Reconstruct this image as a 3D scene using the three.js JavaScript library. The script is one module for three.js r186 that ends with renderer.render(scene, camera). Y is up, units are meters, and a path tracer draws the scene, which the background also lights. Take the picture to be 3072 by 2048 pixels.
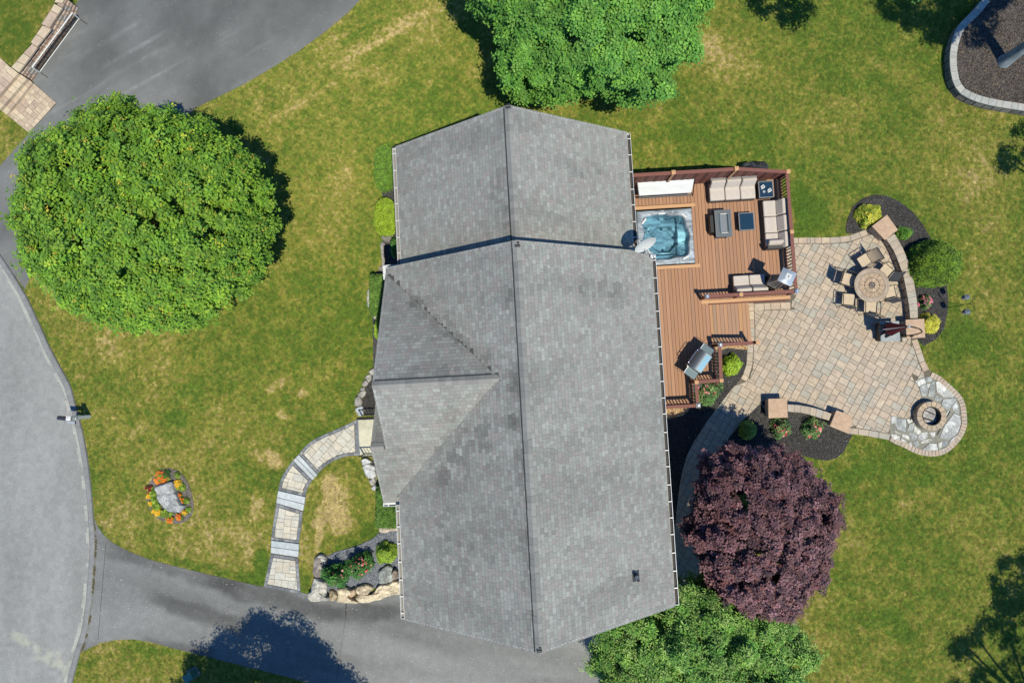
import * as THREE from 'three';
import { mergeGeometries } from 'three/addons/utils/BufferGeometryUtils.js';
import { RoundedBoxGeometry } from 'three/addons/geometries/RoundedBoxGeometry.js';
import { Sky } from 'three/addons/objects/Sky.js';

// ---------------------------------------------------------------- camera, sky, sun, exposure
// A drone 30 m up looks almost straight down; the point under it lies at pixel (1585, 1130) of the 3072 x 2048 photograph.
const EYE = 30, FOCAL = 2100, NADIR = [1585, 1130];
const TX = -(NADIR[0] - 1536) / FOCAL, TZ = -(NADIR[1] - 1024) / FOCAL;
const scene = new THREE.Scene();
const camera = new THREE.PerspectiveCamera(2 * Math.atan(1024 / FOCAL) * 180 / Math.PI, 1.5, 0.5, 400);
camera.position.set(0, EYE, 0); camera.up.set(0, 0, -1); camera.lookAt(TX * EYE, 0, TZ * EYE); camera.updateMatrixWorld();

const SUN = new THREE.Vector3(0.205, 1, 0.346).normalize();
const sky = new Sky(); sky.scale.setScalar(1000);
const su = sky.material.uniforms;
su.sunPosition.value.copy(SUN); su.turbidity.value = 2.2; su.rayleigh.value = 1.0; su.mieCoefficient.value = 0.003; su.mieDirectionalG.value = 0.7;
if (su.cloudCoverage) su.cloudCoverage.value = 0;
scene.add(sky);
scene.environmentIntensity = 0.15;
const sun = new THREE.DirectionalLight(new THREE.Color(1, 0.95, 0.77), 4.6);
sun.position.copy(SUN).multiplyScalar(80); sun.castShadow = true; sun.shadow.radius = 1;
sun.shadow.mapSize.set(4096, 4096);
Object.assign(sun.shadow.camera, { left: -32, right: 32, top: 26, bottom: -26, near: 1, far: 160 });
scene.add(sun, sun.target);
const renderer = new THREE.WebGLRenderer({ antialias: true });
renderer.toneMapping = THREE.LinearToneMapping; renderer.toneMappingExposure = 1.25;
renderer.shadowMap.enabled = true;

// ---------------------------------------------------------------- helpers
let seed = 7;
const rnd = () => { seed = (seed + 0x6D2B79F5) | 0; let t = Math.imul(seed ^ (seed >>> 15), 1 | seed); t = (t + Math.imul(t ^ (t >>> 7), 61 | t)) ^ t; return ((t ^ (t >>> 14)) >>> 0) / 4294967296; };
const rr = (a, b) => a + (b - a) * rnd();
const pick = (a) => a[Math.floor(rnd() * a.length)];
const clamp = (x, a = 0, b = 1) => Math.min(b, Math.max(a, x));
const mixn = (a, b, t) => a + (b - a) * t;
const sstep = (a, b, x) => { const t = clamp((x - a) / (b - a)); return t * t * (3 - 2 * t); };
const hash = (x, y) => { let h = Math.imul(x, 374761393) + Math.imul(y, 668265263); h = Math.imul(h ^ (h >>> 13), 1274126177); return ((h ^ (h >>> 16)) >>> 0) / 4294967296; };
const vn = (x, y) => { const i = Math.floor(x), j = Math.floor(y); let u = x - i, v = y - j; u = u * u * (3 - 2 * u); v = v * v * (3 - 2 * v); return mixn(mixn(hash(i, j), hash(i + 1, j), u), mixn(hash(i, j + 1), hash(i + 1, j + 1), u), v); };
const fbm = (x, y, o = 4) => { let s = 0, a = 0.5, n = 0; for (let k = 0; k < o; k++) { s += a * vn(x + k * 17.3, y - k * 9.1); n += a; a *= 0.5; x *= 2.03; y *= 2.03; } return s / n; };
const lin = (c) => { c /= 255; return c <= 0.04045 ? c / 12.92 : ((c + 0.055) / 1.055) ** 2.4; };
const LIT = 1.76;                                        // what a level, sunlit surface shows over its base colour
const base = (r, g, b) => new THREE.Color().setRGB(Math.min(0.86, lin(r) / LIT), Math.min(0.86, lin(g) / LIT), Math.min(0.86, lin(b) / LIT));
const arr = (c) => [c.r, c.g, c.b];

const FW = new THREE.Vector3(TX, -1, TZ).normalize(), RT = new THREE.Vector3().crossVectors(FW, new THREE.Vector3(0, 0, -1)).normalize(), UPV = new THREE.Vector3().crossVectors(RT, FW);
function W(px, py, h = 0) {                              // photo pixel + height above the ground -> point of the place
  const d = FW.clone().addScaledVector(RT, (px - 1536) / FOCAL).addScaledVector(UPV, -(py - 1024) / FOCAL);
  const t = (h - EYE) / d.y; return new THREE.Vector3(d.x * t, h, d.z * t);
}
const plan = (list, h = 0) => list.map(([x, y]) => { const w = W(x, y, h); return [w.x, w.z]; });
const crop = (ox, oy, s) => (list) => list.map(([x, y]) => [ox + x * s, oy + y * s]);
const TH = 3.2 * Math.PI / 180, CE = Math.cos(TH), SE = Math.sin(TH);
const toW = (e, s) => [e * CE + s * SE, -e * SE + s * CE];      // house axes (e east, s south) -> world x, z
const HL = (px, py, h) => { const w = W(px, py, h); return [w.x * CE - w.z * SE, w.x * SE + w.z * CE]; };

const taken = {};
const numbered = (n) => { const k = taken[n] = (taken[n] ?? -1) + 1; return k ? n + '_' + String(k).padStart(3, '0') : n; };
const shadowed = (o) => { o.castShadow = o.receiveShadow = true; return o; };
function thing(name, label, category, pos = [0, 0, 0], turn = 0, group) {
  const o = new THREE.Group(); o.name = numbered(name); o.position.set(...pos); o.rotation.y = turn;
  o.userData = { label, category }; if (group) o.userData.group = group; scene.add(o); return o;
}
function part(parent, name, geo, mat, stuff) {
  const m = shadowed(new THREE.Mesh(geo, mat)); m.name = name; if (stuff) m.userData.kind = 'stuff'; parent.add(m); return m;
}
function structure(name, geo, mat, label, category) {
  const m = geo ? new THREE.Mesh(geo, mat) : new THREE.Group(); m.name = numbered(name); m.userData = { kind: 'structure', label, category };
  shadowed(m); scene.add(m); return m;
}
const plainGeo = (g, keepColor) => { g = g.index ? g.toNonIndexed() : g; for (const k of Object.keys(g.attributes)) if (!['position', 'normal', 'uv'].includes(k) && !(keepColor && k === 'color')) g.deleteAttribute(k); if (!g.attributes.uv) g.setAttribute('uv', new THREE.BufferAttribute(new Float32Array(g.attributes.position.count * 2), 2)); g.morphAttributes = {}; return g; };
const mg = (list, keepColor) => mergeGeometries(list.map((g) => plainGeo(g, keepColor)));
const bx = (w, h, d, x = 0, y = 0, z = 0, ry = 0) => { const g = new THREE.BoxGeometry(w, h, d); if (ry) g.rotateY(ry); return g.translate(x, y, z); };
const rb = (w, h, d, r = 0.04, x = 0, y = 0, z = 0, seg = 3) => new RoundedBoxGeometry(w, h, d, seg, Math.min(r, w / 2.01, h / 2.01, d / 2.01)).translate(x, y, z);
const V = (x, y, z) => new THREE.Vector3(x, y, z);
const tube = (pts, r, n = 12, rs = 6, closed = false) => new THREE.TubeGeometry(new THREE.CatmullRomCurve3(pts.map((p) => p.isVector3 ? p : V(...p)), closed, 'catmullrom', 0.3), n, r, rs, closed);
const bar = (a, b, r, rs = 6) => { const A = V(...a), B = V(...b), d = B.clone().sub(A), g = new THREE.CylinderGeometry(r, r, d.length(), rs); g.applyQuaternion(new THREE.Quaternion().setFromUnitVectors(V(0, 1, 0), d.normalize())); return g.translate((A.x + B.x) / 2, (A.y + B.y) / 2, (A.z + B.z) / 2); };
const cyl = (r0, r1, h, x, y, z, n = 16) => new THREE.CylinderGeometry(r0, r1, h, n).translate(x, y, z);
const colored = (g, c) => { const n = g.attributes.position.count, a = new Float32Array(n * 3); for (let i = 0; i < n; i++) a.set(c, i * 3); g.setAttribute('color', new THREE.BufferAttribute(a, 3)); return g; };

const area2 = (p) => { let s = 0; for (let i = 0; i < p.length; i++) { const a = p[i], b = p[(i + 1) % p.length]; s += a[0] * b[1] - b[0] * a[1]; } return s / 2; };
const inPoly = (x, y, p) => { let c = false; for (let i = 0, j = p.length - 1; i < p.length; j = i++) if ((p[i][1] > y) !== (p[j][1] > y) && x < (p[j][0] - p[i][0]) * (y - p[i][1]) / (p[j][1] - p[i][1]) + p[i][0]) c = !c; return c; };
function clipTo(subject, convex) {                       // subject polygon cut to a convex one (counter-clockwise in x, y)
  let out = subject; if (area2(convex) < 0) convex = convex.slice().reverse();
  for (let i = 0; i < convex.length && out.length; i++) {
    const a = convex[i], b = convex[(i + 1) % convex.length], nx = -(b[1] - a[1]), ny = b[0] - a[0], src = out; out = [];
    const d = (p) => (p[0] - a[0]) * nx + (p[1] - a[1]) * ny;
    for (let k = 0; k < src.length; k++) {
      const p = src[k], q = src[(k + 1) % src.length], dp = d(p), dq = d(q);
      if (dp >= 0) out.push(p);
      if ((dp >= 0) !== (dq >= 0)) { const t = dp / (dp - dq); out.push([p[0] + (q[0] - p[0]) * t, p[1] + (q[1] - p[1]) * t]); }
    }
  }
  return out.filter((p, i) => { const q = out[(i + 1) % out.length]; return Math.hypot(p[0] - q[0], p[1] - q[1]) > 1e-4; });
}
function inset(p, d) {                                   // convex polygon drawn in by d
  if (area2(p) < 0) p = p.slice().reverse(); let out = p;
  for (let i = 0; i < p.length; i++) {
    const a = p[i], b = p[(i + 1) % p.length], l = Math.hypot(b[0] - a[0], b[1] - a[1]); if (l < 1e-6) continue;
    const nx = -(b[1] - a[1]) / l * d, ny = (b[0] - a[0]) / l * d, far = 50;
    const ux = (b[0] - a[0]) / l * far, uy = (b[1] - a[1]) / l * far, A = [a[0] + nx - ux, a[1] + ny - uy], B = [b[0] + nx + ux, b[1] + ny + uy];
    out = clipTo(out, [A, B, [B[0] + nx / d * far, B[1] + ny / d * far], [A[0] + nx / d * far, A[1] + ny / d * far]]);
    if (out.length < 3) return [];
  }
  return out;
}
// a slab over a plan polygon: flat top with a narrow worn edge, and sides; uv in metres
function slab(poly, y0, y1, worn = 0, uvo = 0) {
  if (area2(poly) < 0) poly = poly.slice().reverse();
  const top = worn ? inset(poly, worn) : poly, P = [], U = [], tri = (a, b, c) => { P.push(...a, ...b, ...c); for (const v of [a, b, c]) U.push(v[0] + uvo, v[2] + uvo * 0.7 + (v[1] < y1 - 1e-4 ? v[1] * 0.7 : 0)); };
  const T = top.length >= 3 ? top : poly;
  for (const [a, b, c] of THREE.ShapeUtils.triangulateShape(T.map((p) => new THREE.Vector2(...p)), [])) tri([T[a][0], y1, T[a][1]], [T[c][0], y1, T[c][1]], [T[b][0], y1, T[b][1]]);
  const ring = (A, ya, B, yb) => { for (let i = 0; i < A.length; i++) { const j = (i + 1) % A.length; const a = [A[i][0], ya, A[i][1]], b = [A[j][0], ya, A[j][1]], c = [B[j][0], yb, B[j][1]], d = [B[i][0], yb, B[i][1]]; tri(a, c, b); tri(a, d, c); } };
  if (worn && T.length === poly.length) { ring(poly, y1 - worn * 0.8, T, y1); ring(poly, y0, poly, y1 - worn * 0.8); } else ring(T, y0, T, y1);
  const g = new THREE.BufferGeometry(); g.setAttribute('position', new THREE.Float32BufferAttribute(P, 3)); g.setAttribute('uv', new THREE.Float32BufferAttribute(U, 2)); g.computeVertexNormals(); return g;
}
function sheet(poly, y, org = [0, 0], size = [1, 1]) {   // flat sheet, uv 0..1 over org + size
  const g = slab(poly, y - 0.06, y), p = g.attributes.position, u = g.attributes.uv;
  for (let i = 0; i < p.count; i++) u.setXY(i, (p.getX(i) - org[0]) / size[0], (p.getZ(i) - org[1]) / size[1]);
  return g;
}
const curve2 = (pts, n, closed = true) => new THREE.CatmullRomCurve3(pts.map(([x, z]) => V(x, 0, z)), closed, 'centripetal').getSpacedPoints(n).slice(0, closed ? n : n + 1).map((p) => [p.x, p.z]);
function courseOf(path, width, lens, side = 1, gap = 0.007) {   // pieces of a border course along a path (plan), width to one side
  const c = new THREE.CatmullRomCurve3(path.map(([x, z]) => V(x, 0, z)), false, 'centripetal'), L = c.getLength(), out = []; c.arcLengthDivisions = 600; let s = 0;
  const at = (t) => { const p = c.getPointAt(clamp(t / L)), d = c.getTangentAt(clamp(t / L)); return [[p.x, p.z], [p.x - d.z * width * side, p.z + d.x * width * side]]; };
  while (s < L - 0.03) { let l = lens(); if (s + l > L - 0.06) l = L - s; const a = at(s), b = at(s + l); const q = inset([a[0], b[0], b[1], a[1]], gap); if (q.length > 2) out.push(q); s += l; }
  return out;
}

// textures
function tex(w, h, fn, { srgb = false, wrap = THREE.RepeatWrapping, repeat } = {}) {
  const d = new Uint8Array(w * h * 4); let k = 0;
  for (let j = 0; j < h; j++) for (let i = 0; i < w; i++) { const c = fn(i, j); d[k++] = c[0]; d[k++] = c[1]; d[k++] = c[2]; d[k++] = 255; }
  const t = new THREE.DataTexture(d, w, h); t.magFilter = THREE.LinearFilter; t.minFilter = THREE.LinearMipmapLinearFilter; t.generateMipmaps = true; t.wrapS = t.wrapT = wrap;
  if (srgb) t.colorSpace = THREE.SRGBColorSpace; if (repeat) t.repeat.set(...repeat); t.needsUpdate = true; return t;
}
const s8 = (l) => { l = clamp(l); return Math.round(255 * (l <= 0.0031308 ? l * 12.92 : 1.055 * l ** (1 / 2.4) - 0.055)); };
const per = (x, n) => ((x % n) + n) % n;
const grain = (w, h, fn, size) => tex(w, h, (i, j) => { const v = fn(i, j); return [v, v, v]; }, { repeat: [1 / size, 1 / size] });
const G_SAND = grain(512, 512, (i, j) => clamp(150 + 70 * (hash(i, j) - 0.5) + 60 * (fbm(i / 16, j / 16) - 0.5) + 40 * (fbm(i / 90, j / 90) - 0.5), 0, 255), 2);
const C_SAND = tex(512, 512, (i, j) => { const v = 226 + 34 * (hash(i, j) - 0.5) + 40 * (fbm(i / 22, j / 22) - 0.5) + 30 * (fbm(i / 120, j / 120, 3) - 0.5); return [v, v, v].map((x) => clamp(x, 0, 255)); }, { srgb: true, repeat: [1 / 2.1, 1 / 2.1] });
const C_WOOD = tex(256, 1024, (i, j) => { const v = 224 + 22 * (fbm(i / 9, j / 260, 4) - 0.5) + 10 * (vn(i / 2.2, j / 90) - 0.5) + 12 * (hash(i, j) - 0.5); return [v, v - 2, v - 4].map((x) => clamp(x, 0, 255)); }, { srgb: true, repeat: [1 / 0.9, 1 / 3.7] });
const C_ROCK = tex(512, 512, (i, j) => { const a = fbm(i / 60, j / 60, 5), b = fbm(i / 14 + 40, j / 14, 3), v = 205 + 110 * (a - 0.5) + 80 * (b - 0.5) + 30 * (hash(i, j) - 0.5); return [v, v, v].map((x) => clamp(x, 20, 255)); }, { srgb: true, repeat: [1 / 1.3, 1 / 1.3] });
const B_ROCK = grain(512, 512, (i, j) => clamp(255 * fbm(i / 30, j / 30, 6), 0, 255), 1.1);
const C_MULCH = tex(1024, 1024, (i, j) => { const a = fbm(i / 7, j / 5, 3), b = hash(i >> 1, j), m = fbm(i / 130, j / 130, 3); let v = 62 + 80 * (a - 0.45) + 22 * (m - 0.5); if (b > 0.985) v += 80; else if (b > 0.93) v += 30; return [v + 3, v + 1, v].map((x) => clamp(x, 14, 230)); }, { srgb: true, repeat: [1 / 5, 1 / 5] });
const B_MULCH = grain(1024, 1024, (i, j) => clamp(255 * fbm(i / 6, j / 4.5, 4), 0, 255), 5);
const C_FABRIC = tex(256, 256, (i, j) => { const v = 232 + 14 * Math.sin(i * Math.PI / 2) * Math.sin(j * Math.PI / 2) + 14 * (hash(i, j) - 0.5) + 20 * (fbm(i / 50, j / 50, 3) - 0.5); return [v, v, v].map((x) => clamp(x, 0, 255)); }, { srgb: true, repeat: [2, 2] });
const C_WICKER = tex(128, 128, (i, j) => { const u = i % 16, v = j % 16, o = ((i >> 4) + (j >> 4)) & 1; const w = o ? Math.sin(u / 16 * Math.PI) : Math.sin(v / 16 * Math.PI); const k = 90 + 150 * w; return [k, k, k]; }, { srgb: true, repeat: [4, 4] });
const C_SHING = tex(256, 256, (i, j) => { const v = 228 + 60 * (hash(i, j) - 0.5) + 24 * (fbm(i / 12, j / 12, 3) - 0.5); return [v, v, v].map((x) => clamp(x, 0, 255)); }, { srgb: true, repeat: [1 / 0.8, 1 / 0.8] });

for (const [t, m] of [[C_SAND, 0.765], [C_WOOD, 0.74], [C_ROCK, 0.6], [C_FABRIC, 0.81], [C_SHING, 0.77], [C_WICKER, 0.42]]) t.userData = { mean: m };
const std0 = (color, o = {}) => new THREE.MeshStandardMaterial({ color, roughness: 0.85, side: THREE.DoubleSide, ...o });
const std = (color, o = {}) => { const m = std0(color, o), k = o.map?.userData?.mean; if (k) { m.color.multiplyScalar(1 / k); m.color.setRGB(Math.min(0.95, m.color.r), Math.min(0.95, m.color.g), Math.min(0.95, m.color.b)); } return m; };   // the texture's mean is taken out, so that the mean stays the base colour
const faceUp = (g) => { const p = g.attributes.position.array, u = g.attributes.uv?.array; for (let i = 0, t = 0; i < p.length; i += 9, t += 6) { const ny = (p[i + 5] - p[i + 2]) * (p[i + 6] - p[i]) - (p[i + 3] - p[i]) * (p[i + 8] - p[i + 2]); if (ny < 0) { for (let k = 0; k < 3; k++) [p[i + 3 + k], p[i + 6 + k]] = [p[i + 6 + k], p[i + 3 + k]]; if (u) for (let k = 0; k < 2; k++) [u[t + 2 + k], u[t + 4 + k]] = [u[t + 4 + k], u[t + 2 + k]]; } } g.computeVertexNormals(); return g; };
const stone = (r, g, b, o = {}) => std(base(r, g, b), { map: C_SAND, bumpMap: G_SAND, bumpScale: 0.003, roughness: 0.9, ...o });
const M = {
  white: std(base(240, 240, 238), { roughness: 0.45 }), whiteV: std(base(232, 234, 236), { roughness: 0.5, map: C_FABRIC }),
  siding: std(base(205, 198, 182), { roughness: 0.7 }), dark: std(base(40, 40, 44), { roughness: 0.6 }), black: std(base(24, 25, 28), { roughness: 0.55 }),
  iron: std(base(26, 27, 30), { roughness: 0.45, metalness: 0.4 }), redwood: std(base(140, 86, 74), { map: C_WOOD, roughness: 0.75 }), redwoodD: std(base(104, 58, 48), { map: C_WOOD, roughness: 0.75 }),
  tan: std(base(222, 172, 124), { map: C_WOOD, roughness: 0.7 }), baluster: std(base(92, 54, 44), { roughness: 0.7 }),
  steel: new THREE.MeshStandardMaterial({ color: new THREE.Color(0.62, 0.64, 0.66), metalness: 0.9, roughness: 0.3, side: THREE.DoubleSide }),
  chrome: new THREE.MeshStandardMaterial({ color: new THREE.Color(0.8, 0.8, 0.8), metalness: 1, roughness: 0.15 }),
  cushion: std(base(224, 211, 200), { map: C_FABRIC, roughness: 0.95 }), wicker: std(base(78, 74, 72), { map: C_WICKER, roughness: 0.75 }), wickerL: std(base(128, 128, 130), { map: C_WICKER, roughness: 0.75 }),
  sling: std(base(222, 200, 172), { map: C_FABRIC, roughness: 0.9 }), chairFrame: std(base(54, 48, 46), { roughness: 0.45, metalness: 0.3 }),
  glassTop: new THREE.MeshPhysicalMaterial({ color: new THREE.Color(0.012, 0.03, 0.05), roughness: 0.06, clearcoat: 1, clearcoatRoughness: 0.03 }),
  mulch: std(new THREE.Color(1, 1, 1).multiplyScalar(0.62), { map: C_MULCH, bumpMap: B_MULCH, bumpScale: 0.02, roughness: 1 }),
  bark: std(base(112, 98, 84), { map: C_ROCK, bumpMap: B_ROCK, bumpScale: 0.02, roughness: 1 }),
  soil: std(base(96, 84, 70), { roughness: 1, map: C_SAND }), joint: std(base(122, 112, 96), { roughness: 1, map: C_SAND }),
};
// ---------------------------------------------------------------- outlines, traced at the height of each surface
const KERB_OUT = [[-60, 690], [0, 762], [40, 822], [78, 885], [112, 955], [150, 1040], [182, 1100], [209, 1150], [228, 1214], [252, 1309], [268, 1405], [277.6, 1501], [282, 1556], [285, 1640], [280, 1724], [273, 1815], [259, 1902], [241, 1958], [217, 2048], [190, 2140]];
const KERB_IN = [[-60, 715], [0, 792], [28, 835], [62, 893], [95, 962], [132, 1046], [163, 1106], [190, 1156], [210, 1220], [234, 1314], [251, 1409], [261, 1503], [265, 1557], [268, 1640], [263, 1722], [256, 1812], [242, 1897], [224, 1952], [200, 2046], [173, 2136]];
const roadPoly = plan([[-500, 300], [-60, 715], ...KERB_IN.slice(1), [-500, 2300]]);
const kerbPoly = plan([...KERB_OUT, ...KERB_IN.slice().reverse()]);
const drivePoly = plan([[284, 1556], [292, 1578], [310, 1603], [338, 1628], [390, 1655], [450, 1678], [520, 1697], [600, 1716], [700, 1740], [790, 1760], [900, 1776], [955, 1786], [1000, 1800], [1060, 1790], [1210, 1745], [1640, 1700], [1900, 1800], [1900, 2140], [1010, 2075], [900, 2040], [800, 2014], [700, 1989], [600, 1964], [520, 1944], [450, 1925], [400, 1917], [350, 1918], [300, 1928], [243, 1956], [259, 1902], [273, 1815], [280, 1724], [285, 1640]]);
const neighbourDrive = plan([[245, -40], [235, 0], [85, 215], [100, 250], [168, 312], [88, 398], [0, 495], [-60, 560], [-60, 690], [0, 762], [40, 822], [75, 868], [95, 815], [140, 740], [260, 620], [420, 470], [590, 322], [660, 288], [740, 248], [820, 201], [900, 150], [980, 92], [1040, 42], [1080, 0], [1110, -40]]);
const c4 = crop(1850, 860, 0.2806), c5 = crop(2200, 560, 0.3189), c6 = crop(2400, 1060, 0.2211), c7 = crop(1950, 1100, 0.2976), c76 = crop(760, 1180, 0.4082), cTL = crop(0, 0, 0.268), cTR = crop(2700, 0, 0.2551), cOV = crop(420, 1390, 0.1276), cRK = crop(900, 1580, 0.153), cFR = crop(1060, 1100, 0.2807), cWL = crop(1080, 420, 0.3826);
const patioPx = [[2330, 712], ...c5([[563, 478], [740, 475], [900, 475], [1000, 470], [1080, 460], [1170, 430], [1250, 400], [1300, 365]]), [2656, 700], ...c5([[1500, 520], [1560, 620], [1620, 780], [1660, 950], [1690, 1100], [1705, 1240]]), ...c5([[1715, 1330], [1730, 1430], [1780, 1560]]),
  ...c6([[1700, 100], [1760, 215]]), ...c6([[1800, 250], [1900, 300], [2010, 390], [2120, 490], [2200, 580], [2250, 690], [2270, 830], [2275, 960], [2240, 1080], [2180, 1180], [2090, 1280], [1980, 1360], [1850, 1395], [1700, 1390], [1560, 1350], [1400, 1270], [1280, 1220], [1210, 1175]]),
  ...c6([[1080, 1150], [940, 1125], [820, 1105], [680, 1090], [560, 1040]]), ...c7([[1830, 540], [1730, 505], [1600, 470], [1480, 448], [1390, 440], [1300, 420], [1160, 430], [1115, 370]]), [2233, 1258], [2194, 1305], [2167, 1344], [2140, 1400], [2125, 1470], [2118, 1560], [2116, 1680], [2120, 1780],
  [2030, 1780], [2022, 1680], [2024, 1600], [2030, 1530], [2039, 1457], [2048, 1409], [2060, 1368], [2081, 1326], [2100, 1298], [2125, 1258], [2153, 1222], [2181, 1185], [2204, 1157], [2223, 1135], [2237, 1107], [2241, 1070], [2243, 1037], [2246, 1010], [2243, 905], [2243, 880], [2330, 860]];
const patioPoly = plan(patioPx, 0.05);
const bedNE = plan(c5([[1065, 440], [1060, 380], [1080, 290], [1130, 180], [1220, 110], [1330, 75], [1440, 85], [1560, 140], [1680, 230], [1770, 340], [1850, 470], [1920, 620], [1980, 780], [2005, 920], [2022, 1050], [2012, 1200], [1980, 1340], [1900, 1440], [1790, 1495], [1730, 1430], [1600, 1200], [1560, 800], [1400, 520], [1250, 420], [1160, 440]]));
const bedDeck = plan([[2250, 1000], [2243, 1037], [2241, 1070], [2237, 1107], [2223, 1135], [2181, 1186], [2125, 1259], [2081, 1326], [2060, 1368], [2045, 1430], [2039, 1457], [2025, 1600], [2030, 1790], [1940, 1800], [1930, 1100], [2100, 1000]]);
const bedSouth = plan([[2282, 1200], [2300, 1205], [2360, 1212], [2420, 1215], [2500, 1240], [2545, 1275], [2557, 1305], ...c7([[1990, 780], [1950, 860], [1880, 920], [1780, 945], [1680, 930], [1600, 910], [1480, 880], [1330, 840], [1150, 830], [900, 850]]), [2167, 1344], [2194, 1305], [2233, 1258]]);
const bedOval = curve2(plan(cOV([[480, 150], [700, 110], [880, 170], [1040, 310], [1150, 500], [1230, 800], [1260, 1000], [1220, 1200], [1100, 1340], [850, 1420], [620, 1380], [420, 1290], [270, 1150], [190, 950], [140, 720], [190, 520], [300, 330]])), 48);
const bedFront = plan([...cFR([[225, 30], [160, 150], [110, 260], [90, 400], [110, 520], [330, 520], [400, 30]])]);
const bedFront2 = plan([[1110, 1380], [1150, 1420], [1150, 1530], [1240, 1530], [1240, 1370]]);
const bedWest = plan([[1150, 715], [1148, 800], [1115, 830], [1105, 900], [1118, 955], [1120, 1100], [1240, 1100], [1240, 700]]);
const bedWest2 = plan([[1140, 462], [1128, 520], [1150, 590], [1128, 640], [1146, 708], [1240, 708], [1240, 440]]);
const bedGravel = plan(cRK([[500, 590], [700, 490], [1100, 380], [1230, 320], [1430, 230], [1550, 120], [1870, 20], [2200, 20], [2200, 1150], [1500, 1180], [1100, 1300], [700, 1350], [350, 1200], [380, 800]]));
const bedTR = plan(cTR([[1130, -40], [960, 140], [880, 220], [780, 330], [700, 490], [680, 640], [690, 800], [730, 960], [830, 1070], [950, 1120], [1200, 1180], [1458, 1220], [2000, 1300], [2000, -40]]), 0.45);
const pebbles1 = plan(c4([[500, 1280], [770, 1290], [760, 1330], [700, 1370], [600, 1400], [520, 1410]]));
const pebbles2 = plan(c4([[1040, 625], [1400, 615], [1400, 670], [1300, 665], [1180, 650], [1060, 690]]));
const houseFoot = [[-4.6, -8.5], [4, -8.5], [4.4, -4], [4.4, 8], [-4.6, 8]].map(([e, s]) => toW(e, s));
const deckFoot = [[4, -7.85], [11.1, -7.85], [11.1, -2.7], [9.45, -2.7], [9.45, -0.8], [7.8, -0.8], [7.8, 0.65], [6.8, 0.65], [6.8, 1.6], [4, 1.6]].map(([e, s]) => toW(e, s));
const walkPx = c76([[765, 190], [640, 250], [500, 310], [400, 370], [330, 450], [290, 490], [240, 560], [200, 640], [180, 715], [165, 800], [150, 930], [130, 1080], [128, 1170], [100, 1310], [75, 1420], [350, 1475], [340, 1350], [330, 1205], [333, 1105], [350, 1000], [365, 865], [380, 760], [400, 690], [435, 635], [470, 595], [520, 540], [600, 490], [690, 460], [780, 455], [880, 470], [880, 190]]);
const walkPoly = plan(walkPx);
const landingTL = plan(cTL([[360, 920], [630, 1155], [325, 1490], [70, 1280]]));
const terraceTL = plan(cTL([[600, -60], [700, -60], [690, 60], [410, 520], [200, 810], [355, 920], [70, 1280], [-120, 1180], [-120, -60]]));
const HARD = [roadPoly, kerbPoly, drivePoly, neighbourDrive, patioPoly, bedNE, bedDeck, bedSouth, bedOval, bedFront, bedFront2, bedWest, bedWest2, bedGravel, bedTR, houseFoot, deckFoot, walkPoly, landingTL, terraceTL];

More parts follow.
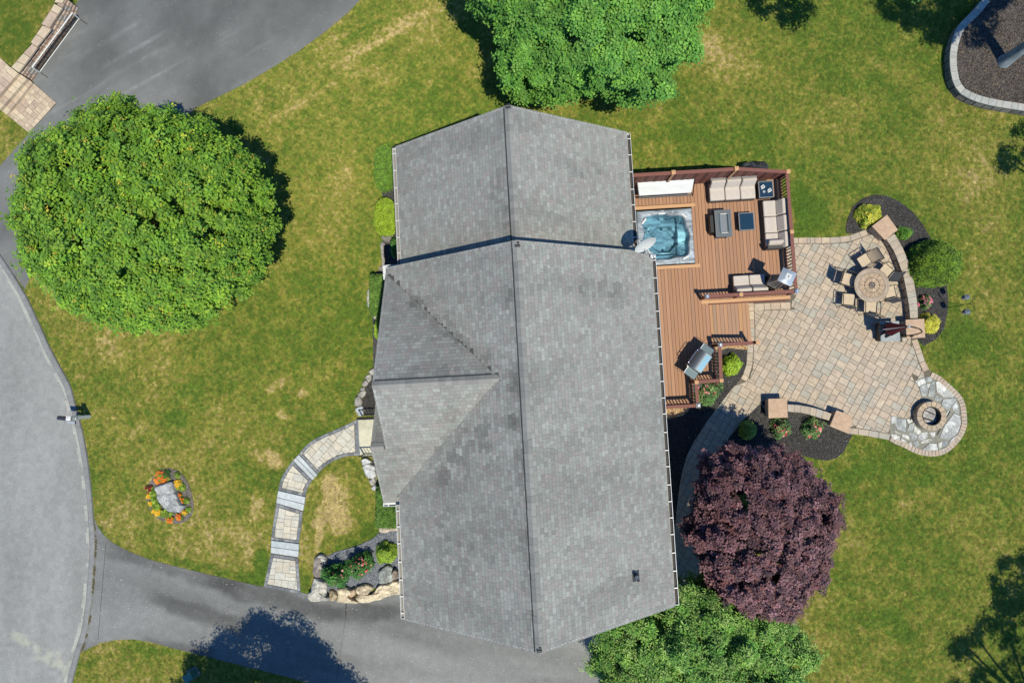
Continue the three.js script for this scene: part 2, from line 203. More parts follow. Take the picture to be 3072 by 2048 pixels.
// ---------------------------------------------------------------- lawn
const spots = [   // pixel, radii, turn, kind (1 straw, 0 lush), strength
  [1000, 1500, 50, 85, 0.2, 1, 1], [985, 1455, 30, 30, 0, 1, 0.9], [1010, 1560, 60, 40, 0.5, 1, 0.8], [955, 1610, 14, 60, 0.1, 1, 0.9], [950, 1570, 20, 20, 0, 1, 0.8], [770, 1535, 25, 35, 0.4, 1, 0.7], [745, 1660, 20, 40, 0.2, 1, 0.6],
  [835, 1150, 50, 22, -0.6, 1, 0.8], [905, 1178, 30, 22, -0.4, 1, 0.75], [850, 1245, 36, 18, 0.5, 1, 0.8], [955, 1250, 26, 24, 0, 1, 0.7], [800, 1370, 55, 30, 0.3, 1, 0.8], [825, 1380, 30, 20, 0.6, 1, 0.8], [980, 1120, 60, 30, -0.7, 1, 0.4], [770, 1500, 20, 30, 0, 1, 0.6],
  [1090, 150, 260, 10, -0.5, 1, 0.5], [960, 275, 120, 10, -0.5, 1, 0.4], [1010, 115, 150, 8, -0.5, 1, 0.5], [1160, 100, 180, 30, -0.5, 1, 0.5], [860, 335, 110, 26, -0.5, 1, 0.5], [1000, 520, 130, 180, 0.2, 1, 0.3], [900, 720, 120, 110, 0, 1, 0.25],
  [165, 850, 90, 40, 0.5, 1, 0.7], [300, 1030, 150, 60, 0.4, 1, 0.35], [900, 80, 200, 70, -0.5, 1, 0.3], [560, 1420, 150, 180, 0, 1, 0.22], [1020, 640, 60, 200, 0.1, 1, 0.3],
  [2180, 180, 200, 90, 0.3, 1, 0.45], [2130, 130, 50, 60, 0, 1, 0.5], [2520, 330, 160, 60, -0.3, 1, 0.35], [2900, 520, 140, 120, 0.3, 1, 0.45], [2960, 800, 80, 200, 0.1, 1, 0.3], [2750, 1500, 100, 30, -0.5, 1, 0.55], [2900, 1560, 90, 40, -0.4, 1, 0.5], [2620, 1930, 110, 50, 0, 1, 0.3], [2980, 1650, 100, 60, 0, 1, 0.4], [2420, 1890, 50, 70, 0.2, 1, 0.35], [2375, 655, 12, 40, 0, 1, 1], [2460, 1960, 60, 60, 0, 1, 0.2],
  [540, 1250, 34, 30, 0, 0, 0.9], [580, 1180, 60, 60, 0, 0, 0.4], [780, 1690, 26, 46, 0.2, 0, 1], [910, 1740, 18, 60, 0, 0, 0.8], [840, 1660, 14, 90, 0, 0, 0.5], [2430, 640, 60, 60, 0, 0, 0.9], [2400, 560, 24, 120, 0, 0, 0.9], [2200, 420, 260, 60, 0, 0, 0.35], [2620, 250, 90, 50, 0, 0, 0.5], [2750, 700, 120, 60, 0.8, 0, 0.35], [2920, 1020, 90, 60, 0.3, 0, 0.6], [2850, 1450, 120, 60, 0.2, 0, 0.45], [2650, 1420, 140, 40, 0.3, 0, 0.5], [2540, 1440, 60, 60, 0, 0, 0.6], [2700, 1900, 40, 30, 0, 0, 0.9], [2640, 1850, 60, 30, 0, 0, 0.6], [2870, 1180, 30, 90, -0.4, 0, 0.3], [650, 270, 160, 18, -0.5, 0, 0.7], [600, 1700, 260, 16, 0.25, 0, 0.6], [310, 1600, 90, 16, 0.9, 0, 0.8], [430, 1945, 130, 20, 0.1, 0, 0.7], [1100, 1620, 90, 40, -0.5, 0, 0.6], [1650, 390, 200, 40, 0.2, 0, 0.3], [60, 140, 70, 60, 0, 0, 0.6], [120, 980, 16, 60, -0.4, 0, 0.5],
].map(([x, y, a, b, t, k, s]) => { const w = W(x, y), c = Math.cos(t), n = Math.sin(t); return [w.x, w.z, a / 70, b / 70, c, n, k, s]; });
const turf = (r, g, b) => arr(base(r, g, b)).map((v) => v * 1.25), LUSH = turf(88, 112, 30), GREEN = turf(118, 126, 44), OLIVE = turf(144, 138, 62), STRAW = turf(186, 166, 112);
function lawnColor(x, z, fine) {
  const a = fbm(x * 0.11 + 3, z * 0.11, 3), b = fbm(x * 0.45 + 20, z * 0.45 - 7, 4), c = fbm(x * 2.1, z * 2.1 + 50, 3), d = fine ? fbm(x * 9, z * 9, 2) : vn(x * 9, z * 9);
  let dry = 0.36 + 0.5 * (a - 0.5) + 0.65 * (b - 0.5) + 0.6 * (c - 0.5) + 0.8 * (d - 0.5) - 0.1 * sstep(4, 13, x + 3 * (b - 0.5)), lush = 0;
  for (const [sx, sz, ra, rb_, ct, st, k, s] of spots) {
    const dx = x - sx, dz = z - sz; if (Math.abs(dx) > 4.5 || Math.abs(dz) > 4.5) continue;
    const u = (dx * ct + dz * st) / ra, v = (-dx * st + dz * ct) / rb_, q = u * u + v * v; if (q > 2.4) continue;
    const f = s * sstep(1.35, 0.35, Math.sqrt(q) + 0.9 * (c - 0.5) + 0.7 * (b - 0.5));
    if (k) dry += f * 0.62; else { dry -= f * 0.45; lush += f * 0.3; }
  }
  const t = clamp(dry), A = t < 0.33 ? LUSH : t < 0.66 ? GREEN : OLIVE, B = t < 0.33 ? GREEN : t < 0.66 ? OLIVE : STRAW, f = t < 0.33 ? t / 0.33 : t < 0.66 ? (t - 0.33) / 0.33 : (t - 0.66) / 0.34;
  const g = clamp(lush) * 0.3; return [mixn(A[0], B[0], f) * (1 - g), mixn(A[1], B[1], f) * (1 - g * 0.2), mixn(A[2], B[2], f) * (1 - g)];
}
const LX = -24, LZ = -19, LW = 48, LH = 34;
const lawnMap = tex(2048, 1450, (i, j) => { const x = LX + i / 2048 * LW, z = LZ + j / 1450 * LH, c = lawnColor(x, z, true), n = 0.6 + 0.6 * hash(i, j) + 0.5 * (vn(i / 2.3, j / 2.3) - 0.3); return c.map((v) => s8(v * n)); }, { srgb: true, wrap: THREE.MirroredRepeatWrapping });
{
  const g = new THREE.PlaneGeometry(320, 320).rotateX(-Math.PI / 2), p = g.attributes.position;
  for (let i = 0; i < p.count; i++) g.attributes.uv.setXY(i, (p.getX(i) - LX) / LW, (p.getZ(i) - LZ) / LH);
  structure('lawn', g, std(0xffffff, { map: lawnMap, bumpMap: G_SAND, bumpScale: 0.01, roughness: 1 }), 'mown lawn with green, olive and straw coloured patches', 'lawn');
}
const boxed = HARD.map((p) => ({ p, x0: Math.min(...p.map((q) => q[0])), x1: Math.max(...p.map((q) => q[0])), z0: Math.min(...p.map((q) => q[1])), z1: Math.max(...p.map((q) => q[1])) }));
const isHard = (x, z) => boxed.some((b) => x > b.x0 && x < b.x1 && z > b.z0 && z < b.z1 && inPoly(x, z, b.p));
function tuftGeo(n, len, w) {
  const P = []; for (let k = 0; k < n; k++) { const a = k / n * 6.283 + rr(-0.5, 0.5), l = len * rr(0.6, 1.1), tilt = rr(0.85, 1.4), ca = Math.cos(a), sa = Math.sin(a), ox = rr(-1, 1) * len * 0.35, oz = rr(-1, 1) * len * 0.35, ex = ox + ca * l * Math.sin(tilt), ez = oz + sa * l * Math.sin(tilt), ey = l * Math.cos(tilt) * 0.8 + 0.008; P.push(ox - sa * w, 0, oz + ca * w, ox + sa * w, 0, oz - ca * w, ex, ey, ez); }
  const g = new THREE.BufferGeometry(); g.setAttribute('position', new THREE.Float32BufferAttribute(P, 3)); return faceUp(g);
}
{
  const N = 300000, im = new THREE.InstancedMesh(tuftGeo(9, 0.055, 0.006), std(0xffffff, { roughness: 1 }), N), m = new THREE.Matrix4(), q = new THREE.Quaternion(), Y = V(0, 1, 0), col = new THREE.Color(); let k = 0;
  for (let t = 0; t < N * 2 && k < N; t++) {
    const x = rr(-23.6, 22.4), z = rr(-17.2, 14.2); if (isHard(x, z)) continue;
    const c = lawnColor(x, z, false), v = rr(0.6, 1.65), s = rr(0.7, 1.7); q.setFromAxisAngle(Y, rnd() * 6.28); m.compose(V(x, 0, z), q, V(s, s * rr(0.6, 1.2), s)); im.setMatrixAt(k, m);
    im.setColorAt(k, col.setRGB(c[0] * v * rr(0.94, 1.06), c[1] * v, c[2] * v * rr(0.85, 1.1))); k++;
  }
  im.count = k; im.name = 'grass'; im.userData = { kind: 'stuff', label: 'short mown grass blades all over the lawn', category: 'grass' }; im.castShadow = im.receiveShadow = true; scene.add(im);
}

// ---------------------------------------------------------------- road, kerb, drives
function asphalt(poly, y, w, h, fn, name, label, category, o = {}) {
  const xs = poly.map((p) => p[0]), zs = poly.map((p) => p[1]), x0 = Math.max(-24, Math.min(...xs)), x1 = Math.min(24, Math.max(...xs)), z0 = Math.max(-19, Math.min(...zs)), z1 = Math.min(15, Math.max(...zs));
  const t = tex(w, h, (i, j) => { const x = x0 + (i + 0.5) / w * (x1 - x0), z = z0 + (j + 0.5) / h * (z1 - z0); return fn(x, z, i, j).map((v) => clamp(v, 0, 255)); }, { srgb: true, wrap: THREE.MirroredRepeatWrapping });
  return structure(name, sheet(poly, y, [x0, z0], [x1 - x0, z1 - z0]), std(new THREE.Color(1, 1, 1).multiplyScalar(1 / LIT), { map: t, bumpMap: G_SAND, bumpScale: 0.004, roughness: 0.95, ...o }), label, category);
}
const along = (x, z, ax, az) => x * ax + z * az;
asphalt(roadPoly, 0.012, 640, 2000, (x, z, i, j) => { const n = fbm(x * 0.5, z * 0.22, 3), m = fbm(x * 5, z * 5, 3), tr = fbm(x * 1.6 + 9, z * 0.25, 3), v = 160 + 26 * (n - 0.5) + 22 * (m - 0.5) + 16 * (tr - 0.5) + 40 * (hash(i, j) - 0.5) + (hash(i >> 1, j >> 1) > 0.985 ? 24 : 0), w = W(440, 0).x, st = 22 * sstep(0.5, 0.0, Math.abs(z - 11.9 - 0.55 * (x + 20.5)) + 1.1 * (fbm(x * 4, z * 4) - 0.42)) * sstep(-22.6, -21.8, x) * sstep(-18.2, -19, x); return [v + 1 + st, v + 1 + st, v - 1 + st * 0.5]; }, 'road', 'pale grey worn asphalt street', 'road');
const DARK = [[[340, 1650], [700, 1765], 0.55, 34], [[640, 1745], [1010, 1840], 0.6, 32], [[470, 1790], [720, 1880], 0.5, 30], [[430, 1930], [640, 1962], 0.4, 26], [[1000, 1840], [1200, 1830], 0.5, 26]].map(([a, b, w, k]) => [W(...a), W(...b), w, k]);
asphalt(drivePoly, 0.02, 2000, 760, (x, z, i, j) => {
  const u = along(x, z, 0.97, 0.24), v0 = along(x, z, -0.24, 0.97), n = fbm(u * 0.16, v0 * 0.8, 4), m = fbm(x * 4.5, z * 4.5, 3), tr = fbm(u * 0.1 + 5, v0 * 0.55 + 2, 2);
  let v = 138 + 62 * (n - 0.5) + 50 * (tr - 0.5) + 16 * (m - 0.5) + 38 * (hash(i, j) - 0.5) + (hash(i >> 1, j >> 1) > 0.996 ? 60 : 0);
  const line = (ax, az, bx2, bz, w) => { const dx = bx2 - ax, dz = bz - az, L = Math.hypot(dx, dz), t = ((x - ax) * dx + (z - az) * dz) / (L * L), d = Math.abs((x - ax) * dz - (z - az) * dx) / L; return sstep(1, 0.2, d / w + 0.8 * (fbm(x * 1.3, z * 1.3, 3) - 0.5)) * sstep(-0.15, 0.12, t) * sstep(1.15, 0.88, t); };
  for (const [a0, b0, w0, k0] of DARK) v -= k0 * line(a0.x, a0.z, b0.x, b0.z, w0);
  return [v, v, v - 1]; }, 'driveway', 'grey asphalt driveway running from the street to the house end', 'driveway');
asphalt(neighbourDrive, 0.016, 1500, 1250, (x, z, i, j) => {
  const u = along(x, z, 0.6, -0.8), v0 = along(x, z, 0.8, 0.6), n = fbm(u * 0.3, v0 * 0.55, 4), m = fbm(x * 0.35, z * 0.35, 3), f = fbm(x * 4, z * 4, 3), sc = fbm(along(x, z, 0.86, -0.5) * 0.25, along(x, z, 0.5, 0.86) * 3.2, 3);
  let v = 120 + 46 * (n - 0.5) + 34 * (m - 0.5) + 10 * (f - 0.5) + 20 * (hash(i, j) - 0.5) + 22 * sstep(0.5, 0.85, sc) * sstep(0.42, 0.7, m) * (0.4 + fbm(x * 6, z * 6, 2)) + (hash(i >> 1, j >> 1) > 0.9985 ? 70 : 0);
  v -= 4; return [v, v + 1, v]; }, 'neighbour_driveway', 'dark sealed asphalt driveway beside the round maple', 'driveway');
{ // low asphalt kerb (berm) with a rounded top
  const a = plan(KERB_OUT), b = plan(KERB_IN), P = [], U = [], prof = [[0, 0], [0.08, 0.07], [0.3, 0.1], [0.7, 0.1], [0.92, 0.06], [1, 0]];
  const A = curve2(a, 160, false), B = curve2(b, 160, false);
  for (let i = 0; i < A.length - 1; i++) for (let k = 0; k < prof.length - 1; k++) {
    const p = (q, t) => [mixn(A[q][0], B[q][0], prof[t][0]), prof[t][1] * (A[q][1] > 6.4 && A[q][1] < 11.4 ? 0.4 : 1) + 0.013, mixn(A[q][1], B[q][1], prof[t][0])], q = [p(i, k), p(i + 1, k), p(i + 1, k + 1), p(i, k + 1)];
    for (const t of [0, 1, 2, 0, 2, 3]) { P.push(...q[t]); U.push(q[t][0], q[t][2]); }
  }
  const g = new THREE.BufferGeometry(); g.setAttribute('position', new THREE.Float32BufferAttribute(P, 3)); g.setAttribute('uv', new THREE.Float32BufferAttribute(U, 2)); faceUp(g);
  structure('kerb', g, stone(150, 150, 150), 'low grey asphalt kerb along the lawn edge', 'kerb');
  const sand = [0.05, 0.11, 0.17].flatMap((w) => courseOf(plan(KERB_IN), w, () => rr(0.12, 0.7), 1, 0.002).filter(() => rnd() > 0.45).map((q) => slab(inset(q, rr(0.0, 0.02)), 0.012, 0.0165 + w * 0.004 + rr(0, 0.0006)))).filter((g2) => g2.attributes.position.count);
  structure('gutter_grit', mg(sand), stone(184, 184, 176), 'pale strip of grit washed against the kerb', 'grit').userData.kind = 'stuff';
  // weeds in the crack behind the kerb at the drive
  const im = new THREE.InstancedMesh(tuftGeo(9, 0.07, 0.008), std(0xffffff, { roughness: 1 }), 500), m = new THREE.Matrix4(), q = new THREE.Quaternion(), col = new THREE.Color();
  const path = new THREE.CatmullRomCurve3(a.slice(12, 18).map(([x, z]) => V(x + 0.02, 0.02, z)));
  for (let i = 0; i < 500; i++) { const t = rnd(), p = path.getPointAt(t); q.setFromAxisAngle(V(0, 1, 0), rnd() * 6); const s = fbm(t * 30, 3, 2) > 0.5 ? rr(0.5, 1.0) : 0.2; m.compose(V(p.x + rr(-0.04, 0.04), p.y, p.z), q, V(s, s, s)); im.setMatrixAt(i, m); im.setColorAt(i, col.copy(base(138, 126, 78)).multiplyScalar(rr(0.5, 1.1))); }
  im.name = 'weeds'; im.userData = { kind: 'stuff', label: 'dry weeds in the crack between kerb and driveway', category: 'weeds' }; im.castShadow = true; scene.add(im);
}
{ // crack sealing and joint lines at the drive, as thin tarred strips
  const j1 = courseOf(plan([[318, 1630], [316, 1680], [311, 1730], [306, 1790], [300, 1850], [294, 1920]]), 0.016, () => 9, 1, 0.001), j2 = courseOf(plan([[1040, 1808], [1037, 1830], [1039, 1845]]), 0.05, () => 9, 1, 0.002), j3 = courseOf(plan([[1038, 1845], [1034, 1890], [1020, 1960], [1010, 2040]]), 0.012, () => 9, 1, 0.001);
  structure('driveway_joint', mg([...j1, ...j2, ...j3].map((q) => slab(q, 0.02, 0.024))), std(base(70, 64, 58), { roughness: 1 }), 'dark cracks and joint across the asphalt driveway', 'joint').userData.kind = 'structure';
}

// ---------------------------------------------------------------- beds
const bed = (poly, y, label, mat = M.mulch, name = 'mulch_bed') => structure(name, slab(poly, -0.05, y), mat, label, 'bed');
bed(bedNE, 0.035, 'black mulch bed curving behind the seat wall of the patio'); bed(bedDeck, 0.03, 'black mulch bed between deck rail and paved path'); bed(bedSouth, 0.036, 'black mulch bed in front of the low curved wall');
bed(bedOval, 0.035, 'oval mulch bed around the grey boulder in the lawn', std(new THREE.Color(1.5, 1.38, 1.26), { map: C_MULCH, bumpMap: B_MULCH, bumpScale: 0.02, roughness: 1 })); bed(bedFront, 0.034, 'mulch bed behind flat stones by the entry railing'); bed(bedFront2, 0.031, 'mulch bed behind the white ledge stones'); bed(bedWest, 0.033, 'mulch bed under the hedge below the eaves'); bed(bedWest2, 0.038, 'mulch bed under the clipped shrubs');
const C_GRAV = tex(512, 512, (i, j) => { const v = 128 + 120 * (vn(i / 3.4, j / 3.4) - 0.5) + 60 * (hash(i, j) - 0.5); return [v - 4, v, v + 10].map((x) => clamp(x, 20, 250)); }, { srgb: true, repeat: [1 / 3, 1 / 3] });
bed(bedGravel, 0.045, 'blue grey crushed stone bed around the roses', std(new THREE.Color(0.6, 0.6, 0.6), { map: C_GRAV, roughness: 1 }), 'gravel_bed');
function scatter(name, label, polys, n, y, geo, colors, s0, s1, category, flat = true) {
  const bb = polys.map((p) => [Math.min(...p.map((q) => q[0])), Math.max(...p.map((q) => q[0])), Math.min(...p.map((q) => q[1])), Math.max(...p.map((q) => q[1]))]), A = bb.map((b) => (b[1] - b[0]) * (b[3] - b[2])), tot = A.reduce((a, b) => a + b);
  const im = new THREE.InstancedMesh(geo, std(0xffffff, { roughness: 0.95 }), n), m = new THREE.Matrix4(), q = new THREE.Quaternion(), col = new THREE.Color(); let k = 0;
  for (let t = 0; t < n * 6 && k < n; t++) {
    let r = rnd() * tot, i = 0; while (r > A[i] && i < A.length - 1) r -= A[i++]; const b = bb[i], x = rr(b[0], b[1]), z = rr(b[2], b[3]); if (!inPoly(x, z, polys[i])) continue;
    q.setFromEuler(new THREE.Euler(flat ? rr(-0.4, 0.4) : rnd() * 6, rnd() * 6.28, flat ? rr(-0.4, 0.4) : rnd() * 6)); const s = rr(s0, s1); m.compose(V(x, (Array.isArray(y) ? y[i] : y), z), q, V(s, s, s)); im.setMatrixAt(k, m); im.setColorAt(k++, col.copy(pick(colors)).multiplyScalar(rr(0.75, 1.2)));
  }
  im.count = k; im.name = name; im.userData = { kind: 'stuff', label, category }; im.castShadow = im.receiveShadow = true; scene.add(im); return im;
}
const chip = new THREE.BoxGeometry(1, 0.25, 0.35), pebble = new THREE.IcosahedronGeometry(0.5, 0).scale(1, 0.6, 0.75);
scatter('mulch_chips', 'loose dark bark chips lying on the mulch beds', [bedNE, bedDeck, bedSouth, bedFront], 26000, [0.042, 0.037, 0.043, 0.04], chip, [base(52, 50, 50), base(70, 66, 64), base(40, 38, 40), base(96, 90, 84)], 0.02, 0.06, 'mulch');
scatter('gravel_stones', 'loose blue grey crushed stones in the rose bed', [bedGravel], 9000, 0.05, pebble, [base(128, 136, 150), base(150, 156, 168), base(100, 106, 120), base(176, 178, 182)], 0.02, 0.05, 'gravel', false);
scatter('pebbles', 'tan river pebbles beside the deck posts', [pebbles1, pebbles2], 1700, 0.055, pebble, [base(232, 200, 150), base(206, 160, 104), base(240, 226, 200), base(176, 128, 80), base(222, 180, 120)], 0.04, 0.085, 'pebbles', false);
scatter('fallen_petals', 'white petals scattered on the asphalt drives and mulch', [drivePoly, bedNE, bedDeck, bedSouth], 380, [0.03, 0.05, 0.045, 0.05], chip, [base(236, 236, 232), base(220, 216, 200)], 0.02, 0.045, 'petals');
// ---------------------------------------------------------------- paved areas
const PAVE = [[207, 189, 167], [204, 186, 165], [211, 190, 167], [199, 185, 167], [193, 185, 169], [213, 194, 171], [205, 185, 164], [209, 188, 164], [198, 181, 162], [190, 182, 167], [207, 189, 168], [204, 186, 166]].map((c) => stone(...c));
const PALE = [[226, 220, 206], [216, 212, 200], [232, 222, 202], [220, 210, 192]].map((c) => stone(...c));
const GREYP = [[150, 154, 158], [134, 138, 144], [164, 166, 168], [120, 124, 130]].map((c) => stone(...c));
const BUFF = [[222, 200, 172], [214, 190, 166], [206, 182, 160], [228, 208, 178]].map((c) => stone(...c));
function ashlar(region, unit, turn, org, sizes, gap = 0.007) {   // random-rectangle laying, cut to the region; returns plan polygons
  const c = Math.cos(turn), s = Math.sin(turn), xs = [], ys = [], loc = region.map(([x, z]) => { const dx = x - org[0], dz = z - org[1], p = [(dx * c + dz * s) / unit, (-dx * s + dz * c) / unit]; xs.push(p[0]); ys.push(p[1]); return p; });
  const x0 = Math.floor(Math.min(...xs)) - 3, x1 = Math.ceil(Math.max(...xs)) + 1, y0 = Math.floor(Math.min(...ys)) - 3, y1 = Math.ceil(Math.max(...ys)) + 1, used = new Set(), key = (a, b) => a * 10007 + b, out = [];
  for (let j = y0; j < y1; j++) for (let i = x0; i < x1; i++) {
    if (used.has(key(i, j))) continue;
    let run = 0; while (run < 6 && !used.has(key(i + run, j))) run++;
    let w = run <= 3 ? run : pick([2, 3, 3, 2]); if (run > 3 && run - w === 1) w = w === 2 ? 3 : 2; if (run - w === 1) w = 2;
    const hs = w === 3 ? [2, 2, 2, 1, 2] : w === 2 ? [3, 3, 2, 2, 1, 2] : [2, 1]; let h = pick(hs); void sizes;
    for (let b = 0; b < h; b++) for (let q = 0; q < w; q++) used.add(key(i + q, j + b));
    const q = clipTo(loc, [[i, j], [i + w, j], [i + w, j + h], [i, j + h]]);
    if (q.length > 2 && Math.abs(area2(q)) > 0.1) { const m = q.map(([u, v]) => [u * unit, v * unit]), mc = m.reduce((a, b) => [a[0] + b[0] / m.length, a[1] + b[1] / m.length], [0, 0]); let p = inset(m, gap); if (p.length < 3 || Math.abs(area2(p)) < 0.6 * Math.abs(area2(m))) p = m.map(([u, v]) => [mc[0] + (u - mc[0]) * 0.94, mc[1] + (v - mc[1]) * 0.94]); if (p.length > 2) out.push(p.map(([u, v]) => [org[0] + u * c - v * s, org[1] + u * s + v * c])); }
  }
  return out;
}
function layPieces(parent, name, polys, y0, y1, mats, most = 300, jig = 0.004) {   // largest ones as parts of their own, the rest joined
  polys.sort((a, b) => Math.abs(area2(b)) - Math.abs(area2(a))); const rest = mats.map(() => []);
  polys.forEach((p, k) => { const y = y1 + rr(-jig, jig), mi = Math.floor(rnd() * mats.length), g = slab(p, y0, y, 0.006, k * 0.37); if (k < most) part(parent, name, g, mats[mi]); else rest[mi].push(g); });
  const all = rest.flatMap((l, i) => l.map((g) => colored(g, arr(mats[i].color)))); if (!all.length) return;
  const v = mats[0].clone(); v.color.set(0xffffff); v.vertexColors = true; part(parent, name + '_field', mg(all, true), v, true);
}
const patio = structure('patio', null, null, 'paver patio in tan and grey ashlar with winding path', 'patio');
part(patio, 'bedding', slab(patioPoly, -0.03, 0.022), M.joint);
const edgeN = plan([[2356, 712], ...c5([[563, 478], [740, 475], [900, 475], [1000, 470], [1080, 460], [1170, 430], [1250, 400]])], 0.05);
const edgeW = plan([[2243, 905], [2246, 972], [2246, 1015], [2243, 1037], [2241, 1070], [2237, 1107], [2223, 1135]], 0.05);
const edgeD = plan([[2372, 906], [2330, 907], [2290, 909], [2250, 911]], 0.05);
const edgeS = plan(c6([[660, 1090], [820, 1105], [940, 1125], [1080, 1150], [1215, 1175]]), 0.05);
const edgeE = plan(c5([[1735, 1430], [1780, 1560]]).concat(c6([[1700, 100], [1760, 215]])), 0.05);
const bricksP = plan(c6([[1800, 250], [1900, 300], [2010, 390], [2120, 490], [2200, 580], [2250, 690], [2270, 830], [2275, 960], [2240, 1080], [2180, 1180], [2090, 1280], [1980, 1360], [1850, 1395], [1700, 1390], [1560, 1350], [1400, 1270], [1280, 1220], [1218, 1178]]), 0.05);
const longs = () => pick([0.42, 0.28, 0.28, 0.42, 0.14, 0.2, 0.36]);
const borders = [...courseOf(edgeN, 0.26, longs, 1), ...courseOf(edgeW, 0.26, longs, -1), ...courseOf(edgeD, 0.3, longs, -1), ...courseOf(edgeS, 0.26, longs, -1), ...courseOf(edgeE, 0.26, longs, 1)];
const bricks = courseOf(bricksP, 0.24, () => 0.155, 1, 0.006);
const pitFloor = plan(c6([[1230, 830], [1330, 860], [1440, 880], [1510, 870], [1560, 700], [1660, 590], [1610, 470], [1555, 370], [1700, 320], [1800, 300], [1880, 345], [2000, 430], [2110, 545], [2170, 640], [2200, 760], [2210, 900], [2190, 1030], [2130, 1140], [2050, 1230], [1940, 1300], [1820, 1330], [1690, 1325], [1560, 1285], [1400, 1210], [1290, 1165], [1230, 1120]]), 0.05);
const shift = (path, w, side) => { const P = curve2(path, 24, false); return P.map((p, k) => { const u = P[Math.max(0, k - 1)], v = P[Math.min(P.length - 1, k + 1)], d = Math.hypot(v[0] - u[0], v[1] - u[1]); return [p[0] - (v[1] - u[1]) / d * w * side, p[1] + (v[0] - u[0]) / d * w * side]; }); };
const k0 = patioPx.findIndex((p) => Math.abs(p[0] - 2656) < 0.1), k1 = k0 + 8;
const sEnd = patioPx.findIndex((p) => Math.abs(p[0] - 2233) < 0.1), wEnd = patioPx.findIndex((p) => Math.abs(p[0] - 2223) < 0.1);
const fieldPoly = [...shift(edgeN, 0.27, 1), ...plan(patioPx.slice(k0, k1), 0.05), ...shift(edgeE, 0.27, 1), ...plan(c6([[1700, 320], [1555, 370], [1610, 470], [1660, 590], [1560, 700], [1510, 870], [1440, 880], [1330, 860], [1230, 830], [1230, 1105]]), 0.05), ...shift(edgeS, 0.27, -1).reverse(), ...plan([...c6([[560, 1040]]), ...c7([[1830, 540], [1730, 505], [1600, 470], [1480, 448], [1390, 440], [1300, 420], [1160, 430], [1115, 370]])], 0.05), ...plan(patioPx.slice(sEnd, wEnd), 0.05), ...shift(edgeW, 0.27, -1).reverse(), ...shift(edgeD, 0.31, -1).slice(0, -2).reverse(), ...plan([[2380, 880], [2356, 860]], 0.05)];
const field = ashlar(fieldPoly, 0.142, 0.515, W(2500, 1000, 0.05).toArray().filter((_, i) => i !== 1), []);
layPieces(patio, 'paver', field, 0.0, 0.052, PAVE, 300);
for (const q of borders) part(patio, 'border_paver', slab(q, 0, 0.054 + rr(-0.003, 0.003), 0.006, rnd() * 3), pick(BUFF.concat(PAVE.slice(0, 5))));
for (const q of bricks) part(patio, 'edging_brick', slab(q, 0, 0.058 + rr(-0.004, 0.006), 0.008, rnd() * 3), pick([PAVE[0], PAVE[1], BUFF[2], PAVE[8]]));

// flagstones round the fire pit
const FLAG = [[222, 220, 212], [202, 202, 198], [184, 187, 184], [172, 176, 172], [206, 203, 192], [152, 156, 156]].map((c) => stone(...c, { map: C_ROCK, bumpMap: B_ROCK, bumpScale: 0.02 }));
const flags = [[[1560, 370], [1700, 330], [1720, 400], [1620, 450], 0], [[1700, 325], [1780, 310], [1815, 350], [1800, 380], [1720, 395], 3], [[1725, 410], [1780, 400], [1770, 460], [1735, 470], 0], [[1620, 452], [1710, 410], [1745, 500], [1730, 580], [1660, 580], 2], [[1845, 380], [1900, 380], [2000, 470], [2100, 570], [2080, 600], [1950, 600], [1860, 520], 0], [[1780, 405], [1838, 370], [1840, 450], [1830, 610], [1740, 580], [1760, 480], 3], [[1840, 560], [1940, 610], [1900, 660], [1830, 630], 2], [[1950, 620], [2110, 600], [2130, 640], [2060, 720], [2020, 770], [1950, 740], [1920, 680], 2], [[2130, 640], [2160, 720], [2170, 840], [2080, 770], [2070, 720], 1],
  [[2050, 790], [2180, 850], [2190, 960], [2150, 1080], [2040, 1170], [1900, 1150], [1870, 1110], [1960, 990], [2010, 870], 1], [[1240, 840], [1320, 862], [1310, 940], [1240, 960], 1], [[1320, 880], [1440, 890], [1450, 970], [1440, 1080], [1330, 1030], [1290, 960], 2], [[1450, 890], [1500, 880], [1540, 920], [1480, 960], 0], [[1490, 960], [1560, 930], [1560, 1000], [1530, 1060], [1450, 1050], 3], [[1560, 980], [1640, 1040], [1650, 1070], [1610, 1105], [1540, 1060], 0], [[1280, 1030], [1380, 1080], [1370, 1110], [1290, 1080], 4], [[1235, 1090], [1300, 1095], [1365, 1130], [1355, 1200], [1290, 1170], [1240, 1130], 0], [[1390, 1090], [1480, 1110], [1500, 1170], [1440, 1160], [1390, 1130], 0], [[1370, 1140], [1440, 1180], [1445, 1215], [1365, 1195], 1], [[1470, 1080], [1550, 1070], [1600, 1110], [1590, 1160], [1540, 1190], [1500, 1140], 2],
  [[1610, 1110], [1660, 1070], [1740, 1060], [1740, 1130], [1690, 1190], [1610, 1170], 1], [[1750, 1070], [1850, 1060], [1830, 1150], [1800, 1140], 1], [[1480, 1200], [1520, 1200], [1525, 1260], [1490, 1260], 0], [[1540, 1200], [1600, 1180], [1630, 1240], [1570, 1280], 2], [[1660, 1310], [1760, 1220], [1860, 1220], [1880, 1310], [1750, 1325], 1], [[1640, 1200], [1750, 1150], [1850, 1160], [1860, 1200], [1760, 1210], [1670, 1280], 4], [[1950, 1190], [2000, 1180], [2020, 1230], [1980, 1270], [1930, 1260], 5], [[1870, 1210], [1940, 1190], [1930, 1270], [1890, 1320], 4], [[2040, 1180], [2150, 1090], [2120, 1180], [2050, 1260], [2020, 1220], 1], [[1880, 1320], [1980, 1280], [2050, 1270], [1960, 1318], 1], [[2010, 770], [2060, 780], [2010, 860], [1960, 980], [1940, 900], [1985, 820], 4]];
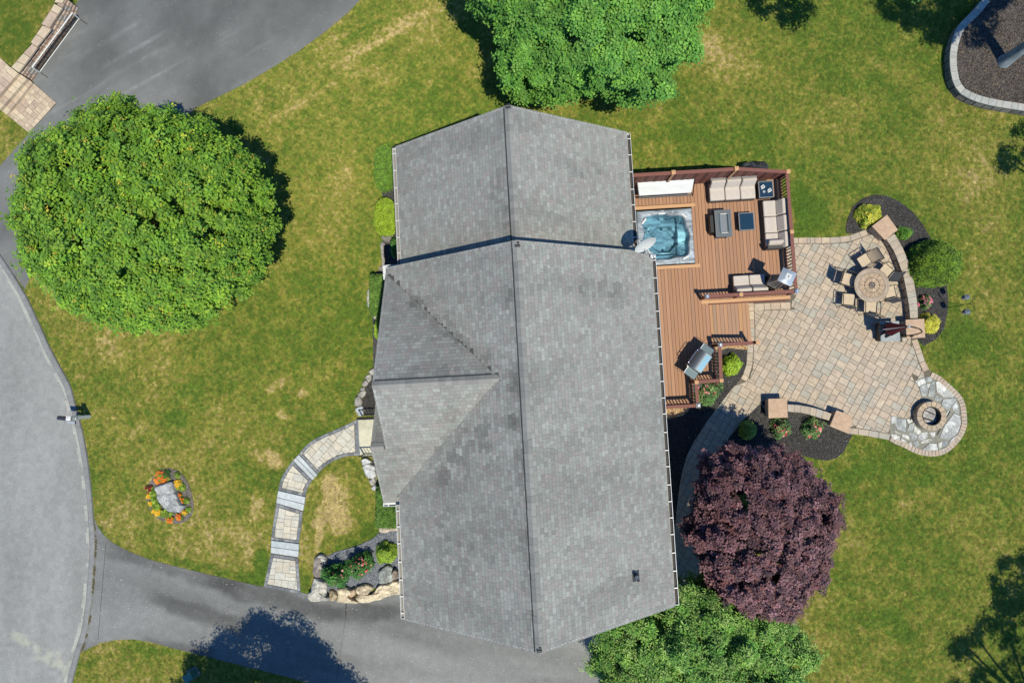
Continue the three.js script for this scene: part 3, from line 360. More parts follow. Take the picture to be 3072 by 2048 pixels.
part(patio, 'pit_floor', slab(pitFloor, -0.02, 0.03), stone(150, 146, 132));
for (const f of flags) { const k = f[f.length - 1], p = plan(c6(f.slice(0, -1)), 0.05), q = inset(p, 0.006); if (q.length > 2) part(patio, 'flagstone', slab(q, 0, 0.05 + rr(-0.004, 0.01), 0.008, rnd() * 5), FLAG[k]); }

// ---------------------------------------------------------------- front walk
const walk = structure('front_walk', null, null, 'curving front walk of pale pavers with grey edging and granite steps', 'walk');
part(walk, 'bedding', slab(walkPoly, -0.03, 0.02), M.joint);
const sections = [
  [[[765, 190], [640, 250], [500, 310], [400, 370], [335, 445]], [[775, 455], [690, 460], [600, 490], [520, 540], [472, 592]], 0.72],
  [[[290, 492], [240, 560], [200, 640], [182, 712]], [[433, 637], [400, 690], [381, 758]], 0.25],
  [[[172, 806], [150, 930], [131, 1076]], [[364, 866], [350, 1000], [335, 1102]], 0.1],
  [[[129, 1176], [100, 1310], [76, 1418]], [[330, 1206], [340, 1350], [350, 1473]], 0.08]];
let rise = 0.05;
for (const [l, r, turn] of sections) {
  const L = curve2(plan(c76(l)), 30, false), R = curve2(plan(c76(r)), 30, false), B = 0.13;
  const ring = [[L, -1], [R, 1], [[L[0], R[0]], 1], [[L[L.length - 1], R[R.length - 1]], -1]];
  const off = (P, s) => P.map((p, i) => { const a = P[Math.max(0, i - 1)], b = P[Math.min(P.length - 1, i + 1)], d = Math.hypot(b[0] - a[0], b[1] - a[1]); return [p[0] - (b[1] - a[1]) / d * B * s, p[1] + (b[0] - a[0]) / d * B * s]; });
  // keep the inside: side found by testing which offset lies nearer the other edge
  const side = (P, Q) => { const o = off(P, 1)[P.length >> 1], m = P[P.length >> 1], q = Q[Q.length >> 1]; return Math.hypot(o[0] - q[0], o[1] - q[1]) < Math.hypot(m[0] - q[0], m[1] - q[1]) ? 1 : -1; };
  const sl = side(L, R), sr = side(R, L), iL = off(L, sl), iR = off(R, sr), t0 = [L[0], R[0]], t1 = [L.at(-1), R.at(-1)], s0 = side(t0, t1), s1 = side(t1, t0);
  for (const [P, s] of [[L, sl], [R, sr]]) for (const q of courseOf(P, B, () => rr(0.17, 0.23), s, 0.005)) part(walk, 'edging_paver', slab(q, 0, rise, 0.006, rnd() * 3), pick(GREYP));
  const inner = [...iL.slice(2, -2), ...iR.slice(2, -2).reverse()], dir = (a, b, k) => { const d = Math.hypot(b[0] - a[0], b[1] - a[1]); return [a[0] + (b[0] - a[0]) / d * k, a[1] + (b[1] - a[1]) / d * k]; };
  for (const [a, b, s] of [[dir(L[0], R[0], B + 0.01), dir(R[0], L[0], B + 0.01), s0], [dir(L.at(-1), R.at(-1), B + 0.01), dir(R.at(-1), L.at(-1), B + 0.01), s1]]) for (const q of courseOf([a, dir(a, b, Math.hypot(b[0] - a[0], b[1] - a[1]) / 2), b], B, () => rr(0.2, 0.28), s, 0.005)) part(walk, 'edging_paver', slab(q, 0, rise + 0.001, 0.006, rnd() * 3), pick(GREYP));
  const far = 6, half = (p, q, ref) => { const d = Math.hypot(q[0] - p[0], q[1] - p[1]); let nx = -(q[1] - p[1]) / d, nz = (q[0] - p[0]) / d; if ((ref[0] - p[0]) * nx + (ref[1] - p[1]) * nz < 0) { nx = -nx; nz = -nz; } const ux = (q[0] - p[0]) / d * far, uz = (q[1] - p[1]) / d * far, A = [p[0] + nx * (B + 0.01) - ux, p[1] + nz * (B + 0.01) - uz], C = [q[0] + nx * (B + 0.01) + ux, q[1] + nz * (B + 0.01) + uz]; return [A, C, [C[0] + nx * far, C[1] + nz * far], [A[0] + nx * far, A[1] + nz * far]]; };
  const midp = iL[15], fieldPoly = clipTo(clipTo([...iL, ...iR.slice().reverse()], half(L[0], R[0], midp)), half(L.at(-1), R.at(-1), midp));
  layPieces(walk, 'paver', ashlar(fieldPoly, 0.15, turn, fieldPoly[0], [[3, 2], [2, 3], [3, 3], [2, 2], [2, 1], [1, 3], [3, 3]], 0.005), 0, rise, PALE, 300, 0.003);
}
for (const q of [[[333, 448], [470, 596], [452, 616], [311, 470]], [[311, 471], [451, 617], [432, 636], [291, 491]], [[182, 714], [381, 760], [374, 812], [172, 762]], [[172, 764], [373, 814], [364, 862], [168, 804]], [[131, 1080], [334, 1105], [332, 1155], [129, 1126]], [[129, 1128], [332, 1157], [330, 1202], [128, 1172]]])
  part(walk, 'granite_step', slab(inset(plan(c76(q), 0.1), 0.004), 0, 0.12, 0.01), pick([stone(214, 220, 222), stone(200, 208, 212)]));
{
  const t = thing('stone_landing', 'cream stone slab landing before the front entry', 'landing', [0, 0, 0]);
  part(t, 'slab', slab(plan(c76([[768, 194], [950, 188], [950, 470], [782, 460]]), 0.3), 0.0, 0.3, 0.015), stone(228, 222, 198));
  part(t, 'sill_paver', slab(plan(c76([[752, 190], [768, 194], [782, 460], [768, 455]]), 0.3), 0, 0.22, 0.01), GREYP[1]);
}
function entryRail(a, b, label) {
  const A = W(...a, 0.28), B = W(...b, 0.28), d = Math.hypot(B.x - A.x, B.z - A.z), t = thing('entry_railing', label, 'railing', [A.x, 0.28, A.z], Math.atan2(-(B.z - A.z), B.x - A.x), 'black iron railings at the entry landing');
  part(t, 'top_rail', bx(d + 0.05, 0.03, 0.04, d / 2, 0.86, 0), M.iron); part(t, 'bottom_rail', bx(d, 0.025, 0.025, d / 2, 0.12, 0), M.iron);
  for (const x of [0, d]) part(t, 'post', bx(0.04, 0.88, 0.04, x, 0.44, 0), M.iron);
  const n = Math.round(d / 0.13); for (let i = 1; i < n; i++) part(t, 'baluster', bx(0.016, 0.74, 0.016, d * i / n, 0.49, 0), M.iron);
}
entryRail([1088, 1252], [1172, 1250], 'black iron railing on the landing side toward the hedge and flat stones');
entryRail([1092, 1362], [1165, 1360], 'black iron railing on the landing side toward the white ledge stones');

// ---------------------------------------------------------------- rocks
function rockGeo(poly, h, rough = 0.5, y0 = -0.03) {
  const n = 26, c = curve2(poly, n), cx = c.reduce((a, p) => a + p[0], 0) / n, cz = c.reduce((a, p) => a + p[1], 0) / n, sd = rnd() * 90, P = [], U = [];
  const rings = [[1, y0], [1.0, h * 0.45], [0.95, h * 0.78], [0.85, h * 0.93], [0.62, h], [0.32, h * 1.02], [0, h]], pts = rings.map(([k, y]) => c.map(([x, z]) => { const X = cx + (x - cx) * k, Z = cz + (z - cz) * k, d = ((fbm(X * 2.4 + sd, Z * 2.4, 4) - 0.5) * 1.7 + (vn(X * 6 + sd, Z * 6) - 0.5) * 0.5) * rough * h * (y > y0 ? 1 : 0), e = y > y0 ? (vn(X * 6 + sd, Z * 6 + 7) - 0.5) * 0.09 : 0, e2 = y > y0 ? (vn(X * 6 + sd + 30, Z * 6 - 9) - 0.5) * 0.09 : 0; return [X + e, Math.max(0.01, y + d * 1.5), Z + e2]; }));
  const mid = [cx, pts[5].reduce((a, p) => a + p[1], 0) / n, cz]; pts[6] = pts[6].map(() => mid);
  for (let r = 0; r < 6; r++) for (let i = 0; i < n; i++) { const j = (i + 1) % n, q = [pts[r][i], pts[r][j], pts[r + 1][j], pts[r + 1][i]]; for (const t of [[0, 2, 1], [0, 3, 2]]) for (const k of t) { P.push(...q[k]); U.push(q[k][0], q[k][2] + q[k][1] * 0.7); } }
  const g = new THREE.BufferGeometry(); g.setAttribute('position', new THREE.Float32BufferAttribute(P, 3)); g.setAttribute('uv', new THREE.Float32BufferAttribute(U, 2)); g.computeVertexNormals();
  if (area2(c) < 0) { const p = g.attributes.position.array, u = g.attributes.uv.array; for (let i = 0; i < p.length; i += 9) for (let k = 0; k < 3; k++) [p[i + 3 + k], p[i + 6 + k]] = [p[i + 6 + k], p[i + 3 + k]]; for (let i = 0; i < u.length; i += 6) for (let k = 0; k < 2; k++) [u[i + 2 + k], u[i + 4 + k]] = [u[i + 4 + k], u[i + 2 + k]]; g.computeVertexNormals(); }
  return g;
}
const rockMat = (r, g, b) => std(base(r, g, b), { map: C_ROCK, bumpMap: B_ROCK, bumpScale: 0.03, roughness: 0.95 });
function rock(name, label, pxPoly, h, rgb, group, rough = 0.45) { const m = shadowed(new THREE.Mesh(rockGeo(plan(pxPoly, h * 0.6), h, rough), rockMat(...rgb))); m.name = numbered(name); m.userData = { label, category: 'rock' }; if (group) m.userData.group = group; scene.add(m); return m; }
rock('boulder', 'grey boulder ringed by marigolds in the oval lawn bed', cOV([[340, 580], [520, 470], [740, 440], [800, 520], [860, 720], [960, 900], [1010, 1040], [960, 1110], [850, 1170], [740, 1160], [600, 1090], [500, 980], [430, 850], [380, 710]]), 0.42, [188, 188, 188], null, 0.35);
for (const [p, h, c, l] of [
  [[[285, 600], [350, 570], [510, 750], [480, 830], [460, 970], [290, 965], [265, 800]], 0.3, [160, 150, 144], 'flat brownish grey slab boulder with pale lichen dots by the gravel corner'],
  [[[350, 560], [420, 540], [500, 570], [520, 640], [505, 730], [400, 620]], 0.25, [214, 206, 196], 'small whitish stone wedged beside the brownish slab boulder'],
  [[[290, 985], [420, 1020], [520, 1080], [530, 1200], [500, 1260], [520, 1350], [570, 1390], [575, 1440], [430, 1450], [380, 1470], [280, 1470], [200, 1420], [145, 1350], [200, 1250], [240, 1100]], 0.4, [206, 200, 188], 'large pale grey boulder at the corner where lawn meets driveway'],
  [[[580, 1230], [700, 1250], [720, 1400], [660, 1450], [590, 1420]], 0.26, [188, 168, 138], 'narrow brown boulder standing between the pale and tan ones'],
  [[[720, 1220], [830, 1195], [960, 1200], [1010, 1260], [930, 1320], [1000, 1400], [1180, 1480], [1000, 1485], [700, 1455], [715, 1380]], 0.3, [232, 214, 182], 'broad tan boulder facing the driveway below the rose'],
  [[[1060, 1410], [1150, 1340], [1300, 1390], [1430, 1310], [1560, 1130], [1930, 1050], [2080, 1060], [2060, 1270], [1700, 1370], [1500, 1450], [1200, 1490]], 0.28, [230, 212, 180], 'long buff ledge boulder running along the driveway toward the house'],
  [[[920, 1290], [1080, 1205], [1070, 1340], [990, 1395]], 0.3, [204, 176, 146], 'small rusty brown wedge stone between two tan boulders'],
  [[[1095, 1210], [1290, 1120], [1400, 1150], [1430, 1220], [1340, 1300], [1130, 1325]], 0.32, [222, 204, 174], 'rounded tan boulder behind the long buff ledge'],
  [[[1530, 920], [1700, 770], [1790, 780], [1810, 900], [1850, 1030], [1560, 1110], [1530, 1010]], 0.35, [178, 182, 178], 'grey streaked slab boulder at the edge of the gravel'],
  [[[1805, 905], [1870, 830], [1940, 890], [1920, 1000], [1830, 1010]], 0.4, [160, 144, 128], 'dark brown stone tucked under the gutter by the grey slab']]) rock('boulder', l, cRK(p), h, c, 'boulders round the gravel bed');
for (const [p, c, h, l] of [
  [[[165, 50], [222, 15], [228, 95], [180, 80]], [186, 182, 176], 0.16], [[[130, 112], [180, 85], [198, 130], [160, 162]], [178, 172, 166], 0.14], [[[90, 200], [140, 140], [162, 170], [125, 215]], [168, 162, 156], 0.14], [[[60, 250], [90, 215], [122, 230], [112, 258]], [172, 168, 160], 0.12], [[[35, 297], [65, 265], [132, 250], [132, 290], [90, 330], [60, 320]], [176, 172, 164], 0.16], [[[15, 360], [50, 315], [90, 345], [95, 400], [70, 420], [25, 415]], [182, 176, 168], 0.16], [[[25, 440], [95, 420], [110, 470], [100, 520], [50, 520]], [200, 204, 206], 0.2],
].map((v, i) => [...v, ['flat edging stone touching the gable wall, first of the entry row', 'flat edging stone second from the gable wall in the entry row', 'flat brownish edging stone third from the gable wall', 'smallest flat edging stone in the entry row', 'wide flat edging stone in the middle of the entry row', 'broad flat edging stone last but one before the entry railing', 'pale flat slab stone right under the entry railing'][i]])) rock('bed_stone', l, cFR(p), h, c, 'flat edging stones by the entry', 0.25);
for (const [p, c, h, l] of [[[[90, 1003], [150, 985], [187, 1020], [100, 1047]], [214, 214, 214], 0.22, 'thin whitish ledge stone touching the entry railing'], [[[95, 1062], [187, 1027], [242, 1170], [170, 1197], [120, 1130]], [212, 212, 212], 0.28, 'large whitish ledge stone between entry and hedge'], [[[165, 1212], [232, 1187], [242, 1225], [210, 1272], [190, 1262]], [196, 192, 188], 0.24, 'mid sized grey ledge stone below the large whitish one'], [[[200, 1282], [240, 1257], [230, 1322], [205, 1312]], [200, 200, 204], 0.18, 'small ledge stone at the hedge end']]) rock('ledge_stone', l, cFR(p), h, c, 'ledge stones by the entry', 0.3);
for (const [p, c, h, l] of [[[[170, 760], [250, 742], [240, 792], [195, 800]], [168, 160, 154], 0.2, 'grey flat stone below the yellow green clipped shrub'], [[[165, 805], [188, 800], [192, 900], [190, 1000], [168, 1000], [172, 900]], [166, 158, 152], 0.15, 'long thin stone edging strip beside the shaded bed'], [[[52, 1280], [72, 1165], [90, 1190], [95, 1330], [75, 1330]], [196, 192, 184], 0.16, 'pale stone edging the clipped hedge'], [[[100, 1372], [142, 1358], [148, 1395], [112, 1398]], [178, 172, 164], 0.15, 'small stone between the hedge and the lime shrub'], [[[150, 985], [185, 1005], [178, 1030], [150, 1020]], [170, 160, 150], 0.14, 'brown stone at the corner under the eave']]) rock('bed_stone', l, cWL(p), h, c, 'edging stones under the eaves', 0.25);
rock('bed_stone', 'pale weathered slab between the hedge and the gravel bed', c76([[925, 985], [1030, 975], [1060, 1000], [1010, 1015], [930, 1025]]), 0.12, [204, 190, 172], 'edging stones under the eaves', 0.2);

// ---------------------------------------------------------------- pillars, seat walls, fire pit
function pillar(corners, h, label) {
  const c = plan(corners, h), cx = c.reduce((a, p) => a + p[0] / 4, 0), cz = c.reduce((a, p) => a + p[1] / 4, 0), t = thing('stone_pillar', label, 'pillar', [cx, 0, cz], 0, 'square stone pillars of the patio walls');
  const L = c.map(([x, z]) => [x - cx, z - cz]); part(t, 'cap', slab(L, h - 0.06, h, 0.008), stone(214, 180, 150, { roughness: 0.85 }));
  const b = inset(L, 0.045); let k = 0;
  for (let y = 0; y < h - 0.07; y += 0.15, k++) { const y1 = Math.min(y + 0.15, h - 0.062); for (let i = 0; i < 4; i++) { const a = b[i], d = b[(i + 1) % 4], m = [mixn(a[0], d[0], k % 2 ? 0.42 : 0.6), mixn(a[1], d[1], k % 2 ? 0.42 : 0.6)]; for (const [p, q] of [[a, m], [m, d]]) { const blk = inset([p, q, [q[0] * 0.72, q[1] * 0.72], [p[0] * 0.72, p[1] * 0.72]], 0.003); if (blk.length > 2) part(t, 'block', slab(blk, y + 0.004, y1, 0.006), pick(PAVE)); } } }
}
pillar(c5([[1450, 262], [1553, 405], [1430, 500], [1308, 370]]), 0.64, 'square stone pillar beside the yellow and green shrub');
pillar(c5([[1625, 1250], [1800, 1240], [1810, 1418], [1635, 1425]]), 0.64, 'square stone pillar behind the folded flag umbrella');
pillar(c7([[1195, 322], [1385, 318], [1392, 512], [1198, 518]]), 0.64, 'square stone pillar at the corner of the winding path');
pillar(c6([[500, 770], [725, 850], [665, 1090], [410, 985]]), 0.64, 'square stone pillar turned at an angle toward the fire pit');
function seatWall(outer, inner, h, label, lens) {
  const O = curve2(plan(outer, h), 80, false), I = curve2(plan(inner, h), 80, false), t = thing('seat_wall', label, 'wall', [0, 0, 0], 0, 'low curved seat walls'); let s = 0;
  const at = (P, u) => { const f = clamp(u) * (P.length - 1), i = Math.min(P.length - 2, Math.floor(f)), k = f - i; return [mixn(P[i][0], P[i + 1][0], k), mixn(P[i][1], P[i + 1][1], k)]; };
  let L = 0; for (let i = 1; i < O.length; i++) L += Math.hypot(O[i][0] - O[i - 1][0], O[i][1] - O[i - 1][1]);
  const quad = (u0, u1, d) => { const q = [at(O, u0), at(O, (u0 + u1) / 2), at(O, u1), at(I, u1), at(I, (u0 + u1) / 2), at(I, u0)]; return d ? inset(q, d) : q; };
  while (s < L - 0.05) { let l = lens(); if (s + l > L - 0.1) l = L - s; const q = quad(s / L, (s + l) / L, 0.004); if (q.length > 2) part(t, 'cap_stone', slab(q, h - 0.06, h + rr(-0.002, 0.002), 0.006, rnd() * 3), pick([PAVE[3], PAVE[4], PAVE[1], PAVE[8]])); s += l; }
  for (let r = 0; r < 3; r++) { let u = r % 2 ? 0.1 : 0; const n = Math.round(L / 0.34); for (let k = 0; k < n; k++) { const q = quad((k + (r % 2 ? 0.15 : 0)) / n, Math.min(1, (k + 1 + (r % 2 ? 0.15 : 0)) / n), 0.02); if (q.length > 2) part(t, 'block', slab(q, r * (h - 0.06) / 3 + 0.003, (r + 1) * (h - 0.06) / 3, 0.006, rnd() * 3), pick([PAVE[8], PAVE[6], stone(150, 136, 120)])); } }
}
seatWall(c5([[1520, 440], [1590, 560], [1650, 700], [1690, 830], [1715, 960], [1735, 1100], [1742, 1240]]), c5([[1440, 490], [1505, 590], [1562, 720], [1605, 850], [1632, 980], [1655, 1110], [1668, 1245]]), 0.48, 'long low curved seat wall behind the round dining table', () => rr(0.24, 0.36));
seatWall(c7([[1390, 378], [1500, 385], [1620, 405], [1730, 435], [1835, 472]]), c7([[1392, 452], [1500, 462], [1600, 480], [1700, 510], [1808, 542]]), 0.48, 'short low curved seat wall behind the two rose bushes', () => rr(0.24, 0.42));
{
  const c = W(...c6([[1795, 850]])[0], 0.42), t = thing('fire_pit', 'round stone fire pit with dark steel liner on flagstones', 'fire pit', [c.x, 0, c.z]), R1 = 0.605, R0 = 0.385, n = 16;
  for (let r = 0; r < 3; r++) for (let k = 0; k < n; k++) { const a0 = (k + (r % 2) * 0.5) / n * 6.2832 + 0.012, a1 = (k + 1 + (r % 2) * 0.5) / n * 6.2832 - 0.012, p = [[R1, a0], [R1, (a0 + a1) / 2], [R1, a1], [R0, a1], [R0, (a0 + a1) / 2], [R0, a0]].map(([q, a]) => [q * Math.cos(a), q * Math.sin(a)]); part(t, 'block', slab(p, 0.03 + r * 0.13, 0.03 + (r + 1) * 0.13 - 0.003, 0.008, rnd() * 3), r === 2 ? pick([stone(208, 182, 152), stone(202, 178, 150), stone(196, 176, 152)]) : pick([PAVE[6], PAVE[8], stone(150, 132, 112)])); }
  part(t, 'liner', new THREE.CylinderGeometry(0.375, 0.375, 0.38, 40, 1, true).translate(0, 0.235, 0), M.iron); part(t, 'liner_rim', new THREE.TorusGeometry(0.378, 0.012, 6, 40).rotateX(Math.PI / 2).translate(0, 0.428, 0), M.iron);
  part(t, 'ash', cyl(0.37, 0.37, 0.1, 0, 0.1, 0, 40), stone(190, 186, 184, { map: C_ROCK }));
  part(t, 'charred_log', mg([bar([-0.25, 0.17, 0.08], [0.18, 0.19, 0.22], 0.03), bar([-0.1, 0.17, -0.2], [0.24, 0.2, -0.05], 0.025)]), M.dark);
}
{
  for (const [a, b, l] of [[[1505, 905], [1514, 850], 'thin iron poker leaning at the fire pit beside the pavers'], [[1870, 1108], [1918, 1018], 'thin iron poker lying on the pale flagstones'], [[1990, 880], [2044, 782], 'thin iron poker lying near the brick edging']]) { const p = plan(c6([a, b]), 0.08), m = shadowed(new THREE.Mesh(bar([p[0][0], 0.075, p[0][1]], [p[1][0], 0.085, p[1][1]], 0.014), M.iron)); m.name = numbered('fire_poker'); m.userData = { label: l, category: 'poker', group: 'fire irons by the pit' }; scene.add(m); }
}
{ // raised bed at the far corner: curved block wall with caps
  const out = cTR([[1000, -40], [850, 140], [740, 240], [660, 360], [605, 540], [590, 700], [605, 860], [640, 990], [720, 1100], [850, 1170], [1000, 1220], [1200, 1260], [1458, 1300], [1700, 1350]]), inn = cTR([[1150, -40], [960, 140], [880, 220], [780, 330], [700, 490], [680, 640], [690, 800], [730, 960], [830, 1070], [950, 1120], [1200, 1180], [1458, 1220], [1700, 1260]]), h = 0.48;
  const t = thing('retaining_wall', 'curved grey block wall around the raised tree bed', 'wall'), L = courseOf(plan(out, h), 0.3, () => rr(0.24, 0.42), -1, 0.004);
  for (const q of L) part(t, 'cap_stone', slab(q, h - 0.06, h, 0.008, rnd() * 3), pick([stone(188, 187, 180), stone(180, 180, 174), stone(194, 191, 184)]));
  for (let r = 0; r < 3; r++) for (const q of courseOf(plan(out, h), 0.28, () => 0.4, -1, 0.02)) part(t, 'block', slab(q, r * 0.14, r * 0.14 + 0.136, 0.01, rnd()), pick([stone(120, 116, 108), stone(138, 132, 122), stone(150, 142, 130)]));
  void inn; bed(bedTR, 0.4, 'raised brown mulch bed inside the curved block wall', std(new THREE.Color(0.9, 0.8, 0.72), { map: C_MULCH, bumpMap: B_MULCH, bumpScale: 0.03, roughness: 1 }), 'raised_bed');
  scatter('mulch_chips', 'bark chips and litter on the raised tree bed', [bedTR], 5000, 0.41, chip, [base(96, 84, 76), base(70, 64, 60), base(140, 122, 100), base(60, 56, 54)], 0.03, 0.08, 'mulch');
}

// ---------------------------------------------------------------- neighbour's terrace: wall, steps, landing, low net
{
  const up = 0.55, terr = plan(cTL([[596, -60], [600, 40], [455, 268], [340, 480], [122, 745], [-200, 480], [-200, -60]]), up);
  const t0 = structure('terrace_lawn', slab(terr, -0.02, up - 0.02), std(0xffffff, { map: lawnMap, roughness: 1 }), 'raised patch of lawn above the neighbour\'s block wall', 'lawn');
  { const p = t0.geometry.attributes.position, u = t0.geometry.attributes.uv; for (let i = 0; i < p.count; i++) u.setXY(i, (p.getX(i) - LX) / LW, (p.getZ(i) - LZ) / LH); }
  const im = new THREE.InstancedMesh(tuftGeo(9, 0.055, 0.006), std(0xffffff, { roughness: 1 }), 9000), m = new THREE.Matrix4(), col = new THREE.Color(), xs = terr.map((p) => p[0]), zs = terr.map((p) => p[1]); let k = 0;
  for (let t = 0; t < 40000 && k < 9000; t++) { const x = rr(Math.max(-24, Math.min(...xs)), Math.max(...xs)), z = rr(Math.min(...zs), Math.max(...zs)); if (!inPoly(x, z, terr)) continue; const c = lawnColor(x, z), v = rr(0.75, 1.5), s = rr(0.8, 1.5); m.makeRotationY(rnd() * 6).scale(V(s, s, s)).setPosition(x, up - 0.02, z); im.setMatrixAt(k, m); im.setColorAt(k++, col.setRGB(c[0] * v, c[1] * v, c[2] * v)); }
  im.count = k; im.name = 'grass_terrace'; im.userData = { kind: 'stuff', label: 'grass blades on the raised terrace', category: 'grass' }; scene.add(im);
  const w = thing('block_wall', 'tan capped block wall holding up the neighbour\'s lawn', 'wall');
  for (const [q, c] of [[[[660, -60], [740, -60], [690, 30], [600, 20]], 3], [[[602, 40], [690, 88], [642, 160], [560, 112]], 0], [[[558, 115], [640, 163], [548, 305], [455, 268]], 2], [[[468, 282], [562, 325], [480, 430], [400, 380]], 4], [[[398, 384], [478, 433], [408, 517], [338, 472]], 1], [[[350, 492], [412, 528], [330, 640], [258, 590]], 2], [[[256, 594], [328, 643], [268, 722], [180, 680]], 4], [[[178, 684], [266, 725], [200, 806], [120, 748]], 3]]) part(w, 'cap_stone', slab(inset(plan(cTL(q), 0.72), 0.003), 0.64, 0.72, 0.01, rnd()), BUFF[c % 4]);
  const face = plan(cTL([[735, -20], [685, 92], [555, 315], [405, 522], [200, 808]]), 0.64), reds = [stone(206, 176, 154), stone(192, 162, 144), stone(182, 162, 148), stone(170, 164, 158), stone(212, 186, 164)];
  for (let r = 0; r < 5; r++) for (const q of courseOf(face.map(([x, z]) => [x + 0.2 - r * 0.045, z + 0.12 - r * 0.03]), 0.3, () => rr(0.14, 0.3), 1, 0.009)) part(w, 'block', slab(q, r * 0.128, r * 0.128 + 0.124 - rr(0, 0.012), 0.014, rnd() * 3), pick(reds));
  const st = thing('garden_steps', 'tan stone steps rising from the paver landing to the terrace', 'steps');
  [[[[300, 872], [356, 920], [66, 1282], [-20, 1215]], 0.2], [[[200, 812], [296, 878], [-10, 1226], [-120, 1140]], 0.38], [[[110, 745], [196, 816], [-90, 1150], [-220, 1020]], 0.56]].forEach(([q, h]) => { const P = plan(cTL(q), h), D = (t) => [mixn(P[1][0], P[2][0], t), mixn(P[1][1], P[2][1], t)], E = (t) => [mixn(P[0][0], P[3][0], t), mixn(P[0][1], P[3][1], t)]; for (let i = 0; i < 6; i++) part(st, 'tread_block', slab(inset([E(i / 6), D(i / 6), D((i + 1) / 6), E((i + 1) / 6)], 0.004), 0, h, 0.012, rnd() * 2), pick(BUFF)); });
  const up2 = structure('terrace_walk', null, null, 'tan paver walk at the top of the garden steps', 'walk'), wq = plan(cTL([[-10, 640], [105, 748], [-95, 1000], [-200, 900]]), 0.56);
  part(up2, 'bedding', slab(wq, 0, 0.53), M.joint); layPieces(up2, 'paver', ashlar(wq, 0.11, -0.87, wq[0], [[2, 1], [2, 1], [2, 2]], 0.004), 0.5, 0.56, BUFF, 100);
  const ld = structure('paver_landing', null, null, 'small tan paver landing at the foot of the garden steps', 'paving');
  part(ld, 'bedding', slab(landingTL, -0.02, 0.03), M.joint);
  const [A, B, C, D] = landingTL; const ang = Math.atan2(B[1] - A[1], B[0] - A[0]);
  layPieces(ld, 'paver', ashlar(landingTL, 0.105, ang, A, [[2, 1], [2, 1], [2, 2], [2, 1], [3, 2]], 0.005), 0, 0.055, BUFF, 300);
  void C; void D;
  const a = W(120, 217), b = W(238, 57), L = Math.hypot(b.x - a.x, b.z - a.z), n = thing('sports_net', 'low white framed sports net with black mesh standing on asphalt', 'net', [a.x, 0.018, a.z], Math.atan2(-(b.z - a.z), b.x - a.x)), H = 0.5;
  part(n, 'crossbar', bar([0, H, 0], [L, H, 0], 0.03, 8), M.white); for (const x of [0, L]) { part(n, 'upright', bar([x, 0, 0], [x, H, 0], 0.03, 8), M.white); part(n, 'foot', bar([x, 0.015, -0.5], [x, 0.015, 0.45], 0.012), M.iron); }
  part(n, 'base_bar', bar([0, 0.03, 0], [L, 0.03, 0], 0.02, 8), M.white);
  const net = []; for (let x = 0.02; x < L; x += 0.035) net.push(bx(0.006, H - 0.04, 0.004, x, H / 2, -0.02)); for (let y = 0.05; y < H; y += 0.035) net.push(bx(L - 0.04, 0.006, 0.004, L / 2, y, -0.021)); part(n, 'netting', mg(net), M.black, true);
}
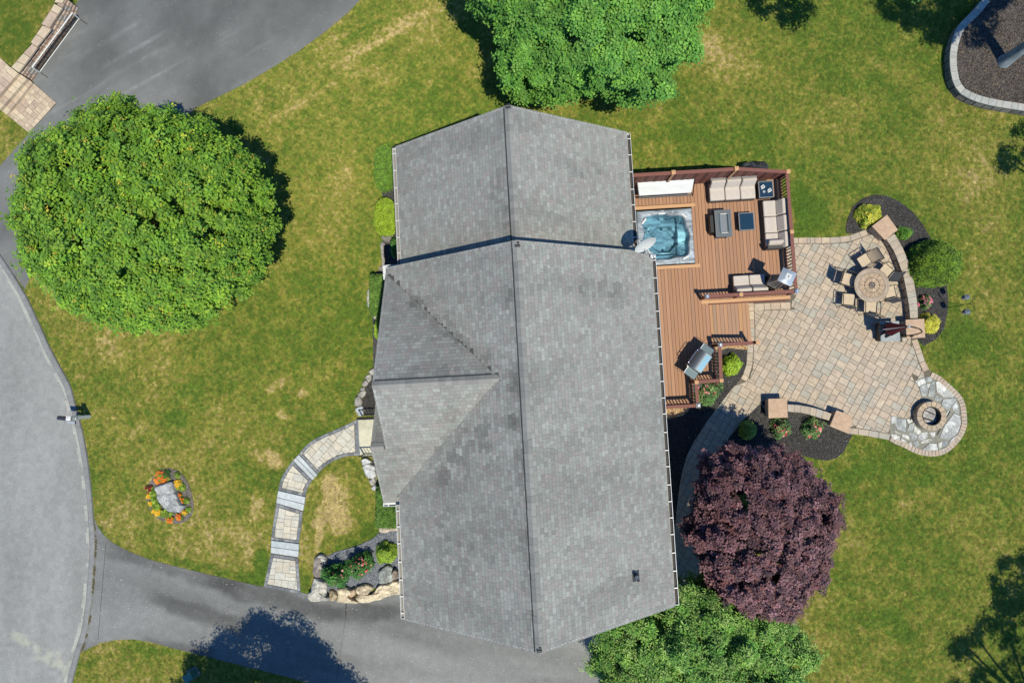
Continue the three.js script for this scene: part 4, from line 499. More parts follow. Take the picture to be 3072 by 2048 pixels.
// ---------------------------------------------------------------- house (axes e = east, s = south, turned 3.2 degrees)
const hthing = (name, label, category, e, y, s, group, turn = 0) => { const [x, z] = toW(e, s); return thing(name, label, category, [x, y, z], TH + turn, group); };
const PITCH = 0.758;
{
  const h = hthing('house', 'grey shingled two level house with front gable and white gutters', 'house', 0, 0, 0);
  const prism = (pts, s0, s1) => { const g = new THREE.ExtrudeGeometry(new THREE.Shape(pts.map((p) => new THREE.Vector2(...p))), { depth: s1 - s0, bevelEnabled: false }); return g.translate(0, 0, s0); };
  const sid = M.siding;
  part(h, 'wall', prism([[-4.45, 0], [4.3, 0], [4.3, 5.1], [-0.13, 8.45], [-4.45, 5.15]], -3.85, 7.85), sid);
  part(h, 'wall', prism([[-4.05, 0], [3.8, 0], [3.8, 4.55], [-0.15, 7.5], [-4.05, 4.6]], -8.4, -3.86), sid);
  part(h, 'gable_wall', prism([[-3.85, 0], [3.85, 0], [3.85, 4.9], [0, 7.85], [-3.85, 4.9]], 0, 0.14).rotateY(-Math.PI / 2).translate(-4.46, 0, 0), sid);
  part(h, 'gable_wall', prism([[0.25, 2.6], [3.85, 2.6], [3.85, 4.85], [2.05, 6.25], [0.25, 4.85]], 0, 0.35).rotateY(-Math.PI / 2).translate(-4.62, 0, 0), sid);
  for (const s of [-2.2, 3.1, 5.4]) { const w = part(h, 'window', bx(0.06, 1.3, 0.95, -4.62 + (s > 3.9 ? 0.14 : 0), 3.5, s), M.glassTop); part(w, 'frame', mg([bx(0.1, 0.08, 1.1, -4.62 + (s > 3.9 ? 0.14 : 0), 4.2, s), bx(0.1, 0.08, 1.1, -4.62 + (s > 3.9 ? 0.14 : 0), 2.82, s), bx(0.1, 1.4, 0.08, -4.62 + (s > 3.9 ? 0.14 : 0), 3.5, s - 0.52), bx(0.1, 1.4, 0.08, -4.62 + (s > 3.9 ? 0.14 : 0), 3.5, s + 0.52)]), M.white); }
  const d = part(h, 'door', bx(0.06, 2.05, 0.95, -4.63, 1.35, 1.7), std(base(120, 40, 38), { roughness: 0.5 })); part(d, 'handle', bx(0.06, 0.14, 0.04, -4.69, 1.3, 2.05), M.steel); part(d, 'frame', mg([bx(0.1, 0.1, 1.2, -4.63, 2.43, 1.7), bx(0.1, 2.1, 0.1, -4.63, 1.35, 1.17), bx(0.1, 2.1, 0.1, -4.63, 1.35, 2.23)]), M.white);
  const pd = part(h, 'patio_door', bx(0.05, 2.05, 1.8, 4.33, 1.75, -1.6), M.glassTop); part(pd, 'frame', mg([bx(0.08, 0.08, 1.95, 4.34, 2.82, -1.6), bx(0.08, 2.1, 0.08, 4.34, 1.75, -2.54), bx(0.08, 2.1, 0.08, 4.34, 1.75, -0.66), bx(0.08, 2.1, 0.06, 4.34, 1.75, -1.6)]), M.white);
  const gd = part(h, 'garage_door', bx(5.0, 2.2, 0.06, 0.4, 1.12, 7.88), M.white); void gd;

  // roof planes: outline in (e, s), height, the axis the courses climb along, where its eave lies and which way is uphill
  const yMain = (e) => 8.7 - PITCH * Math.abs(e + 0.13), yNorth = (e) => 7.8 - PITCH * Math.abs(e + 0.15), yFront = (s) => 8.1 - PITCH * Math.abs(s), yPorchN = (s) => 6.546 - PITCH * (2.05 - s);
  const planes = [
    { k: 'mainE', poly: [[-0.13, -4.21], [4.66, -4.21], [4.66, 8.26], [-0.13, 8.26]], y: (e) => yMain(e), ax: 0, from: 4.66, dir: -1 },
    { k: 'mainW', poly: [[-0.13, -4.21], [-0.13, 8.26], [-4.8, 8.26], [-4.8, 3.88], [-0.92, 0], [-4.8, -3.88], [-4.8, -4.21]], y: (e) => yMain(e), ax: 0, from: -4.8, dir: 1 },
    { k: 'northE', poly: [[-0.15, -8.8], [4.13, -8.8], [4.13, -4.16], [-0.15, -4.16]], y: (e) => yNorth(e), ax: 0, from: 4.13, dir: -1 },
    { k: 'northW', poly: [[-0.15, -8.8], [-0.15, -4.16], [-4.43, -4.16], [-4.43, -8.8]], y: (e) => yNorth(e), ax: 0, from: -4.43, dir: 1 },
    { k: 'frontN', poly: [[-4.92, 0], [-0.92, 0], [-4.8, -3.88], [-4.8, -4.2], [-4.92, -4.2]], y: (e, s) => yFront(s), ax: 1, from: -4.2, dir: 1 },
    { k: 'frontS', poly: [[-4.92, 0], [-0.92, 0], [-4.8, 3.88], [-4.8, 4.2], [-5.41, 4.2], [-5.41, 2.05], [-4.92, 2.05]], y: (e, s) => yFront(s), ax: 1, from: 4.2, dir: -1 },
    { k: 'porchN', poly: [[-5.41, -0.1], [-4.5, -0.1], [-4.5, 2.05], [-5.41, 2.05]], y: (e, s) => yPorchN(s), ax: 1, from: -0.1, dir: 1 }];
  // algae patches where the photograph shows them: [e, s, half lengths, turn, strength], with frayed outlines
  const PATCH = [[-2.7, -1.75, 2.3, 0.4, 0.785, 0.3], [-1.95, 2.1, 2.3, 0.75, -0.785, 0.32], [-0.4, 0.5, 0.3, 4.6, 0, 0.26], [-0.45, 6, 0.35, 2.2, 0, 0.22], [-0.5, -6.4, 0.5, 2.2, 0, 0.16], [-3, -0.3, 1.9, 0.3, 0, 0.26], [2.4, -6.9, 1.0, 0.4, 0.2, 0.2], [-2.6, 5.2, 1.5, 1.2, 0.4, 0.2], [2.6, -2.6, 0.8, 0.6, 0, 0.14]];
  const algae = (e, s) => { let k = 0; for (const [pe, ps, a, b, t, w] of PATCH) { const x = (e - pe) * Math.cos(t) + (s - ps) * Math.sin(t), y = -(e - pe) * Math.sin(t) + (s - ps) * Math.cos(t), q = Math.hypot(x / a, y / b); if (q < 1.6) k += w * sstep(1.25, 0.4, q + 1.5 * (fbm(s * 1.6 + 7, e * 1.6, 4) - 0.5)) * sstep(0.3, 0.6, fbm(s * 4, e * 4 + 9, 2)); } return k; };
  const under = std(base(92, 92, 90), { roughness: 1 }), tabs = [];
  const TONES = [[173, 176, 171], [140, 138, 135], [158, 158, 154], [150, 150, 146], [166, 166, 161], [152, 158, 151], [162, 153, 150], [142, 142, 138], [163, 168, 161], [156, 147, 144], [156, 156, 152], [148, 148, 145]].map((c) => arr(base(...c)).map((v, i) => (0.4 * arr(base(162, 157, 149))[i] + 0.6 * v) * 1.52));
  for (const P of planes) {
    const g = slab(P.poly, 0, 1), p = g.attributes.position; for (let i = 0; i < p.count; i++) p.setY(i, P.y(p.getX(i), p.getZ(i)) + (p.getY(i) > 0.5 ? -0.002 : -0.17)); g.computeVertexNormals();
    part(h, 'roof_deck', g, under);
    const W0 = 0.114, other = P.poly.map((q) => q[1 - P.ax]), lo = Math.min(...other), hi = Math.max(...other), far = P.poly.reduce((a, q) => Math.max(a, (q[P.ax] - P.from) * P.dir), 0);
    for (let d = 0, c = 0; d < far; d += W0, c++) for (let u = lo - rr(0, 0.3); u < hi;) {
      const w = pick([0.14, 0.17, 0.2, 0.12, 0.16, 0.24]), a = P.from + P.dir * d, b = P.from + P.dir * (d + W0), rect = P.ax ? [[u, a], [u + w, a], [u + w, b], [u, b]] : [[a, u], [b, u], [b, u + w], [a, u + w]];
      const q = clipTo(P.poly, rect); u += w; if (q.length < 3 || Math.abs(area2(q)) < 2e-4) continue;
      const r = inset(q, 0.0022); if (r.length < 3) continue;
      const up = rr(0.007, 0.014), e = r[0][0], s = r[0][1];
      const dark = Math.min(0.45, 0.16 * sstep(0.44, 0.72, fbm(s * (P.ax ? 0.35 : 1.1) + 11, e * (P.ax ? 1.1 : 0.35) + 3, 4)) + algae(e, s));
      const tone = pick(TONES), v = rr(0.93, 1.07) * (1 - dark), col = [tone[0] * v, tone[1] * v, tone[2] * v];
      const t = slab(r, 0, 1), tp = t.attributes.position;
      for (let i = 0; i < tp.count; i++) { const f = clamp(((P.ax ? tp.getZ(i) : tp.getX(i)) - a) * P.dir / W0); tp.setY(i, P.y(tp.getX(i), tp.getZ(i)) + (tp.getY(i) > 0.5 ? 0.004 + up * (1 - f) : -0.001)); }
      t.computeVertexNormals(); tabs.push({ g: colored(t, col), y: P.y(e, s) + 0.001 * rnd(), k: P.k });
    }
  }
  const sm = std(0xffffff, { vertexColors: true, map: C_SHING, roughness: 0.95 });
  tabs.sort((a, b) => b.y - a.y); tabs.slice(0, 300).forEach((t) => part(h, 'shingle', t.g, sm));
  part(h, 'shingle_courses', mg(tabs.slice(300).map((t) => t.g), true), sm, true);
  // ridge caps
  const capMat = [[160, 156, 150], [150, 147, 142], [166, 162, 156]].map((c) => std(base(...c), { map: C_SHING, roughness: 0.95 })), cap = (len, drop) => { const P = [[-0.135, -0.135 * PITCH], [-0.13, -0.13 * PITCH + 0.035], [0, 0.05], [0.13, -0.13 * PITCH + 0.035], [0.135, -0.135 * PITCH]], s = new THREE.Shape(P.map((p) => new THREE.Vector2(p[0], p[1]))); return new THREE.ExtrudeGeometry(s, { depth: len, bevelEnabled: false }).rotateX(drop); };
  const capG = [cap(0.235, 0.025), cap(0.235, 0.03)];
  const caps = (e, y, s0, s1) => { for (let s = s0; s < s1 - 0.1; s += 0.21) { const m = part(h, 'ridge_cap', pick(capG), pick(capMat)); m.position.set(e + rr(-0.006, 0.006), y + 0.004 + rr(0, 0.004), Math.min(s, s1 - 0.23)); } };
  caps(-0.13, 8.7, -4.2, 8.25); caps(-0.15, 7.8, -8.79, -4.22);
  const ridgeShade = std(base(58, 58, 56), { roughness: 1 });  // dark strips added beside the ridges to paint their shaded edge line
  part(h, 'ridge_shade_strip', bx(0.03, 0.04, 12.4, -0.28, 8.7 - 0.15 * PITCH + 0.012, 2.02), ridgeShade); part(h, 'ridge_shade_strip', bx(0.03, 0.04, 4.5, -0.3, 7.8 - 0.15 * PITCH + 0.012, -6.5), ridgeShade); part(h, 'ridge_shade_strip', bx(3.7, 0.04, 0.03, -3.0, 8.1 - 0.15 * PITCH + 0.012, -0.15), ridgeShade);
  for (let e = -4.92; e < -1.1; e += 0.21) { const m = part(h, 'ridge_cap', capG[0], pick(capMat)); m.rotation.y = Math.PI / 2; m.position.set(e, 8.105, 0); }
  for (let e = -5.41; e < -5.15; e += 0.21) { const m = part(h, 'ridge_cap', capG[0], pick(capMat)); m.rotation.y = Math.PI / 2; m.position.set(e, 6.55, 2.05); }
  for (const [e, y, s] of [[-0.13, 8.73, 8.15], [-0.1, 8.73, -4.02], [-0.15, 7.83, -8.7]]) part(h, 'ridge_end_plug', mg([rb(0.16, 0.05, 0.08, 0.02, e, y + 0.02, s), rb(0.08, 0.05, 0.06, 0.02, e + 0.02, y + 0.025, s - 0.09)]), M.dark);
  // white rake boards
  const rake = (a, b, w = 0.03) => { const A = V(...a), B = V(...b), dv = B.clone().sub(A), g = new THREE.BoxGeometry(dv.length(), 0.16, w); g.rotateZ(Math.atan2(dv.y, Math.hypot(dv.x, dv.z))); g.rotateY(Math.atan2(-dv.z, dv.x)); return g.translate((A.x + B.x) / 2, (A.y + B.y) / 2 - 0.095, (A.z + B.z) / 2); };
  for (const [a, b] of [[[-0.15, 7.8, -8.745], [4.13, yNorth(4.13), -8.745]], [[-0.15, 7.8, -8.745], [-4.43, yNorth(-4.43), -8.745]], [[-0.13, 8.7, -4.165], [4.66, yMain(4.66), -4.165]], [[-0.13, 8.7, -4.165], [-4.8, yMain(-4.8), -4.165]], [[-0.13, 8.7, 8.2], [4.66, yMain(4.66), 8.2]], [[-0.13, 8.7, 8.2], [-4.8, yMain(-4.8), 8.2]], [[-4.87, 8.1, 0], [-4.87, yFront(4.2), -4.2]], [[-4.87, 8.1, 0], [-4.87, yFront(2.05), 2.05]], [[-5.37, 6.546, 2.05], [-5.37, yFront(4.2), 4.2]], [[-5.37, 6.546, 2.05], [-5.37, yPorchN(-0.1), -0.1]]]) part(h, 'rake_board', rake(a, b), M.white);
  // gutters
  const gutter = (e, y, s0, s1, out) => {
    const L = s1 - s0, m = (s0 + s1) / 2, g = part(h, 'gutter', mg([bx(0.115, 0.012, L, e + out * 0.058, y - 0.11, m), bx(0.012, 0.06, L, e + out * 0.006, y - 0.08 + (out < 0 ? 0.07 : 0), m), bx(0.014, 0.125, L, e + out * 0.122, y - 0.05, m), bx(0.13, 0.12, 0.012, e + out * 0.062, y - 0.055, s0), bx(0.13, 0.12, 0.012, e + out * 0.062, y - 0.055, s1)]), M.white);
    for (let s = s0 + 0.2; s < s1; s += rr(0.55, 0.66)) part(g, 'hanger', bx(0.12, 0.014, 0.03, e + out * 0.06, y + 0.002, s), M.white);
    part(g, 'gutter_fill', bx(0.09, 0.02, L - 0.06, e + out * 0.06, y - 0.092, m), std(out > 0 ? base(84, 78, 72) : base(150, 146, 138), { roughness: 1 }));  // strip along the gutter floor, darker in the east gutters
  };
  gutter(4.66, yMain(4.66) + 0.01, -4.1, 8.2, 1); gutter(4.13, yNorth(4.13) + 0.01, -8.72, -4.2, 1); gutter(-4.43, yNorth(-4.43) + 0.01, -8.72, -4.28, -1); gutter(-4.8, yMain(-4.8) + 0.01, 4.25, 8.18, -1);
  const gut2 = (e0, e1, y, s, out) => { const L = e1 - e0, m = (e0 + e1) / 2; part(h, 'gutter', mg([bx(L, 0.012, 0.115, m, y - 0.11, s + out * 0.058), bx(L, 0.1, 0.012, m, y - 0.05, s + out * 0.12), bx(L, 0.1, 0.012, m, y - 0.05, s + out * 0.006), bx(0.03, 0.1, 0.13, e0, y - 0.05, s + out * 0.06), bx(0.04, 0.012, 0.13, e0 + L * 0.3, y, s + out * 0.06)]), M.white); };
  gut2(-5.41, -4.82, yFront(4.2) + 0.01, 4.2, 1); gut2(-4.95, -4.5, yFront(4.2) + 0.01, -4.2, -1);
  part(h, 'corner_gutter', mg([bx(0.1, 0.1, 0.5, -4.99, yFront(4.2) - 0.03, -4.05), bx(0.12, 0.012, 0.04, -4.99, yFront(4.2) + 0.03, -3.95)]), M.white);
  part(h, 'downspout', mg([bx(0.07, 4.6, 0.07, -4.55, 2.4, 4.35), bx(0.07, 4.2, 0.07, 3.9, 2.2, -4.3)]), M.white);
  // vent pipe
  { const w = W(1914, 1738, 6.6), [e, s] = [w.x * CE - w.z * SE, w.x * SE + w.z * CE], y = yMain(e), vp = part(h, 'vent_pipe', new THREE.CylinderGeometry(0.05, 0.05, 0.55, 14, 1, true).translate(e, y + 0.27, s), M.white); part(vp, 'flashing', mg([new THREE.BoxGeometry(0.3, 0.012, 0.34).rotateZ(-Math.atan(PITCH)).translate(e, y + 0.03, s), cyl(0.06, 0.11, 0.16, e, y + 0.09, s)]), std(base(70, 74, 78), { roughness: 0.5 })); }
}
{ // satellite dish on the roof corner
  const c = W(1933, 729, 6.25), foot = W(1957, 768, 5.25), t = thing('satellite_dish', 'pale grey satellite dish on a mast at the roof corner', 'satellite dish', [foot.x, foot.y, foot.z]);
  const o = c.clone().sub(foot), n = V(0.42, 0.34, 0.86).normalize(), q = new THREE.Quaternion().setFromUnitVectors(V(0, 1, 0), n);
  const prof = []; for (let i = 0; i <= 10; i++) { const r = i / 10; prof.push(new THREE.Vector2(r * 0.4 + 1e-4, 0.09 * r * r)); } for (let i = 10; i >= 0; i--) { const r = i / 10; prof.push(new THREE.Vector2(r * 0.4 + 1e-4, 0.09 * r * r - 0.012)); }
  part(t, 'reflector', new THREE.LatheGeometry(prof, 40).applyQuaternion(q).translate(o.x, o.y, o.z), std(base(226, 226, 222), { roughness: 0.6 }));
  const dn = o.clone().addScaledVector(n, 0.01).add(V(0, -0.32, 0.1)), lnb = o.clone().addScaledVector(n, 0.55).add(V(0.05, -0.1, 0));
  part(t, 'feed_arm', bar(dn.toArray(), lnb.toArray(), 0.022), std(base(226, 226, 222), { roughness: 0.6 }));
  part(t, 'feed_horn', mg([cyl(0.035, 0.045, 0.1, lnb.x - 0.06, lnb.y, lnb.z), cyl(0.035, 0.045, 0.1, lnb.x + 0.05, lnb.y, lnb.z + 0.02), rb(0.2, 0.06, 0.06, 0.02, lnb.x, lnb.y - 0.05, lnb.z)]), M.white);
  part(t, 'mast', mg([bar([0, 0, 0], [o.x - n.x * 0.1, o.y - 0.15, o.z - n.z * 0.12], 0.025), bar([-0.35, -0.05, -0.05], [o.x - n.x * 0.1, o.y - 0.3, o.z - n.z * 0.12], 0.016)]), M.white);
  part(t, 'mount_foot', mg([rb(0.16, 0.03, 0.12, 0.01, 0, 0.01, 0), rb(0.12, 0.12, 0.06, 0.02, o.x - n.x * 0.1, o.y - 0.1, o.z - n.z * 0.1)]), M.steel);
}

// ---------------------------------------------------------------- deck
const DK = 0.7, LO = 0.35;
const BOARD = [[191, 143, 110], [187, 139, 106], [195, 147, 114], [183, 137, 106], [188, 140, 105], [180, 136, 107]].map((c) => std(base(...c), { map: C_WOOD, roughness: 0.75 }));
const BOARDL = [[198, 152, 116], [186, 146, 118], [176, 146, 120], [204, 156, 112]].map((c) => std(base(...c), { map: C_WOOD, roughness: 0.75 }));
{
  const d = hthing('deck', 'tan composite board deck with sunken hot tub opening and step', 'deck', 7.4, 0, -3, null), X = (e) => e - 7.4, Z = (s) => s + 3;
  const board = (name, e, w, s0, s1, y, m) => { const g = rb(w, 0.028, s1 - s0, 0.004, 0, 0, 0, 1), u = g.attributes.uv, p = g.attributes.position, o = rnd() * 5; for (let i = 0; i < p.count; i++) u.setXY(i, p.getX(i) + o, p.getZ(i) + o * 2); const b = part(d, name, g, m); b.position.set(X(e), y - 0.014, Z((s0 + s1) / 2)); };
  const wide = 0.147, gap = 0.011; let k = 0;
  for (let e = 4.32; e < 11.02; e += wide, k++) {
    const end = e < 6.68 ? 1.5 : e < 7.68 ? 0.56 : -2.78, w = wide - gap, m = () => pick(BOARD), c = e + w / 2;
    if (e > 4.72 && e < 7.26) { board('board', c, w, -7.8, -6.92, DK, m()); board('board', c, w, -4.17, end, DK, m()); } else board('board', c, w, -7.8, end, DK, m());
  }
  const cross = (e0, e1, s, w, y, m, name = 'border_board') => { const g = rb(e1 - e0, 0.028, w, 0.004, 0, 0, 0, 1), u = g.attributes.uv, p = g.attributes.position; for (let i = 0; i < p.count; i++) u.setXY(i, p.getZ(i), p.getX(i)); part(d, name, g, m).position.set(X((e0 + e1) / 2), y - 0.013, Z(s)); };
  cross(4.72, 7.42, -6.83, 0.145, DK + 0.003, M.tan); cross(4.72, 7.46, -4.25, 0.145, DK + 0.003, M.tan); cross(7.4, 11.1, -2.7, 0.14, DK, M.tan);
  let q = 0; for (let e = 7.78; e < 9.38; e += 0.155, q++) board('step_board', e + 0.072, 0.147, -2.64, -0.95, LO, pick(BOARDL));
  const fas = (e0, e1, s0, s1, y1, y0, name = 'fascia') => part(d, name, bx(Math.max(0.025, e1 - e0), y1 - y0, Math.max(0.025, s1 - s0), X((e0 + e1) / 2), (y0 + y1) / 2, Z((s0 + s1) / 2)), M.redwood);
  fas(7.75, 11.1, -2.625, -2.6, DK - 0.03, 0.02); fas(11.08, 11.1, -7.8, -2.62, DK - 0.03, 0.02); fas(4.3, 11.08, -7.83, -7.81, DK - 0.03, 0.02); fas(7.7, 7.725, -2.6, -0.9, DK - 0.03, LO); fas(7.72, 7.745, -0.9, 0.6, DK - 0.03, 0.02); fas(6.75, 7.72, 0.58, 0.605, DK - 0.03, 0.02); fas(6.7, 6.725, 0.62, 1.54, DK - 0.03, 0.02); fas(4.3, 6.7, 1.53, 1.555, DK - 0.03, 0.02); fas(9.39, 9.415, -2.6, -0.93, LO - 0.03, 0.02); fas(7.75, 9.4, -0.92, -0.895, LO - 0.03, 0.02);
  const joists = []; for (let s = -7.6; s < 1.5; s += 0.4) { const e1 = s < -2.7 ? 11 : s < 0.5 ? 7.6 : 6.6; if (s > -6.85 && s < -4.2) { joists.push(bx(0.38, 0.14, 0.04, X(4.5), DK - 0.12, Z(s)), bx(e1 - 7.32, 0.14, 0.04, X((7.32 + e1) / 2), DK - 0.12, Z(s))); } else joists.push(bx(e1 - 4.35, 0.14, 0.04, X((4.35 + e1) / 2), DK - 0.12, Z(s))); }
  part(d, 'joists', mg(joists), M.dark, true);
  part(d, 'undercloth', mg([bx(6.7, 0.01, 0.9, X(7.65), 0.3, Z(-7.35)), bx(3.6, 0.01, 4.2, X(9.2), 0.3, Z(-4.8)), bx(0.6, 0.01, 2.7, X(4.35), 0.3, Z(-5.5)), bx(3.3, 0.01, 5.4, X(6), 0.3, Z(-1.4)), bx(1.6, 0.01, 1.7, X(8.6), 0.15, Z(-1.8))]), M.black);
}
function railing(label, run, y, posts, opt = {}) {   // run: [[e,s],[e,s]] ; posts: [t, 'tan' | 'light']
  const [[e0, s0], [e1, s1]] = run, L = Math.hypot(e1 - e0, s1 - s0), a = Math.atan2(-(s1 - s0), e1 - e0), t = hthing('deck_railing', label, 'railing', e0, y, s0, 'red brown deck railings', a), H = 0.95, slope = opt.drop ?? 0;
  const topY = (x) => H - slope * x / L, inc = -Math.atan2(slope, L);
  const railBox = (h, w, yy) => { const g = new THREE.BoxGeometry(L, h, w); if (slope) g.rotateZ(inc); return g.translate(L / 2, yy - slope / 2, 0); };
  part(t, 'top_rail', railBox(0.04, 0.135, H - 0.04), M.redwood); part(t, 'sub_rail', railBox(0.07, 0.045, H - 0.1), M.redwoodD); part(t, 'bottom_rail', railBox(0.07, 0.045, 0.11), M.redwoodD);
  const n = Math.max(2, Math.round(L / 0.127)), g = new THREE.BoxGeometry(0.034, H - 0.2, 0.034); for (let i = 1; i < n; i++) { const x = L * i / n; part(t, 'baluster', g, M.baluster).position.set(x, (H - 0.02) / 2 - slope * x / L, 0); }
  for (const [x0, kind] of posts) { const x = x0 * L, hh = topY(x) + 0.04 + (kind === 'light' ? 0.02 : 0) + slope * x / L * 1, yb = -slope * x / L * 2, p = part(t, 'post', bx(0.105, hh - yb - 0.05, 0.105, x, (hh - 0.05 + yb) / 2 - (slope ? 0.02 : 0), 0), M.redwood);
    if (kind === 'tan') part(p, 'cap', mg([bx(0.15, 0.035, 0.15, x, hh - 0.03, 0), new THREE.ConeGeometry(0.1, 0.03, 4).rotateY(Math.PI / 4).translate(x, hh + 0.0, 0)]), M.tan);
    else part(p, 'light_cap', mg([new THREE.CylinderGeometry(0.045, 0.11, 0.07, 4).rotateY(Math.PI / 4).translate(x, hh + 0.02, 0), bx(0.16, 0.03, 0.16, x, hh - 0.03, 0)]), M.steel); }
}
railing('deck railing behind the lounge sofa, facing the lawn', [[11.0, -7.72], [11.0, -2.84]], DK, [[0.504, 'tan'], [1, 'light']]);
railing('deck railing behind the two seat sofa, above the patio', [[10.94, -2.84], [7.39, -2.84]], DK, [[0.61, 'tan'], [1, 'light']]);
railing('sloping stair railing beside the lower deck step and pebbles', [[7.78, -0.85], [9.3, -0.87]], DK, [[0, 'light'], [1, 'tan']], { drop: 0.32 });
railing('short deck railing behind the grill facing the lime shrub', [[7.78, -0.78], [7.74, 0.52]], DK, []);
railing('short deck railing at the grill corner above the roses', [[7.74, 0.58], [6.74, 0.59]], DK, [[0, 'tan'], [1, 'tan']]);
railing('short deck railing beside the roses with a metal capped post', [[6.74, 0.65], [6.74, 1.53]], DK, [[1, 'light']]);
railing('deck railing at the far end above the tan pebbles', [[6.68, 1.53], [4.5, 1.53]], DK, []);
{ // privacy screen
  const t = hthing('privacy_fence', 'red brown boarded privacy screen with tan capped posts on the deck', 'fence', 4.2, DK, -7.72), H = 1.86; const P = [0, 6.18 - 4.2, 8.66 - 4.2, 11.02 - 4.2];
  P.forEach((x, i) => { if (!i) return; const post = part(t, 'post', bx(0.11, i === 3 ? 1.0 : H + 0.05, 0.11, x, (i === 3 ? 1.0 : H + 0.05) / 2, 0), M.redwood); const hh = i === 3 ? 1.0 : H + 0.05; part(post, 'cap', mg([bx(0.16, 0.035, 0.16, x, hh + 0.02, 0), new THREE.ConeGeometry(0.1, 0.03, 4).rotateY(Math.PI / 4).translate(x, hh + 0.05, 0)]), M.tan); if (i < 3) part(post, 'trim_board', bx(0.09, H - 0.1, 0.012, x, H / 2, 0.063), M.tan); });
  for (let i = 0; i < 3; i++) {
    const a = P[i] + 0.06, b = P[i + 1] - 0.06, h0 = i === 2 ? H : H, h1 = i === 2 ? 1.0 : H, L = b - a, y = (x) => mixn(h0, h1, (x - a) / L), inc = Math.atan2(h1 - h0, L);
    for (const [dy, hh, w, m] of [[-0.02, 0.04, 0.14, M.redwood], [-0.1, 0.09, 0.05, M.redwoodD]]) part(t, 'rail', new THREE.BoxGeometry(Math.hypot(L, h1 - h0), hh, w).rotateZ(inc).translate((a + b) / 2, (h0 + h1) / 2 + dy, 0), m);
    part(t, 'rail', bx(L, 0.09, 0.05, (a + b) / 2, 0.1, 0), M.redwoodD);
    const n = Math.round(L / 0.145), g = new THREE.BoxGeometry(L / n - 0.012, 1, 0.02); for (let k = 0; k < n; k++) { const x = a + (k + 0.5) * L / n, bm = part(t, 'board', g, k % 3 ? M.redwood : M.redwoodD); bm.scale.y = y(x) - 0.2; bm.position.set(x, 0.06 + (y(x) - 0.2) / 2, k % 2 ? 0.003 : -0.003); }
  }
}
